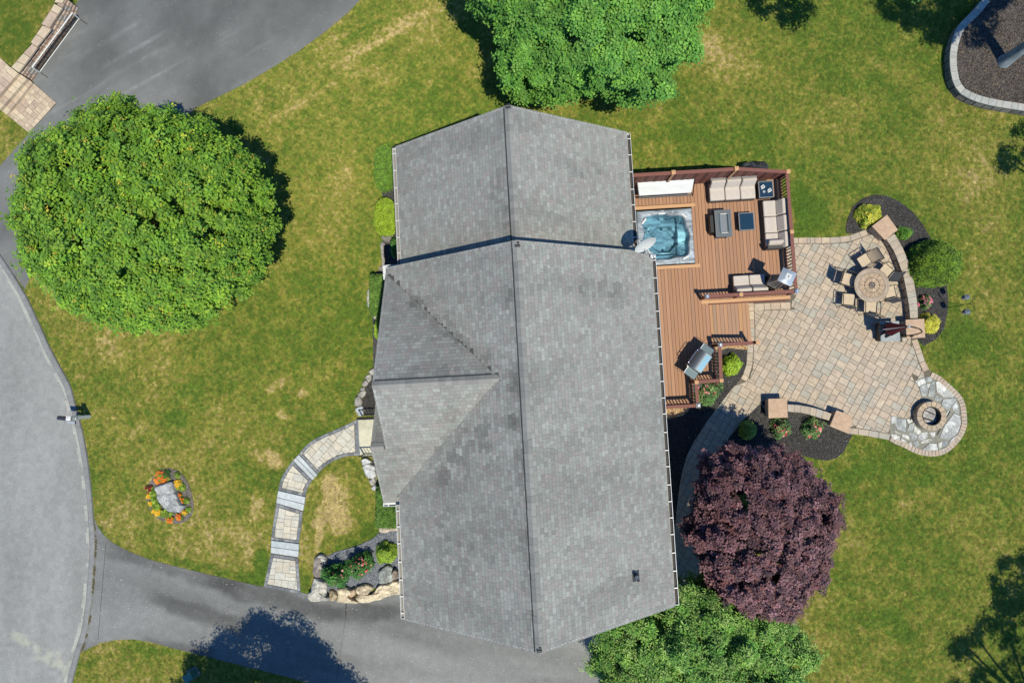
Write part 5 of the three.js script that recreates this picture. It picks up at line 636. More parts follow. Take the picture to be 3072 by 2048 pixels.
// ---------------------------------------------------------------- hot tub
const MARBLE = tex(512, 512, (i, j) => { const m = fbm(i / 90 + 3 * fbm(i / 120, j / 120, 2), j / 40, 5), v = 170 + 150 * (m - 0.42); return [v - 8, v, v + 8].map((x) => clamp(x, 60, 255)); }, { srgb: true, repeat: [1 / 1.6, 1 / 1.6] });
{
  const S = 2.36, t = hthing('hot_tub', 'marbled blue grey hot tub set into the deck, full of water', 'hot tub', 6.09, DK, -5.53), n = 96, cx = S / 2 - 0.03;
  const inside = (x, z) => { const a = Math.atan2(z, x), lob = 0.035 * Math.cos(a * 8 + 0.6) + 0.05 * Math.cos(a * 3 - 0.4), R = 0.97 + lob, p = 5; return (Math.pow(Math.abs(x) / R, p) + Math.pow(Math.abs(z) / R, p)) ** (1 / p); };
  const foot = (x, z) => { const u = x + 0.02, v = z - 0.02; return Math.max(Math.abs(u) / 0.5, Math.abs(v) / 0.5, (Math.abs(u) + Math.abs(v)) / 0.72); };
  const H = (x, z) => {
    const r = inside(x, z), f = foot(x, z); let y = 0.045 + 0.012 * (fbm(x * 5, z * 5, 2) - 0.5);
    if (r < 1) { const w = sstep(1, 0.87, r); let seat = 0.4 + 0.05 * Math.cos(Math.atan2(z, x) * 4) * sstep(0.6, 0.8, Math.hypot(x, z)); if (x > 0.52) seat = 0.3 + 0.08 * Math.sin(z * 4.2); if (z > 0.72 && x < 0.5) seat = 0.22; if (Math.abs(x - 0.52) < 0.035 && z > -0.15) seat -= 0.09; y -= w * seat + 0.0; y -= 0.2 * sstep(1.12, 0.98, f); }
    return y;
  };
  const g = new THREE.PlaneGeometry(S - 0.02, S - 0.02, n, n).rotateX(-Math.PI / 2), p = g.attributes.position;
  for (let i = 0; i < p.count; i++) { const x = p.getX(i), z = p.getZ(i); let y = H(x, z); const ed = Math.max(Math.abs(x), Math.abs(z)); if (ed > S / 2 - 0.05) y -= 0.06 * sstep(S / 2 - 0.05, S / 2 - 0.01, ed); p.setY(i, y); }
  g.computeVertexNormals(); { const u = g.attributes.uv; for (let i = 0; i < p.count; i++) u.setXY(i, p.getX(i), p.getZ(i)); }
  part(t, 'shell', g, new THREE.MeshPhysicalMaterial({ color: base(244, 248, 252), map: MARBLE, roughness: 0.45, clearcoat: 0.15, clearcoatRoughness: 0.3 }));
  part(t, 'cabinet', mg([bx(S, 0.66, 0.04, 0, -0.33, cx), bx(S, 0.66, 0.04, 0, -0.33, -cx), bx(0.04, 0.66, S - 0.1, cx, -0.33, 0), bx(0.04, 0.66, S - 0.1, -cx, -0.33, 0)]), M.dark);
  const wp = []; for (let k = 0; k < 120; k++) { const a = k / 120 * 6.2832, c = Math.cos(a), s = Math.sin(a); let r = 1; for (let q = 0; q < 8; q++) r /= inside(c * r, s * r) / 0.985; wp.push([c * r, s * r]); }
  const wg = slab(wp, -0.068, -0.066), wpz = wg.attributes.position; void wpz;
  const flat = new THREE.ShapeGeometry(new THREE.Shape(wp.map((q) => new THREE.Vector2(q[0], -q[1])))).rotateX(-Math.PI / 2).translate(0, -0.055, 0);
  const ripple = grain(256, 256, (i, j) => 255 * (0.6 * fbm(i / 22, j / 22, 3) + 0.4 * fbm(i / 60, j / 60, 2)), 1.4);
  { const q = flat.attributes.position, u = flat.attributes.uv; for (let i = 0; i < q.count; i++) u.setXY(i, q.getX(i), q.getZ(i)); }
  part(t, 'water', flat, new THREE.MeshPhysicalMaterial({ color: new THREE.Color(0.6, 0.85, 0.92), transmission: 1, thickness: 0, roughness: 0.02, ior: 1.33, bumpMap: ripple, bumpScale: 0.012, side: THREE.DoubleSide }));
  for (const [x, z, a] of [[0.82, -0.86, -0.75], [-0.86, -0.72, 0.85], [0.78, 0.92, 0.5], [-0.1, -1.0, 0]]) part(t, 'headrest', rb(0.3, 0.06, 0.09, 0.03, 0, 0, 0), M.white).position.set(x, 0.05, z), t.children.at(-1).rotation.y = a;
  const jet = new THREE.TorusGeometry(0.022, 0.009, 6, 12).rotateX(Math.PI / 2), jm = std(base(60, 76, 92), { roughness: 0.3, metalness: 0.4 });
  const jetAt = (x, z) => { const j = part(t, 'jet', jet, jm); j.position.set(x, H(x, z) + 0.012, z); };
  for (const [cx0, cz0, k, sp] of [[0.66, -0.68, 16, 0.15], [-0.7, -0.42, 12, 0.13], [-0.72, 0.62, 10, 0.12], [-0.2, -0.86, 3, 0.06], [0.1, -0.86, 4, 0.07], [0.42, 0.34, 7, 0.12], [0.85, 0.15, 3, 0.1], [0.78, 0.62, 4, 0.1]]) for (let i = 0; i < k; i++) jetAt(cx0 + rr(-1, 1) * sp, cz0 + rr(-1, 1) * sp);
  for (const [x, z] of [[-0.42, -0.12], [-0.42, 0.15], [0.42, -0.05], [-0.05, -0.44], [-0.05, 0.46]]) part(t, 'suction_cover', cyl(0.05, 0.05, 0.02, x, H(x, z) + 0.03, z, 12), jm);
  for (const [x, z, r] of [[1.02, -0.25, 0.06], [1.03, -0.08, 0.035], [0.35, -1.04, 0.05], [-0.45, -1.0, 0.05], [-0.85, 1.03, 0.12], [0.55, 1.04, 0.04], [-1.05, 0.1, 0.04]]) part(t, 'control_knob', mg([cyl(r * 0.9, r, 0.025, x, 0.06, z, 18), cyl(r * 0.3, r * 0.3, 0.04, x, 0.065, z, 10)]), std(base(190, 198, 206), { roughness: 0.3 }));
}
{ // folded cover on its lifter
  const a = HL(1910, 531, 1.6), b = HL(2089, 529, 1.6), c = HL(2070, 583, 1.0), w = b[0] - a[0], t = hthing('hot_tub_cover', 'white vinyl hot tub cover folded on its lifter by the privacy screen', 'spa cover', (a[0] + b[0]) / 2, DK, (a[1] + c[1]) / 2), dz = c[1] - a[1];
  const half = (tilt, y, z, th) => { const g = rb(w - 0.04, 0.09, Math.abs(dz) * 1.02, 0.03, 0, 0, 0, 2), p = g.attributes.position; for (let i = 0; i < p.count; i++) { const f = (p.getZ(i) / dz + 0.5); p.setX(i, p.getX(i) * (1 - 0.09 * f)); p.setY(i, p.getY(i) + (fbm(p.getX(i) * 3, p.getZ(i) * 3 + th, 2) - 0.5) * 0.02); } g.rotateX(tilt); return g.translate(0, y, z); };
  part(t, 'cover_panel', half(0.5, 0.62, 0, 1), M.whiteV); part(t, 'cover_panel', half(0.5, 0.5, -0.03, 5), M.whiteV);
  part(t, 'skirt', new RoundedBoxGeometry(w - 0.22, 0.18, 0.03, 1, 0.01).translate(0, 0.32, dz / 2 + 0.02), std(base(120, 128, 134), { roughness: 0.6 })); part(t, 'fold_strip', rb(w - 0.06, 0.03, 0.1, 0.01, 0, 0.8, -dz / 2 + 0.1), std(base(200, 206, 208), { roughness: 0.6 }));
  for (const s of [-1, 1]) { part(t, 'lifter_arm', mg([bar([s * (w / 2 + 0.02), 0, dz / 2], [s * (w / 2 - 0.02), 0.86, -dz / 2 + 0.1], 0.018), bar([s * (w / 2 + 0.02), 0, -dz / 2], [s * (w / 2), 0.8, -dz / 2 + 0.1], 0.018)]), M.iron); part(t, 'lifter_bracket', rb(0.08, 0.05, 0.12, 0.01, s * (w / 2 - 0.02), 0.84, -dz / 2 + 0.1), M.steel); }
}
// ---------------------------------------------------------------- deck furniture
const cushionGeo = (w, h, d, r = 0.05) => { const g = new RoundedBoxGeometry(w, h, d, 4, Math.min(r, h / 2.02)), p = g.attributes.position, sd = rnd() * 50; for (let i = 0; i < p.count; i++) { const x = p.getX(i) / w * 2, z = p.getZ(i) / d * 2; if (p.getY(i) > 0) p.setY(i, p.getY(i) + 0.02 * (1 - x * x) * (1 - z * z) + 0.012 * (fbm(x * 2 + sd, z * 2, 3) - 0.5)); } g.computeVertexNormals(); return g; };
function sofa(label, e, s, seats, w, depth, turn, end) {   // local: faces +z, seats along x
  const t = hthing('wicker_sofa', label, 'sofa', e, DK, s, 'wicker lounge sofas on the deck', turn), L = seats * w;
  for (let i = 0; i < seats; i++) {
    const x = -L / 2 + w * (i + 0.5);
    part(t, 'base', mg([bx(w - 0.02, 0.28, depth, x, 0.17, 0)]), M.wicker); part(t, 'back_frame', bx(w - 0.02, 0.56, 0.12, x, 0.44, -depth / 2 + 0.06), i % 2 ? M.wickerL : M.wickerL);
    part(t, 'seat_cushion', cushionGeo(w - 0.02, 0.13, depth - 0.16), M.cushion).position.set(x, 0.375, 0.07);
    const b = part(t, 'back_cushion', cushionGeo(w - 0.04, 0.15, 0.42), M.cushion); b.rotation.x = 1.12 + rr(-0.06, 0.06); b.position.set(x, 0.6, -depth / 2 + 0.24); b.rotation.z = rr(-0.03, 0.03);
  }
  for (const x of [-L / 2 + 0.05, L / 2 - 0.05]) for (const z of [-depth / 2 + 0.06, depth / 2 - 0.06]) part(t, 'foot', bx(0.05, 0.05, 0.05, x, 0.025, z), M.black);
  if (end) { part(t, 'end_frame', bx(0.1, 0.5, depth - 0.14, end * (L / 2 - 0.05), 0.42, 0.07), M.wicker); const b = part(t, 'end_cushion', cushionGeo(0.36, 0.14, depth - 0.26), M.cushion); b.rotation.z = end * -1.0; b.position.set(end * (L / 2 - 0.2), 0.57, 0.08); }
  return t;
}
{
  const a = HL(2198, 566, DK + 0.45), b = HL(2327, 672, DK + 0.45), c = HL(2250, 853, DK + 0.45);
  sofa('three seat wicker sofa with cream cushions against the privacy screen', a[0], a[1], 3, 0.635, 0.9, 0);
  sofa('three seat wicker sofa with cream cushions along the lawn railing', b[0], b[1], 3, 0.68, 0.9, -Math.PI / 2, 1);
  sofa('two seat wicker sofa with loose cream pillows beside the patio heater', c[0], c[1], 2, 0.66, 0.82, Math.PI);
}
function glassTable(name, label, x0, y0, x1, y1, h, kind) {
  const a = HL(x0, y0, DK + h), b = HL(x1, y1, DK + h), w = b[0] - a[0], d = b[1] - a[1], t = hthing(name, label, 'table', (a[0] + b[0]) / 2, DK, (a[1] + b[1]) / 2);
  part(t, 'base', mg([bx(w - 0.1, h - 0.06, d - 0.1, 0, (h - 0.06) / 2 + 0.02, 0)]), M.wicker);
  part(t, 'frame', mg([bx(w, 0.05, 0.035, 0, h - 0.03, d / 2 - 0.017), bx(w, 0.05, 0.035, 0, h - 0.03, -d / 2 + 0.017), bx(0.035, 0.05, d - 0.072, w / 2 - 0.017, h - 0.03, 0), bx(0.035, 0.05, d - 0.072, -w / 2 + 0.017, h - 0.03, 0)]), M.wickerL);
  part(t, 'glass_top', bx(w - 0.074, 0.012, d - 0.074, 0, h - 0.012, 0), M.glassTop); void kind; return t;
}
glassTable('side_table', 'square dark glass side table in the corner between two sofas', 2275, 543.5, 2323, 591, 0.5);
glassTable('coffee_table', 'square dark glass coffee table in the open middle of the deck', 2215.7, 638.5, 2266, 689, 0.36);
for (const [px, py, k, l] of [[1373, 318, 1, 'white square candle lantern nearer the privacy screen on the side table'], [1436, 350, 1, 'white square candle lantern nearer the lawn railing on the side table'], [1392, 360, 0, 'clear round glass bowl on the side table between the lanterns']]) {
  const [e, s] = HL(1850 + px * 0.3188, 460 + py * 0.3188, DK + 0.56), t = hthing(k ? 'candle_lantern' : 'glass_bowl', l, k ? 'lantern' : 'bowl', e, DK + 0.495, s, null, 0.5);
  if (k) { part(t, 'frame', mg([bx(0.13, 0.012, 0.13, 0, 0.006, 0), ...[[-1, -1], [1, -1], [1, 1], [-1, 1]].map(([x, z]) => bx(0.014, 0.15, 0.014, x * 0.058, 0.08, z * 0.058)), bx(0.13, 0.014, 0.035, 0, 0.155, 0.048), bx(0.13, 0.014, 0.035, 0, 0.155, -0.048), bx(0.035, 0.014, 0.06, 0.048, 0.155, 0), bx(0.035, 0.014, 0.06, -0.048, 0.155, 0)]), M.white); part(t, 'candle', cyl(0.025, 0.025, 0.07, 0, 0.05, 0), std(base(236, 226, 204))); }
  else part(t, 'bowl', new THREE.LatheGeometry([[0.001, 0], [0.03, 0.004], [0.055, 0.03], [0.062, 0.06], [0.056, 0.06], [0.05, 0.032], [0.001, 0.012]].map((q) => new THREE.Vector2(...q)), 24), new THREE.MeshPhysicalMaterial({ color: 0xffffff, transmission: 0.85, roughness: 0.1, thickness: 0, side: THREE.DoubleSide }));
}
{ // fire table
  const h = 0.62, a = HL(2143, 630.5, DK + h), b = HL(2199, 709, DK + h), w = b[0] - a[0], d = b[1] - a[1], t = hthing('fire_table', 'dark slatted gas fire table with glass guard and pale handles', 'fire table', (a[0] + b[0]) / 2, DK, (a[1] + b[1]) / 2), sl = std(base(112, 118, 124), { roughness: 0.5 });
  part(t, 'base', bx(w - 0.2, h - 0.05, d - 0.14, 0.02, (h - 0.05) / 2, 0), M.black);
  const n = 11; for (let i = 0; i < n; i++) { const x = -w / 2 + (i + 0.5) * w / n; if (Math.abs(x - 0.02) < 0.16) { for (const z of [-1, 1]) part(t, 'slat', bx(w / n - 0.008, 0.03, 0.16, x, h - 0.015, z * (d / 2 - 0.08)), sl); } else part(t, 'slat', bx(w / n - 0.008, 0.03, d, x, h - 0.015, 0), sl); }
  part(t, 'burner_pan', bx(0.33, 0.02, d - 0.34, 0.02, h - 0.04, 0), std(base(150, 156, 160), { roughness: 0.4, metalness: 0.5 }));
  for (const x of [-0.15, 0.19]) part(t, 'glass_guard', bx(0.008, 0.13, d - 0.36, x, h + 0.05, 0), new THREE.MeshPhysicalMaterial({ color: 0xdfeef0, transmission: 0.9, roughness: 0.05, thickness: 0, side: THREE.DoubleSide }));
  for (const z of [-1, 1]) part(t, 'handle', rb(0.27, 0.035, 0.03, 0.012, 0.02, h + 0.03, z * (d / 2 - 0.17)), M.white);
  part(t, 'control_knob', cyl(0.022, 0.022, 0.04, 0.1, h - 0.15, d / 2 - 0.05), M.steel); for (const x of [-w / 2 + 0.14, w / 2 - 0.1]) part(t, 'wheel', new THREE.CylinderGeometry(0.045, 0.045, 0.03, 14).rotateX(Math.PI / 2).translate(x, 0.045, d / 2 - 0.04), M.steel);
  part(t, 'tank_box', bx(0.3, 0.46, 0.7, -w / 2 + 0.0, 0.24, -0.05), M.black);
}
{ // pyramid patio heater
  const [e, s] = HL(2311, 850, DK + 0.3), t = hthing('patio_heater', 'pyramid patio heater with steel reflector hood at the railing corner', 'heater', e, DK, s, null, -0.5);
  const frust = (r0, r1, h, y) => new THREE.CylinderGeometry(r1, r0, h, 4).rotateY(Math.PI / 4).translate(0, y, 0);
  part(t, 'base_cabinet', frust(0.36, 0.31, 0.72, 0.4), M.black); part(t, 'plinth', bx(0.56, 0.05, 0.56, 0, 0.03, 0), M.black);
  part(t, 'burner_deck', frust(0.31, 0.29, 0.04, 0.79), M.steel);
  for (const [x, z] of [[-1, -1], [1, -1], [1, 1], [-1, 1]]) part(t, 'corner_leg', bar([x * 0.215, 0.8, z * 0.215], [x * 0.1, 2.16, z * 0.1], 0.02), M.steel);
  part(t, 'flame_tube', new THREE.CylinderGeometry(0.05, 0.05, 1.3, 16, 1, true).translate(0, 1.46, 0), new THREE.MeshPhysicalMaterial({ color: 0xe8f2f4, transmission: 0.9, roughness: 0.05, thickness: 0, side: THREE.DoubleSide }));
  for (let i = 0; i < 4; i++) { const g = new THREE.BufferGeometry(), q = [[-0.2, 0.82, 0.205], [0.2, 0.82, 0.205], [0.1, 1.9, 0.112], [-0.1, 1.9, 0.112]]; g.setAttribute('position', new THREE.Float32BufferAttribute([0, 1, 2, 0, 2, 3].flatMap((k) => q[k]), 3)); g.computeVertexNormals(); part(t, 'mesh_guard', g.rotateY(i * Math.PI / 2), std(base(150, 160, 166), { roughness: 0.35, metalness: 0.6 })); for (const x of [-0.1, 0, 0.1]) part(t, 'guard_bar', bar([x * 1.6, 0.84, 0.212], [x * 0.8, 1.88, 0.12], 0.006).rotateY(i * Math.PI / 2), M.dark); }
  part(t, 'hood', new THREE.CylinderGeometry(0.16, 0.4, 0.16, 4, 1, true).rotateY(Math.PI / 4).translate(0, 2.28, 0), std(base(214, 222, 228), { roughness: 0.38, metalness: 0.45 })); part(t, 'hood_top', bx(0.22, 0.015, 0.22, 0, 2.36, 0), std(base(236, 236, 236), { roughness: 0.35, metalness: 0.3 })); part(t, 'finial', cyl(0.02, 0.03, 0.03, 0, 2.38, 0), M.black);
}
{ // gas grill, front to the upper left
  const c = W(2097, 1083, DK + 0.9), f = Math.atan2(820, 575), t = thing('gas_grill', 'stainless gas grill with side shelves at the deck corner', 'grill', [c.x, DK, c.z], f, null);   // local x along the grill, +z away from its handle
  const sh = std(base(96, 112, 120), { roughness: 0.35, metalness: 0.55 });
  part(t, 'cabinet', rb(0.82, 0.72, 0.5, 0.02, 0, 0.46, 0.02), sh); part(t, 'firebox', rb(0.84, 0.16, 0.54, 0.03, 0, 0.86, 0.02), M.dark);
  { const lid = new THREE.Shape(); lid.moveTo(-0.27, 0); lid.lineTo(-0.27, 0.06); lid.bezierCurveTo(-0.25, 0.2, -0.1, 0.25, 0.02, 0.25); lid.lineTo(0.27, 0.24); lid.lineTo(0.28, 0); const g = new THREE.ExtrudeGeometry(lid, { depth: 0.8, bevelEnabled: true, bevelSize: 0.012, bevelThickness: 0.012, bevelSegments: 2, curveSegments: 10 }).translate(0, 0, -0.4).rotateY(-Math.PI / 2).translate(0, 0.94, 0.0); part(t, 'lid', g, new THREE.MeshStandardMaterial({ color: new THREE.Color(0.13, 0.14, 0.15), metalness: 0.6, roughness: 0.38 })); }
  part(t, 'lid_top', bx(0.72, 0.012, 0.23, 0, 1.199, 0.16), std(base(140, 188, 212), { metalness: 0.25, roughness: 0.32 }));
  part(t, 'lid_handle', tube([[-0.32, 1.06, -0.24], [-0.32, 1.08, -0.33], [-0.24, 1.09, -0.34], [0.24, 1.09, -0.34], [0.32, 1.08, -0.33], [0.32, 1.06, -0.24]], 0.014, 24), M.chrome);
  part(t, 'badge', mg([bx(0.05, 0.006, 0.03, 0.06, 1.19, -0.02)]), M.white); part(t, 'gauge', cyl(0.03, 0.03, 0.01, -0.02, 1.18, -0.06), std(base(150, 40, 40)));
  for (const s of [-1, 1]) { part(t, 'side_shelf', rb(0.32, 0.035, 0.5, 0.015, s * 0.57, 0.9, 0.02), sh); part(t, 'shelf_front', rb(0.32, 0.08, 0.03, 0.01, s * 0.57, 0.88, -0.235), M.steel); part(t, 'towel_bar', tube([[s * 0.73, 0.88, -0.18], [s * 0.78, 0.88, -0.16], [s * 0.78, 0.88, 0.18], [s * 0.73, 0.88, 0.2]], 0.009, 14), M.iron); }
  part(t, 'control_panel', rb(0.86, 0.1, 0.06, 0.015, 0, 0.88, -0.27), M.steel); for (const x of [-0.28, -0.1, 0.1, 0.28]) part(t, 'knob', new THREE.CylinderGeometry(0.026, 0.03, 0.035, 14).rotateX(Math.PI / 2).translate(x, 0.88, -0.315), M.dark);
  for (const x of [-0.2, 0.2]) part(t, 'cabinet_door', rb(0.38, 0.56, 0.02, 0.01, x, 0.45, -0.245), M.steel), part(t, 'door_handle', tube([[x * 0.4, 0.6, -0.26], [x * 0.4, 0.6, -0.31], [x * 0.4, 0.4, -0.31], [x * 0.4, 0.4, -0.26]], 0.008, 10), M.chrome);
  for (const x of [-0.36, 0.36]) for (const z of [-0.2, 0.22]) part(t, 'caster', new THREE.CylinderGeometry(0.05, 0.05, 0.03, 14).rotateZ(Math.PI / 2).translate(x, 0.05, z), M.black);
  part(t, 'side_handle', tube([[-0.25, 0.86, -0.32], [-0.3, 0.86, -0.4], [-0.1, 0.86, -0.4], [-0.14, 0.86, -0.32]], 0.01, 12), M.iron);
}
// ---------------------------------------------------------------- patio furniture
const PY = 0.052;
{
  const c = W(2616.6, 855, 0.75), t = thing('dining_table', 'round mosaic stone patio table with umbrella hole', 'table', [c.x, PY, c.z]), R = 0.725;
  const topC = tex(512, 512, (i, j) => { const v = 214 + 90 * (fbm(i / 20, j / 20, 4) - 0.5) + 30 * (hash(i, j) - 0.5), w = fbm(i / 50 + 9, j / 50, 3); return [v, v - 6 - 18 * w, v - 18 - 26 * w].map((x) => clamp(x, 0, 255)); }, { srgb: true, repeat: [0.8, 0.8] });
  const mt = (r, g, b) => std(base(r, g, b), { map: topC, roughness: 0.6 });
  part(t, 'rim', new THREE.LatheGeometry([[0.54, 0.675], [R - 0.02, 0.675], [R, 0.685], [R, 0.7], [R - 0.015, 0.708], [0.545, 0.708]].map((q) => new THREE.Vector2(...q)), 72), mt(216, 206, 194));
  part(t, 'inlay_band', new THREE.LatheGeometry([[0.51, 0.703], [0.545, 0.703]].map((q) => new THREE.Vector2(...q)), 72), mt(190, 176, 160));
  const n = 14; for (const [r0, r1, k] of [[0.12, 0.3, 8], [0.302, 0.51, n]]) for (let i = 0; i < k; i++) { const a0 = i / k * 6.2832 + 0.006, a1 = (i + 1) / k * 6.2832 - 0.006, q = []; for (let s = 0; s <= 4; s++) { const a = mixn(a0, a1, s / 4); q.push([r1 * Math.cos(a), r1 * Math.sin(a)]); } for (let s = 4; s >= 0; s--) { const a = mixn(a0, a1, s / 4); q.push([r0 * Math.cos(a), r0 * Math.sin(a)]); } part(t, 'mosaic_tile', slab(q, 0.69, 0.707, 0.002, rnd() * 5), pick([mt(232, 214, 190), mt(228, 208, 184), mt(236, 220, 196), mt(224, 206, 182)])); }
  part(t, 'umbrella_ring', new THREE.LatheGeometry([[0.022, 0.69], [0.022, 0.716], [0.09, 0.716], [0.11, 0.706]].map((q) => new THREE.Vector2(...q)), 36), std(base(112, 98, 90), { roughness: 0.5 }));
  part(t, 'underside', cyl(R - 0.03, R - 0.03, 0.02, 0, 0.67, 0, 48), M.chairFrame);
  for (let i = 0; i < 4; i++) part(t, 'leg', tube([[0.5, 0.66, 0], [0.42, 0.4, 0], [0.34, 0.15, 0], [0.45, 0, 0]], 0.025, 12).rotateY(i * Math.PI / 2 + 0.4), M.chairFrame); part(t, 'leg_ring', new THREE.TorusGeometry(0.37, 0.015, 6, 32).rotateX(Math.PI / 2).translate(0, 0.22, 0), M.chairFrame);
}
function chair(px, py, fx, fy, label) {   // faces (fx, fy) in plan
  const c = W(px, py, 0.45), t = thing('patio_chair', label, 'chair', [c.x, PY, c.z], Math.atan2(fx, fy), 'beige sling chairs round the dining table'), f = M.chairFrame, w = 0.27;
  part(t, 'seat', (() => { const g = new THREE.PlaneGeometry(2 * w - 0.04, 0.5, 4, 8).rotateX(-Math.PI / 2), p = g.attributes.position; for (let i = 0; i < p.count; i++) p.setY(i, 0.41 - 0.02 * Math.cos(p.getX(i) * 5) + p.getZ(i) * 0.06); g.computeVertexNormals(); return g; })(), M.sling);
  part(t, 'backrest', (() => { const g = new THREE.PlaneGeometry(2 * w - 0.04, 0.58, 4, 8), p = g.attributes.position; for (let i = 0; i < p.count; i++) p.setZ(i, -0.26 - (p.getY(i) + 0.29) * 0.3 - 0.03 * Math.sin((p.getY(i) + 0.29) / 0.58 * 3.14)); g.translate(0, 0.7, 0); g.computeVertexNormals(); return g; })(), M.sling);
  for (const s of [-1, 1]) {
    part(t, 'side_frame', tube([[s * w, 0.44, 0.27], [s * w, 0.39, 0], [s * w, 0.4, -0.23], [s * w, 0.62, -0.32], [s * w, 1.0, -0.44]], 0.014, 20), f);
    part(t, 'armrest', tube([[s * (w + 0.03), 0.62, -0.32], [s * (w + 0.04), 0.65, -0.1], [s * (w + 0.04), 0.64, 0.18], [s * (w + 0.03), 0.58, 0.26]], 0.018, 16), f);
    part(t, 'leg', tube([[s * (w + 0.03), 0.58, 0.26], [s * (w + 0.02), 0.3, 0.27], [s * (w + 0.01), 0, 0.26]], 0.014, 10), f); part(t, 'leg', tube([[s * (w + 0.03), 0.62, -0.32], [s * (w + 0.02), 0.3, -0.27], [s * (w + 0.01), 0, -0.33]], 0.014, 10), f);
  }
  part(t, 'top_bar', bar([-w, 1.0, -0.44], [w, 1.0, -0.44], 0.014), f); part(t, 'stretcher', bar([-w, 0.4, -0.22], [w, 0.4, -0.22], 0.012), f);
}
chair(2596, 782, -0.85, 0.53, 'beige sling chair turned from the table toward the deck, beside the border pavers');
chair(2543, 838, 1, 0.3, 'beige sling chair facing the table from the deck side');
chair(2546, 899, 0.1, -1, 'beige sling chair set back on the open patio side of the table');
chair(2612, 922, 0.05, -1, 'beige sling chair tucked under the table nearest the flag umbrella');
chair(2668, 878, -0.25, -1, 'beige sling chair between table and the low seat wall');
chair(2659, 815, -0.75, -0.66, 'beige sling chair angled beside the low seat wall near the juniper');
{ // resin deck box
  const a = W(2641, 963, 0.55), b = W(2702, 1024, 0.55), w = b.x - a.x, d = b.z - a.z, t = thing('deck_box', 'grey resin deck box beside the stone pillar', 'box', [(a.x + b.x) / 2, PY, (a.z + b.z) / 2], 0.03);
  part(t, 'body', rb(w - 0.06, 0.44, d - 0.06, 0.06, 0, 0.22, 0), std(base(70, 66, 66), { roughness: 0.6 })); part(t, 'lid', rb(w, 0.07, d, 0.03, 0, 0.47, 0), std(base(168, 174, 174), { roughness: 0.55, map: C_SAND }));
}
{ // folded cantilever umbrella with a stars and stripes canopy
  const b = V(15.74, 0, -1.72), t = thing('cantilever_umbrella', 'folded cantilever umbrella in red, white and blue flag cloth', 'umbrella', [b.x, PY, b.z]), hub = W(2727, 979, 2.55), o = V(hub.x - b.x, 2.5, hub.z - b.z);
  const tip = o.clone().add(V(-0.02, -1.75, 0.02)), n = 16, red = std(base(156, 52, 58), { roughness: 0.9 }), wht = std(base(226, 210, 208), { roughness: 0.9 }), blu = std(base(36, 66, 82), { roughness: 0.9 });
  for (let i = 0; i < n; i++) {
    const a0 = i / n * 6.2832, fold = (i % 2 ? 0.16 : 0.3), P = (f, a, r) => V(mixn(o.x, tip.x, f) + Math.cos(a) * r, mixn(o.y, tip.y, f) + rr(-0.01, 0.01), mixn(o.z, tip.z, f) + Math.sin(a) * r), rows = [0, 0.3, 0.62, 0.8, 1], pts = rows.map((f) => [P(f, a0, 0.03 + fold * f * 1.0), P(f, a0 + 0.42, 0.03 + (0.46 - fold) * f * 1.05)]);
    const mk = (k) => { const g = new THREE.BufferGeometry(), [a, b2] = pts[k], [c, d] = pts[k + 1]; g.setAttribute('position', new THREE.Float32BufferAttribute([a, b2, d, a, d, c].flatMap((v) => v.toArray()), 3)); g.computeVertexNormals(); return g; };
    part(t, 'stripe_panel', mg([mk(0), mk(1), mk(2)]), i % 5 === 2 ? wht : red); part(t, 'star_panel', mk(3), i % 3 === 1 && i < 12 ? blu : i % 5 === 0 ? wht : blu);
    if (i % 2) { const s = P(0.9, a0 + 0.2, 0.03 + 0.2); part(t, 'star', new THREE.CircleGeometry(0.035, 5).rotateX(-0.9).rotateY(-a0 + 1.5).translate(s.x, s.y, s.z + 0.01), wht); }
    part(t, 'rib', bar(P(0, a0, 0.03).toArray(), P(1.03, a0, 0.2).toArray(), 0.007), M.chairFrame);
  }
  part(t, 'hub', mg([cyl(0.05, 0.06, 0.12, o.x, o.y + 0.04, o.z)]), M.steel); part(t, 'runner', cyl(0.05, 0.05, 0.1, mixn(o.x, tip.x, 0.5), mixn(o.y, tip.y, 0.5), mixn(o.z, tip.z, 0.5)), M.dark);
  part(t, 'mast', tube([[0, 0.05, 0], [-0.04, 0.7, 0.02], [-0.16, 1.5, 0.02], [-0.34, 2.2, 0.0], [-0.5, 2.56, -0.04], [-0.68, 2.66, o.z * 0.6], [o.x, 2.58, o.z]], 0.03, 40, 8), std(base(92, 78, 66), { roughness: 0.4, metalness: 0.5 }));
  part(t, 'crank', mg([rb(0.09, 0.16, 0.1, 0.02, -0.08, 1.05, 0.05), bar([-0.08, 1.05, 0.1], [-0.08, 1.05, 0.2], 0.012)]), M.black);
  part(t, 'base_plate', mg([bx(0.3, 0.05, 0.09, 0.08, 0.03, 0), bx(0.09, 0.05, 0.5, 0.02, 0.031, 0), cyl(0.06, 0.07, 0.2, 0, 0.12, 0)]), M.black);
}
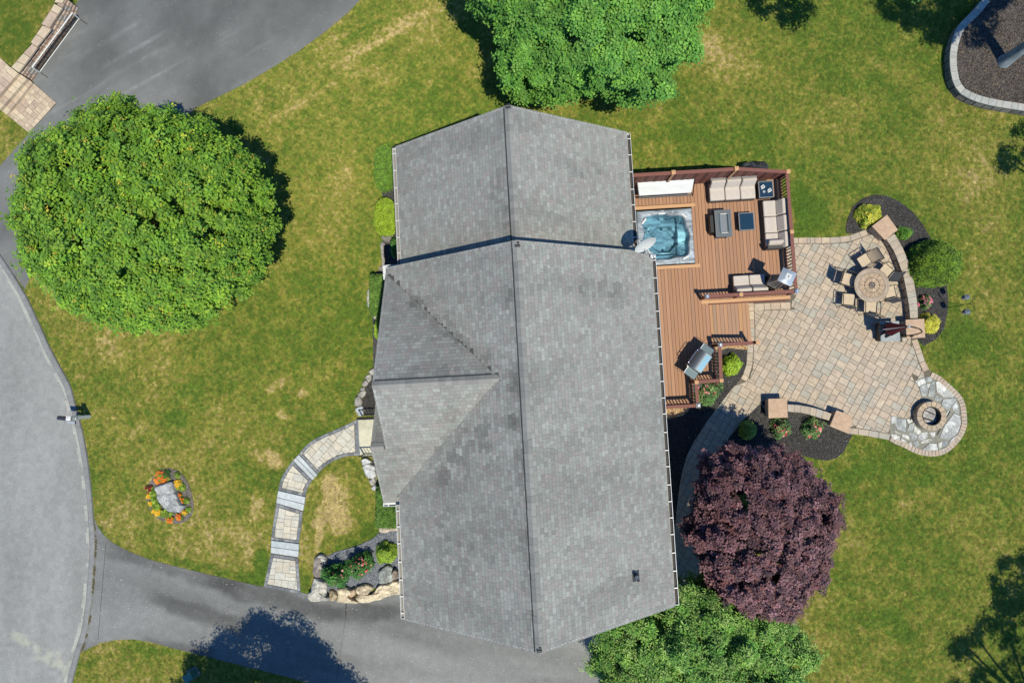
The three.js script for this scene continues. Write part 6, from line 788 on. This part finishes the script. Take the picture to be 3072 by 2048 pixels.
{ // bird feeders on a crook
  const b = W(2842, 922), t = thing('feeder_pole', 'black iron shepherd crook with two hanging bird feeders', 'bird feeder', [b.x, 0, b.z]);
  part(t, 'pole', bar([0, 0, 0], [0, 1.9, 0], 0.012), M.iron); for (const s of [-1, 1]) { part(t, 'hook', tube([[0, 1.5, 0], [0.02, 1.75, s * 0.12], [0.05, 1.78, s * 0.24], [0.08, 1.6, s * 0.3]], 0.008, 14), M.iron); part(t, 'feeder', mg([cyl(0.075, 0.075, 0.2, 0.06, 1.2, s * 0.3), new THREE.ConeGeometry(0.11, 0.08, 16).translate(0.06, 1.34, s * 0.3), cyl(0.1, 0.1, 0.02, 0.06, 1.09, s * 0.3)]), std(base(120, 128, 136), { roughness: 0.4 })); part(t, 'hanger', bar([0.06, 1.36, s * 0.3], [0.08, 1.6, s * 0.3], 0.004), M.iron); }
}
{ const b = W(2380, 1376), t = thing('path_light', 'small black path light at the mulch edge by the purple tree', 'path light', [b.x, 0, b.z]); part(t, 'stake', bar([0, 0, 0], [0, 0.42, 0], 0.01), M.iron); part(t, 'hood', new THREE.ConeGeometry(0.11, 0.06, 18).translate(0, 0.46, 0), M.iron); part(t, 'lens', cyl(0.035, 0.035, 0.07, 0, 0.4, 0), std(base(200, 200, 190), { roughness: 0.3 })); }
{ // mailbox
  const b = W(268, 1249), t = thing('mailbox', 'black mailbox on a white square post beside the street', 'mailbox', [b.x, 0, b.z], -0.12);
  part(t, 'post', bx(0.14, 1.38, 0.14, 0, 0.69, 0), M.white); part(t, 'post_cap', mg([bx(0.19, 0.05, 0.19, 0, 1.4, 0), new THREE.ConeGeometry(0.12, 0.06, 4).rotateY(Math.PI / 4).translate(0, 1.45, 0)]), M.white); part(t, 'arm', bx(0.62, 0.09, 0.09, -0.22, 1.02, 0.03), M.white); part(t, 'brace', bx(0.06, 0.45, 0.06, -0.16, 0.82, 0.03).rotateZ(0), M.white);
  const s = new THREE.Shape(); s.moveTo(-0.085, 0); s.lineTo(-0.085, 0.1); s.absarc(0, 0.1, 0.085, Math.PI, 0, true); s.lineTo(0.085, 0); part(t, 'box', new THREE.ExtrudeGeometry(s, { depth: 0.48, bevelEnabled: false, curveSegments: 10 }).rotateY(-Math.PI / 2).translate(-0.1, 1.07, 0.06), std(base(58, 60, 70), { roughness: 0.4 }));
  part(t, 'door', new THREE.ExtrudeGeometry(s, { depth: 0.012, bevelEnabled: false, curveSegments: 10 }).rotateY(-Math.PI / 2).translate(-0.582, 1.07, 0.06), std(base(70, 74, 86), { roughness: 0.35 })); part(t, 'flag', bx(0.16, 0.05, 0.006, -0.3, 1.25, -0.035), std(base(160, 40, 36)));
  part(t, 'paper_tube', new THREE.CylinderGeometry(0.07, 0.07, 0.34, 14, 1, true).rotateZ(Math.PI / 2).translate(-0.16, 0.9, 0.2), std(base(180, 186, 196), { roughness: 0.4 }));
}
{ const b = W(580, 2018), t = thing('utility_box', 'small green utility cabinet in the grass by the drive', 'utility box', [b.x, 0, b.z], 0.55); part(t, 'cabinet', rb(0.34, 0.5, 0.28, 0.03, 0, 0.27, 0), std(base(70, 122, 112), { roughness: 0.5 })); part(t, 'lid', rb(0.37, 0.05, 0.31, 0.02, 0, 0.53, 0), std(base(84, 138, 128), { roughness: 0.45 })); part(t, 'pad', bx(0.5, 0.06, 0.44, 0, 0.0, 0), stone(150, 146, 140)); part(t, 'lock', bx(0.05, 0.06, 0.02, 0, 0.3, 0.15), M.steel); }
{ const m = shadowed(new THREE.Mesh(rockGeo(plan([[2228, 490], [2260, 484], [2300, 490], [2312, 508], [2260, 515], [2225, 510]], 0.4), 0.55, 0.5), std(base(44, 46, 52), { roughness: 0.6, bumpMap: B_ROCK, bumpScale: 0.05 }))); m.name = 'tarp_covered_pile'; m.userData = { label: 'black tarp covered pile behind the privacy screen', category: 'tarp' }; scene.add(m); }
// ---------------------------------------------------------------- plants
function sprayGeo(k, len, wid, spread = 0.6, droop = 0.25) {   // a twig end: k folded leaves round a centre, facing +y
  const P = [];
  for (let i = 0; i < k; i++) {
    const a = i / k * 6.2832 + rr(-0.5, 0.5), l = len * rr(0.75, 1.15), w = wid * rr(0.8, 1.15), c = Math.cos(a), s = Math.sin(a), o = len * spread * rr(0.05, 0.9), y0 = rr(-0.25, 0.35) * len, d = rr(-0.2, 1) * droop * l;
    const B = [c * o, y0, s * o], T = [c * (o + l), y0 - d, s * (o + l)], m = 0.5, X = [c * (o + l * m), y0 + 0.08 * l - d * 0.3, s * (o + l * m)], Lf = [X[0] - s * w, X[1] + rr(-0.25, 0.35) * w, X[2] + c * w], R = [X[0] + s * w, X[1] + rr(-0.25, 0.35) * w, X[2] - c * w];
    P.push(...B, ...Lf, ...T, ...B, ...T, ...R);
  }
  const g = new THREE.BufferGeometry(); g.setAttribute('position', new THREE.Float32BufferAttribute(P, 3)); return faceUp(g);
}
const leafMat = new THREE.MeshPhysicalMaterial({ color: 0xffffff, roughness: 0.62, transmission: 0.28, thickness: 0, side: THREE.DoubleSide, specularIntensity: 0.5 });
const SPRAY = { maple: sprayGeo(6, 0.11, 0.036), round: sprayGeo(6, 0.1, 0.034), plum: sprayGeo(7, 0.085, 0.028), long: sprayGeo(7, 0.12, 0.022), small: sprayGeo(7, 0.045, 0.016), needle: sprayGeo(9, 0.05, 0.007, 0.5), flower: sprayGeo(6, 0.04, 0.018, 0.1, 0.05) };
const Yup = V(0, 1, 0);
function foliage(parent, name, list, geo) {   // list of {p, n, s, c}
  const im = new THREE.InstancedMesh(geo, leafMat, list.length), m = new THREE.Matrix4(), q = new THREE.Quaternion(), sp = new THREE.Quaternion(), sc = V(1, 1, 1), col = new THREE.Color();
  list.forEach(({ p, n, s, c }, i) => { q.setFromUnitVectors(Yup, n); sp.setFromAxisAngle(Yup, rnd() * 6.28); q.multiply(sp); sc.setScalar(s); m.compose(p, q, sc); im.setMatrixAt(i, m); im.setColorAt(i, col.setRGB(...c)); });
  im.name = name; im.userData.kind = 'stuff'; im.castShadow = im.receiveShadow = true; parent.add(im); return im;
}
const ball = () => { let v; do v = V(rr(-1, 1), rr(-1, 1), rr(-1, 1)); while (v.lengthSq() > 1 || v.lengthSq() < 0.01); return v; };
const tint = (c, v) => [c[0] * v, c[1] * v, c[2] * v];
// crown: clumps over an uneven dome; each clump is a puff of sprays on its outer side
function tree(o) {
  const t = thing(o.name, o.label, 'tree', [o.x, 0, o.z], 0, o.group), cy = o.cy, list = [], bumps = rnd() * 50, [OX, OZ] = o.lean ?? [0, 0];
  const rad = (dir) => 1 + (o.uneven ?? 0.16) * 2 * (fbm(Math.atan2(dir.z, dir.x) * 1.6 + bumps + 20, dir.y * 2 + 9, 3) - 0.5) + 0.1 * (fbm(dir.x * 5 + 40, dir.z * 5 + bumps, 2) - 0.5);
  const clumps = [];
  for (let i = 0; i < o.clumps; i++) { const f = (i + 0.5) / o.clumps, y = 1 - f * (o.cover ?? 1.45), rr_ = Math.sqrt(Math.max(0, 1 - y * y)), a = i * 2.39996 + rr(-0.3, 0.3), d = V(Math.cos(a) * rr_, y, Math.sin(a) * rr_).normalize(), k = rad(d) * (i % 3 === 0 ? rr(0.66, 0.84) : rr(0.84, 1.0)); clumps.push({ c: V(d.x * o.rx * k, cy + d.y * o.ry * k, d.z * (o.rz ?? o.rx) * k).add(V(OX, 0, OZ)), d, r: o.puff * rr(0.7, 1.25), v: rr(0.82, 1.15), h: rnd() }); }
  for (let i = 0; i < (o.strays ?? 0); i++) { const a = rnd() * 6.2832, y = rr(-0.35, 0.6), q = Math.sqrt(1 - y * y), d = V(Math.cos(a) * q, y, Math.sin(a) * q), k = rad(d) * rr(0.93, 1.03); clumps.push({ c: V(d.x * o.rx * k, cy + d.y * o.ry * k, d.z * (o.rz ?? o.rx) * k).add(V(OX, 0, OZ)), d, r: o.puff * rr(0.4, 0.75), v: rr(0.85, 1.2), h: rnd(), few: 0.5 }); }
  if (o.gone) for (const g of o.gone) for (const c of clumps) { const q = c.c.clone().sub(V(...g)); if (q.length() < g[3]) c.skip = true; }
  for (const c of clumps) {
    if (c.skip) continue; const n = Math.round(o.sprays * rr(0.7, 1.3) * (c.few ?? 1));
    for (let i = 0; i < n; i++) {
      let b = ball(); if (b.dot(c.d) < -0.2 || b.y < -0.55) b.multiplyScalar(-1); const len = b.length(); b.multiplyScalar((0.55 + 0.45 * len) / len); const p = c.c.clone().addScaledVector(V(b.x, b.y * (o.flat ?? 0.85), b.z), c.r).add(V(rr(-1, 1), rr(-1, 1), rr(-1, 1)).multiplyScalar(0.1)); if (rnd() < 0.14) p.addScaledVector(V(c.d.x, c.d.y * 0.5, c.d.z), rr(0.05, 0.32)); if (o.stretch) p.addScaledVector(c.d, o.stretch * c.r * rr(-0.5, 1) * (1 - Math.abs(b.dot(c.d)) * 0.3));
      const nn = V(b.x * 0.7 + c.d.x * 0.35 + rr(-0.5, 0.5), 1.0 + b.y * 0.5 + rr(-0.3, 0.3), b.z * 0.7 + c.d.z * 0.35 + rr(-0.5, 0.5)).normalize();
      const tip = o.tips && rnd() < o.tipShare && b.dot(c.d) > 0.25; let col = tip ? pick(o.tips) : pick(o.colors); list.push({ p, n: nn, s: rr(0.7, 1.25) * (tip ? 0.6 : 1) * (o.leaf ?? 1), c: tint(col, c.v * rr(0.75, 1.2)) });
    }
  }
  foliage(t, 'crown', list, o.geo);
  const th = o.trunk ?? 0.18, lean = o.lean ?? [0, 0], top = cy + o.ry * 0.2;
  const tr = []; for (let i = 0; i <= 6; i++) { const f = i / 6; tr.push(V(lean[0] * f + Math.sin(f * 5 + bumps) * 0.06, f * top, lean[1] * f + Math.cos(f * 4 + bumps) * 0.06)); }
  const tg = new THREE.TubeGeometry(new THREE.CatmullRomCurve3(tr), 24, th, 12), tp = tg.attributes.position, cv = new THREE.CatmullRomCurve3(tr); for (let i = 0; i < tp.count; i++) { const f = clamp(tp.getY(i) / top), c = cv.getPoint(f), k = (1 - 0.65 * f) * (1 + 0.5 * sstep(0.08, 0, f)) * (1 + 0.12 * (fbm(tp.getX(i) * 9, tp.getZ(i) * 9 + tp.getY(i), 2) - 0.5)); tp.setX(i, c.x + (tp.getX(i) - c.x) * k); tp.setZ(i, c.z + (tp.getZ(i) - c.z) * k); } tg.computeVertexNormals();
  part(t, 'trunk', tg, o.bark ?? M.bark);
  for (let i = 0; i < (o.limbs ?? 9); i++) { const c = clumps[Math.floor((i + 0.5) / (o.limbs ?? 9) * clumps.length * 0.8)], s = rr(0.35, 0.8), b = cv.getPoint(s), e = c.c.clone(), m = b.clone().lerp(e, 0.5).add(V(0, -0.25, 0)); part(t, 'limb', tube([b, m, e], th * 0.28, 10, 6), o.bark ?? M.bark); }
  return t;
}
const cols = (...l) => l.map((c) => arr(base(...c)).map((v) => v * 1.75));
{
  const c = W(432, 655, 4.6); tree({ name: 'maple_tree', label: 'large round maple with bright yellow green leaves and reddish tips', x: c.x, z: c.z, cy: 4.3, rx: 4.15, rz: 3.75, ry: 3.6, clumps: 1100, sprays: 44, puff: 0.24, stretch: 1.5, strays: 220, leaf: 1.1, uneven: 0.12, geo: SPRAY.maple, trunk: 0.24, colors: cols([100, 140, 36], [114, 152, 40], [84, 124, 38], [130, 162, 46], [102, 142, 44]), tips: cols([176, 184, 56], [184, 166, 66], [168, 180, 64]), tipShare: 0.12, cover: 1.4 });
}
{
  const c = W(1775, -10, 5); tree({ name: 'broad_tree', label: 'broad mid green tree beyond the north gable', x: c.x, z: c.z, cy: 4.6, rx: 3.95, rz: 3.35, ry: 3.2, clumps: 560, sprays: 56, puff: 0.3, strays: 160, uneven: 0.4, geo: SPRAY.round, trunk: 0.22, colors: cols([88, 138, 50], [102, 152, 56], [74, 122, 46], [116, 160, 62], [94, 144, 58]), cover: 1.4, leaf: 1.35 });
}
{
  const c = W(2285, 1585, 3.6); tree({ name: 'purple_tree', label: 'purple leaved plum tree shading the paved path', x: c.x, z: c.z, cy: 3.3, rx: 2.5, rz: 2.65, ry: 2.4, clumps: 480, sprays: 34, puff: 0.2, strays: 260, leaf: 1.3, uneven: 0.3, geo: SPRAY.plum, trunk: 0.14, colors: cols([96, 68, 73], [118, 84, 88], [78, 56, 64], [138, 100, 105], [108, 71, 72]), tips: cols([134, 84, 82], [140, 108, 104]), tipShare: 0.15, cover: 1.4 });
}
{
  const c = W(2105, 2025, 3.4); tree({ name: 'bushy_tree', label: 'loose bushy green tree at the house corner by the driveway', x: c.x, z: c.z, cy: 3.0, rx: 3.55, rz: 3.0, ry: 2.2, clumps: 560, sprays: 40, puff: 0.24, strays: 200, uneven: 0.34, geo: SPRAY.long, trunk: 0.14, colors: cols([98, 148, 58], [116, 162, 74], [84, 128, 56], [138, 174, 78], [126, 158, 84], [158, 184, 104]), cover: 1.45, leaf: 1.1 });
}
const offGreen = cols([86, 136, 56], [100, 150, 66], [74, 120, 52]);
tree({ name: 'drive_tree', label: 'leafy tree below the driveway casting a dappled shadow on it', x: -9.7, z: 17.3, cy: 6.2, rx: 4.1, ry: 2.6, clumps: 150, sprays: 110, strays: 30, puff: 0.8, uneven: 0.35, geo: SPRAY.round, trunk: 0.2, colors: offGreen, leaf: 1.3 });
{ const b = W(2990, 195); tree({ name: 'tall_tree', label: 'tall tree with grey trunk rising from the raised mulch bed', x: b.x, z: b.z, cy: 10.8, rx: 2.2, ry: 2.6, clumps: 60, sprays: 70, puff: 0.65, uneven: 0.4, geo: SPRAY.round, trunk: 0.24, colors: offGreen, leaf: 1.4, bark: std(base(150, 158, 160), { map: C_ROCK, bumpMap: B_ROCK, bumpScale: 0.03, roughness: 1 }) }); }
tree({ name: 'side_tree', label: 'sparse tree past the lawn edge shading the open grass', x: 21.5, z: 15.2, cy: 8, rx: 2.4, ry: 2.0, clumps: 32, sprays: 40, puff: 0.45, uneven: 0.6, geo: SPRAY.round, trunk: 0.2, colors: offGreen, leaf: 1.4 });
tree({ name: 'side_tree', label: 'small loose tree past the lawn edge beside the sparse one', x: 21.9, z: 11.2, cy: 7, rx: 1.0, ry: 0.9, clumps: 12, sprays: 50, puff: 0.45, uneven: 0.6, geo: SPRAY.round, trunk: 0.12, colors: offGreen, leaf: 1.3 });
tree({ name: 'side_tree', label: 'slim tree past the lawn edge near the raised bed', x: 22.6, z: -7.2, cy: 6, rx: 0.9, ry: 1.0, clumps: 6, sprays: 60, puff: 0.6, uneven: 0.5, geo: SPRAY.round, trunk: 0.14, colors: offGreen, leaf: 1.3 });
tree({ name: 'side_tree', label: 'tree beyond the lawn between broad tree and raised bed', x: 13.2, z: -19.6, lean: [-0.8, 4.7], cy: 7, rx: 1.5, ry: 1.0, clumps: 20, sprays: 60, puff: 0.7, uneven: 0.5, geo: SPRAY.round, trunk: 0.16, colors: offGreen, leaf: 1.4 });

// shrubs: rounded or clipped, from an outline or a radius
function shrub(o) {
  const c = W(o.px, o.py, o.h * 0.6), r = o.r / 71, t = thing(o.name ?? 'shrub', o.label, o.category ?? 'shrub', [c.x, 0.03, c.z], o.turn ?? 0, o.group), list = [], n = o.n ?? 900, sd = rnd() * 40, rz = (o.rz ?? o.r) / 71;
  for (let i = 0; i < n; i++) {
    const a = rnd() * 6.2832, y = rnd(), rad = Math.sqrt(1 - y * y), u = V(Math.cos(a) * rad, y, Math.sin(a) * rad), lump = 1 + (o.uneven ?? 0.3) * (fbm(u.x * 2.6 + sd, u.z * 2.6 + u.y * 2, 3) - 0.5) * 2, k = lump * (o.inner ? Math.cbrt(rr(0.25, 1)) : rr(0.8, 1.02)), p = o.box ? V(rr(-1, 1) * r, o.h * (rnd() < 0.7 ? rr(0.9, 1.02) : rr(0.2, 1)), rr(-1, 1) * rz) : V(u.x * r * k, Math.max(0.03, u.y * o.h * k), u.z * rz * k);
    if (o.box) { const m = Math.max(Math.abs(p.x) / r, Math.abs(p.z) / rz); if (p.y < o.h * 0.88 && m < 0.85) p.y = o.h * rr(0.9, 1.02); p.y += (fbm(p.x * 3 + sd, p.z * 3, 2) - 0.5) * 0.1; const e = Math.hypot(p.x / r, p.z / rz); if (o.oval && e > 1) { p.x /= e; p.z /= e; } p.y -= 0.25 * o.h * sstep(0.75, 1, o.oval ? e : m); }
    const nn = o.box ? V(rr(-0.6, 0.6), 1, rr(-0.6, 0.6)).normalize() : V(u.x + rr(-0.5, 0.5), u.y + 0.6, u.z + rr(-0.5, 0.5)).normalize(); list.push({ p, n: nn, s: rr(0.7, 1.3) * (o.leaf ?? 1), c: tint(pick(o.colors), rr(0.35, 1.05)) });
  }
  foliage(t, 'foliage', list, o.geo ?? SPRAY.small);
  if (o.bloom) { const fl = []; for (let i = 0; i < o.blooms; i++) { const a = rnd() * 6.28, q = Math.sqrt(rnd()) * 0.95, g = fbm(Math.cos(a) * q * 3 + sd, Math.sin(a) * q * 3, 2) > 0.42 ? 1 : 0.6, p = V(Math.cos(a) * q * r * g, o.h * Math.sqrt(Math.max(0.1, 1 - q * q)) * 1.04, Math.sin(a) * q * rz * g); fl.push({ p, n: V(rr(-0.4, 0.4), 1, rr(-0.4, 0.4)).normalize(), s: rr(0.9, 1.5) * (o.bloomSize ?? 1), c: tint(pick(o.bloom), rr(0.75, 1.0)) }); } foliage(t, 'blossoms', fl, SPRAY.flower); }
  const stems = []; for (let i = 0; i < 7; i++) { const a = i * 0.9; stems.push(bar([0, 0, 0], [Math.cos(a) * r * 0.6, o.h * 0.7, Math.sin(a) * rz * 0.6], 0.012, 5)); } part(t, 'stems', mg(stems), M.bark); return t;
}
const LIME = cols([150, 186, 50], [172, 202, 60], [128, 166, 46], [184, 206, 84]), GRN = cols([86, 134, 52], [104, 150, 58], [72, 114, 48]), YEL = cols([232, 222, 76], [220, 212, 60], [188, 196, 60], [240, 232, 110]), JUN = cols([132, 166, 50], [112, 146, 46], [90, 124, 44], [150, 178, 60]), ROSE = cols([92, 138, 70], [112, 156, 84], [74, 116, 58], [140, 160, 100]), PINK = cols([226, 112, 112], [232, 140, 138], [214, 84, 96], [240, 176, 170]), DKG = cols([64, 104, 48], [84, 126, 54], [58, 92, 44]);
shrub({ label: 'low clipped green shrub under the north eave', px: 1153, py: 505, r: 27, rz: 68, h: 0.75, box: 1, oval: 1, n: 2300, leaf: 1.4, colors: cols([110, 152, 48], [130, 164, 52], [94, 136, 48]), group: 'clipped shrubs under the eaves' });
shrub({ label: 'clipped yellow green shrub beside the grey flat stone', px: 1157, py: 652, r: 30, rz: 54, h: 0.8, box: 1, oval: 1, n: 2300, leaf: 1.4, colors: cols([158, 188, 42], [142, 174, 40], [172, 198, 56]), group: 'clipped shrubs under the eaves' });
shrub({ label: 'small dark green bush in the shaded bed by the gutter end', px: 1182, py: 740, r: 12, rz: 28, h: 0.7, n: 700, colors: GRN, uneven: 0.4 });
shrub({ name: 'hedge', label: 'clipped green hedge along the front gable wall', category: 'hedge', px: 1138, py: 885, r: 25, rz: 60, h: 0.8, box: 1, n: 2300, leaf: 1.4, colors: cols([104, 142, 52], [90, 126, 48], [122, 156, 60]) });
shrub({ label: 'narrow lime shrub close to the gable wall', px: 1134, py: 985, r: 12, rz: 36, h: 0.7, n: 900, colors: LIME });
shrub({ name: 'hedge', label: 'clipped green hedge below the porch corner gutter', category: 'hedge', px: 1160, py: 1520, r: 28, rz: 58, h: 0.75, box: 1, n: 2400, leaf: 1.4, colors: cols([98, 138, 50], [84, 122, 46], [116, 152, 58]) });
shrub({ name: 'rose_bush', label: 'pink rose bush nearest the pale corner boulder', category: 'rose bush', px: 1008, py: 1726, r: 36, rz: 30, h: 1.0, inner: 1, n: 550, colors: cols([74, 134, 52], [92, 150, 60], [60, 112, 48]), geo: SPRAY.round, leaf: 0.95, bloom: PINK, blooms: 34, uneven: 0.85 });
shrub({ name: 'rose_bush', label: 'pink rose bush in the middle of the gravel bed', category: 'rose bush', px: 1078, py: 1700, r: 33, rz: 30, h: 1.1, inner: 1, n: 495, colors: cols([84, 140, 60], [100, 150, 68], [70, 116, 52]), geo: SPRAY.round, leaf: 0.95, bloom: PINK, blooms: 50, uneven: 0.85 });
shrub({ label: 'round lime shrub in the gravel under the gutter', px: 1157, py: 1662, r: 30, h: 0.7, n: 1100, colors: LIME, geo: SPRAY.round, leaf: 0.6 });
shrub({ label: 'round lime shrub between the grill railing and the patio', px: 2198, py: 1096, r: 28, h: 0.6, n: 700, colors: cols([170, 204, 50], [186, 214, 66], [146, 184, 44]), geo: SPRAY.round, leaf: 0.75, uneven: 0.45 });
shrub({ name: 'rose_bush', label: 'rambling rose bush under the short deck railings', category: 'rose bush', px: 2122, py: 1175, r: 34, rz: 32, h: 0.55, inner: 1, n: 341, colors: ROSE, bloom: PINK, blooms: 26, uneven: 0.85, leaf: 2.0 });
shrub({ name: 'rose_bush', label: 'small rose shoot tucked in the corner under the grill railing', category: 'rose bush', px: 2150, py: 1158, r: 18, rz: 12, h: 0.45, inner: 1, n: 110, colors: ROSE, bloom: PINK, blooms: 5, uneven: 0.85, leaf: 2.0 });
shrub({ label: 'oval lime shrub at the path edge near the purple tree', px: 2247, py: 1290, r: 23, rz: 26, h: 0.6, n: 800, colors: cols([150, 176, 66], [120, 154, 54], [166, 190, 84]), geo: SPRAY.round, leaf: 0.6 });
shrub({ name: 'rose_bush', label: 'pink rose bush by the path corner pillar', category: 'rose bush', px: 2344, py: 1286, r: 28, rz: 26, h: 0.5, inner: 1, n: 264, colors: ROSE, bloom: PINK, blooms: 44, uneven: 0.85, leaf: 2.0 });
shrub({ name: 'rose_bush', label: 'pink rose bush by the turned pillar', category: 'rose bush', px: 2440, py: 1288, r: 30, rz: 26, h: 0.5, inner: 1, n: 275, colors: ROSE, bloom: PINK, blooms: 44, uneven: 0.85, leaf: 2.0 });
shrub({ label: 'yellow and green variegated shrub against a square pillar', px: 2614, py: 643, r: 38, rz: 33, h: 0.65, n: 1300, colors: [...YEL, ...YEL, ...LIME], geo: SPRAY.round, leaf: 0.55 });
shrub({ label: 'thin leafy green plant behind the square pillar', px: 2716, py: 697, r: 28, rz: 16, h: 0.5, n: 380, colors: cols([110, 164, 52], [86, 140, 50], [150, 186, 70]), geo: SPRAY.long, leaf: 0.6, uneven: 0.6, inner: 1 });
shrub({ name: 'juniper', label: 'large golden green juniper overhanging the mulch bed', category: 'juniper', px: 2818, py: 787, r: 76, rz: 66, h: 1.5, n: 7500, colors: JUN, geo: SPRAY.needle, leaf: 1.9, uneven: 0.16 });
shrub({ name: 'flowering_plant', label: 'pink flowering plant between seat wall and bird feeders', category: 'flower', px: 2782, py: 904, r: 18, rz: 22, h: 0.4, n: 260, colors: ROSE, bloom: cols([226, 110, 140], [236, 150, 170], [206, 80, 110]), blooms: 40, uneven: 0.5 });
shrub({ label: 'yellow shrub behind the pillar of the flag umbrella', px: 2795, py: 970, r: 28, rz: 30, h: 0.55, n: 900, colors: YEL, geo: SPRAY.round, leaf: 0.5 });
shrub({ label: 'small pink bloom at the edge of the seat wall', name: 'flowering_plant', category: 'flower', px: 2752, py: 915, r: 5, rz: 8, h: 0.25, n: 40, colors: ROSE, bloom: cols([226, 110, 140]), blooms: 8 });
// bedding flowers round the boulder
const ORG = cols([226, 128, 36], [220, 108, 34], [232, 146, 52]), GOLD = cols([228, 182, 32], [222, 168, 28], [232, 192, 60]), FOL = cols([140, 172, 52], [112, 150, 46], [168, 190, 70]);
for (const [x, y, r, c, nb, l] of [[490, 350, 150, ORG, 80, 'big clump of orange marigolds at the head of the boulder'], [600, 240, 80, DKG, 0, 'dark leafy clump behind the orange marigolds'], [880, 500, 90, GOLD, 34, 'golden marigold clump on the lawn side of the boulder'], [980, 560, 70, FOL, 4, 'green clump beside the golden marigolds'], [870, 270, 55, FOL, 0, 'pale green clump at the bed edge'], [205, 600, 70, cols([140, 24, 30], [110, 18, 26]), 26, 'dark red flower clump at the street side of the boulder'], [215, 770, 60, GOLD, 12, 'small golden clump below the dark red flowers'], [300, 720, 80, FOL, 4, 'leafy clump beside the dark red flowers'], [330, 880, 80, FOL, 3, 'leafy clump along the boulder flank'], [255, 940, 45, GOLD, 8, 'tiny golden clump at the bed rim'], [380, 1020, 80, FOL, 10, 'mixed leafy clump at the boulder foot'], [340, 1110, 60, GOLD, 14, 'golden clump at the boulder foot'], [420, 1160, 70, GOLD, 20, 'bright golden clump at the lower rim'], [540, 1170, 80, FOL, 4, 'light green clump under the boulder'], [680, 1200, 85, FOL, 3, 'light green clump at the bed bottom'], [690, 1310, 75, ORG, 30, 'orange clump alone at the bed bottom'], [910, 1260, 60, ORG, 16, 'orange clump at the lower lawn rim'], [1050, 1150, 50, GOLD, 8, 'golden clump at the lawn tip of the bed'], [1120, 1085, 45, FOL, 0, 'pale leafy clump at the lawn tip'], [910, 750, 45, ORG, 12, 'small orange clump touching the boulder flank'], [960, 840, 40, ORG, 9, 'second small orange clump along the boulder flank'], [985, 915, 40, ORG, 9, 'third small orange clump along the boulder flank'], [1080, 880, 60, FOL, 0, 'green clump out in the mulch']])
  shrub({ name: 'marigold_clump', label: l, category: 'flower', px: 420 + x * 0.1276, py: 1390 + y * 0.1276, r: r * 0.15, h: 0.17, inner: 1, n: Math.round(r * 1.1), colors: c === DKG ? DKG : FOL, bloom: nb ? c : null, blooms: Math.round(nb * 2.2), bloomSize: 1.35, uneven: 0.7, leaf: 1.1, group: 'bedding flowers round the boulder' });
renderer.shadowMap.needsUpdate = true;
scene.environment = null;
renderer.render(scene, camera);
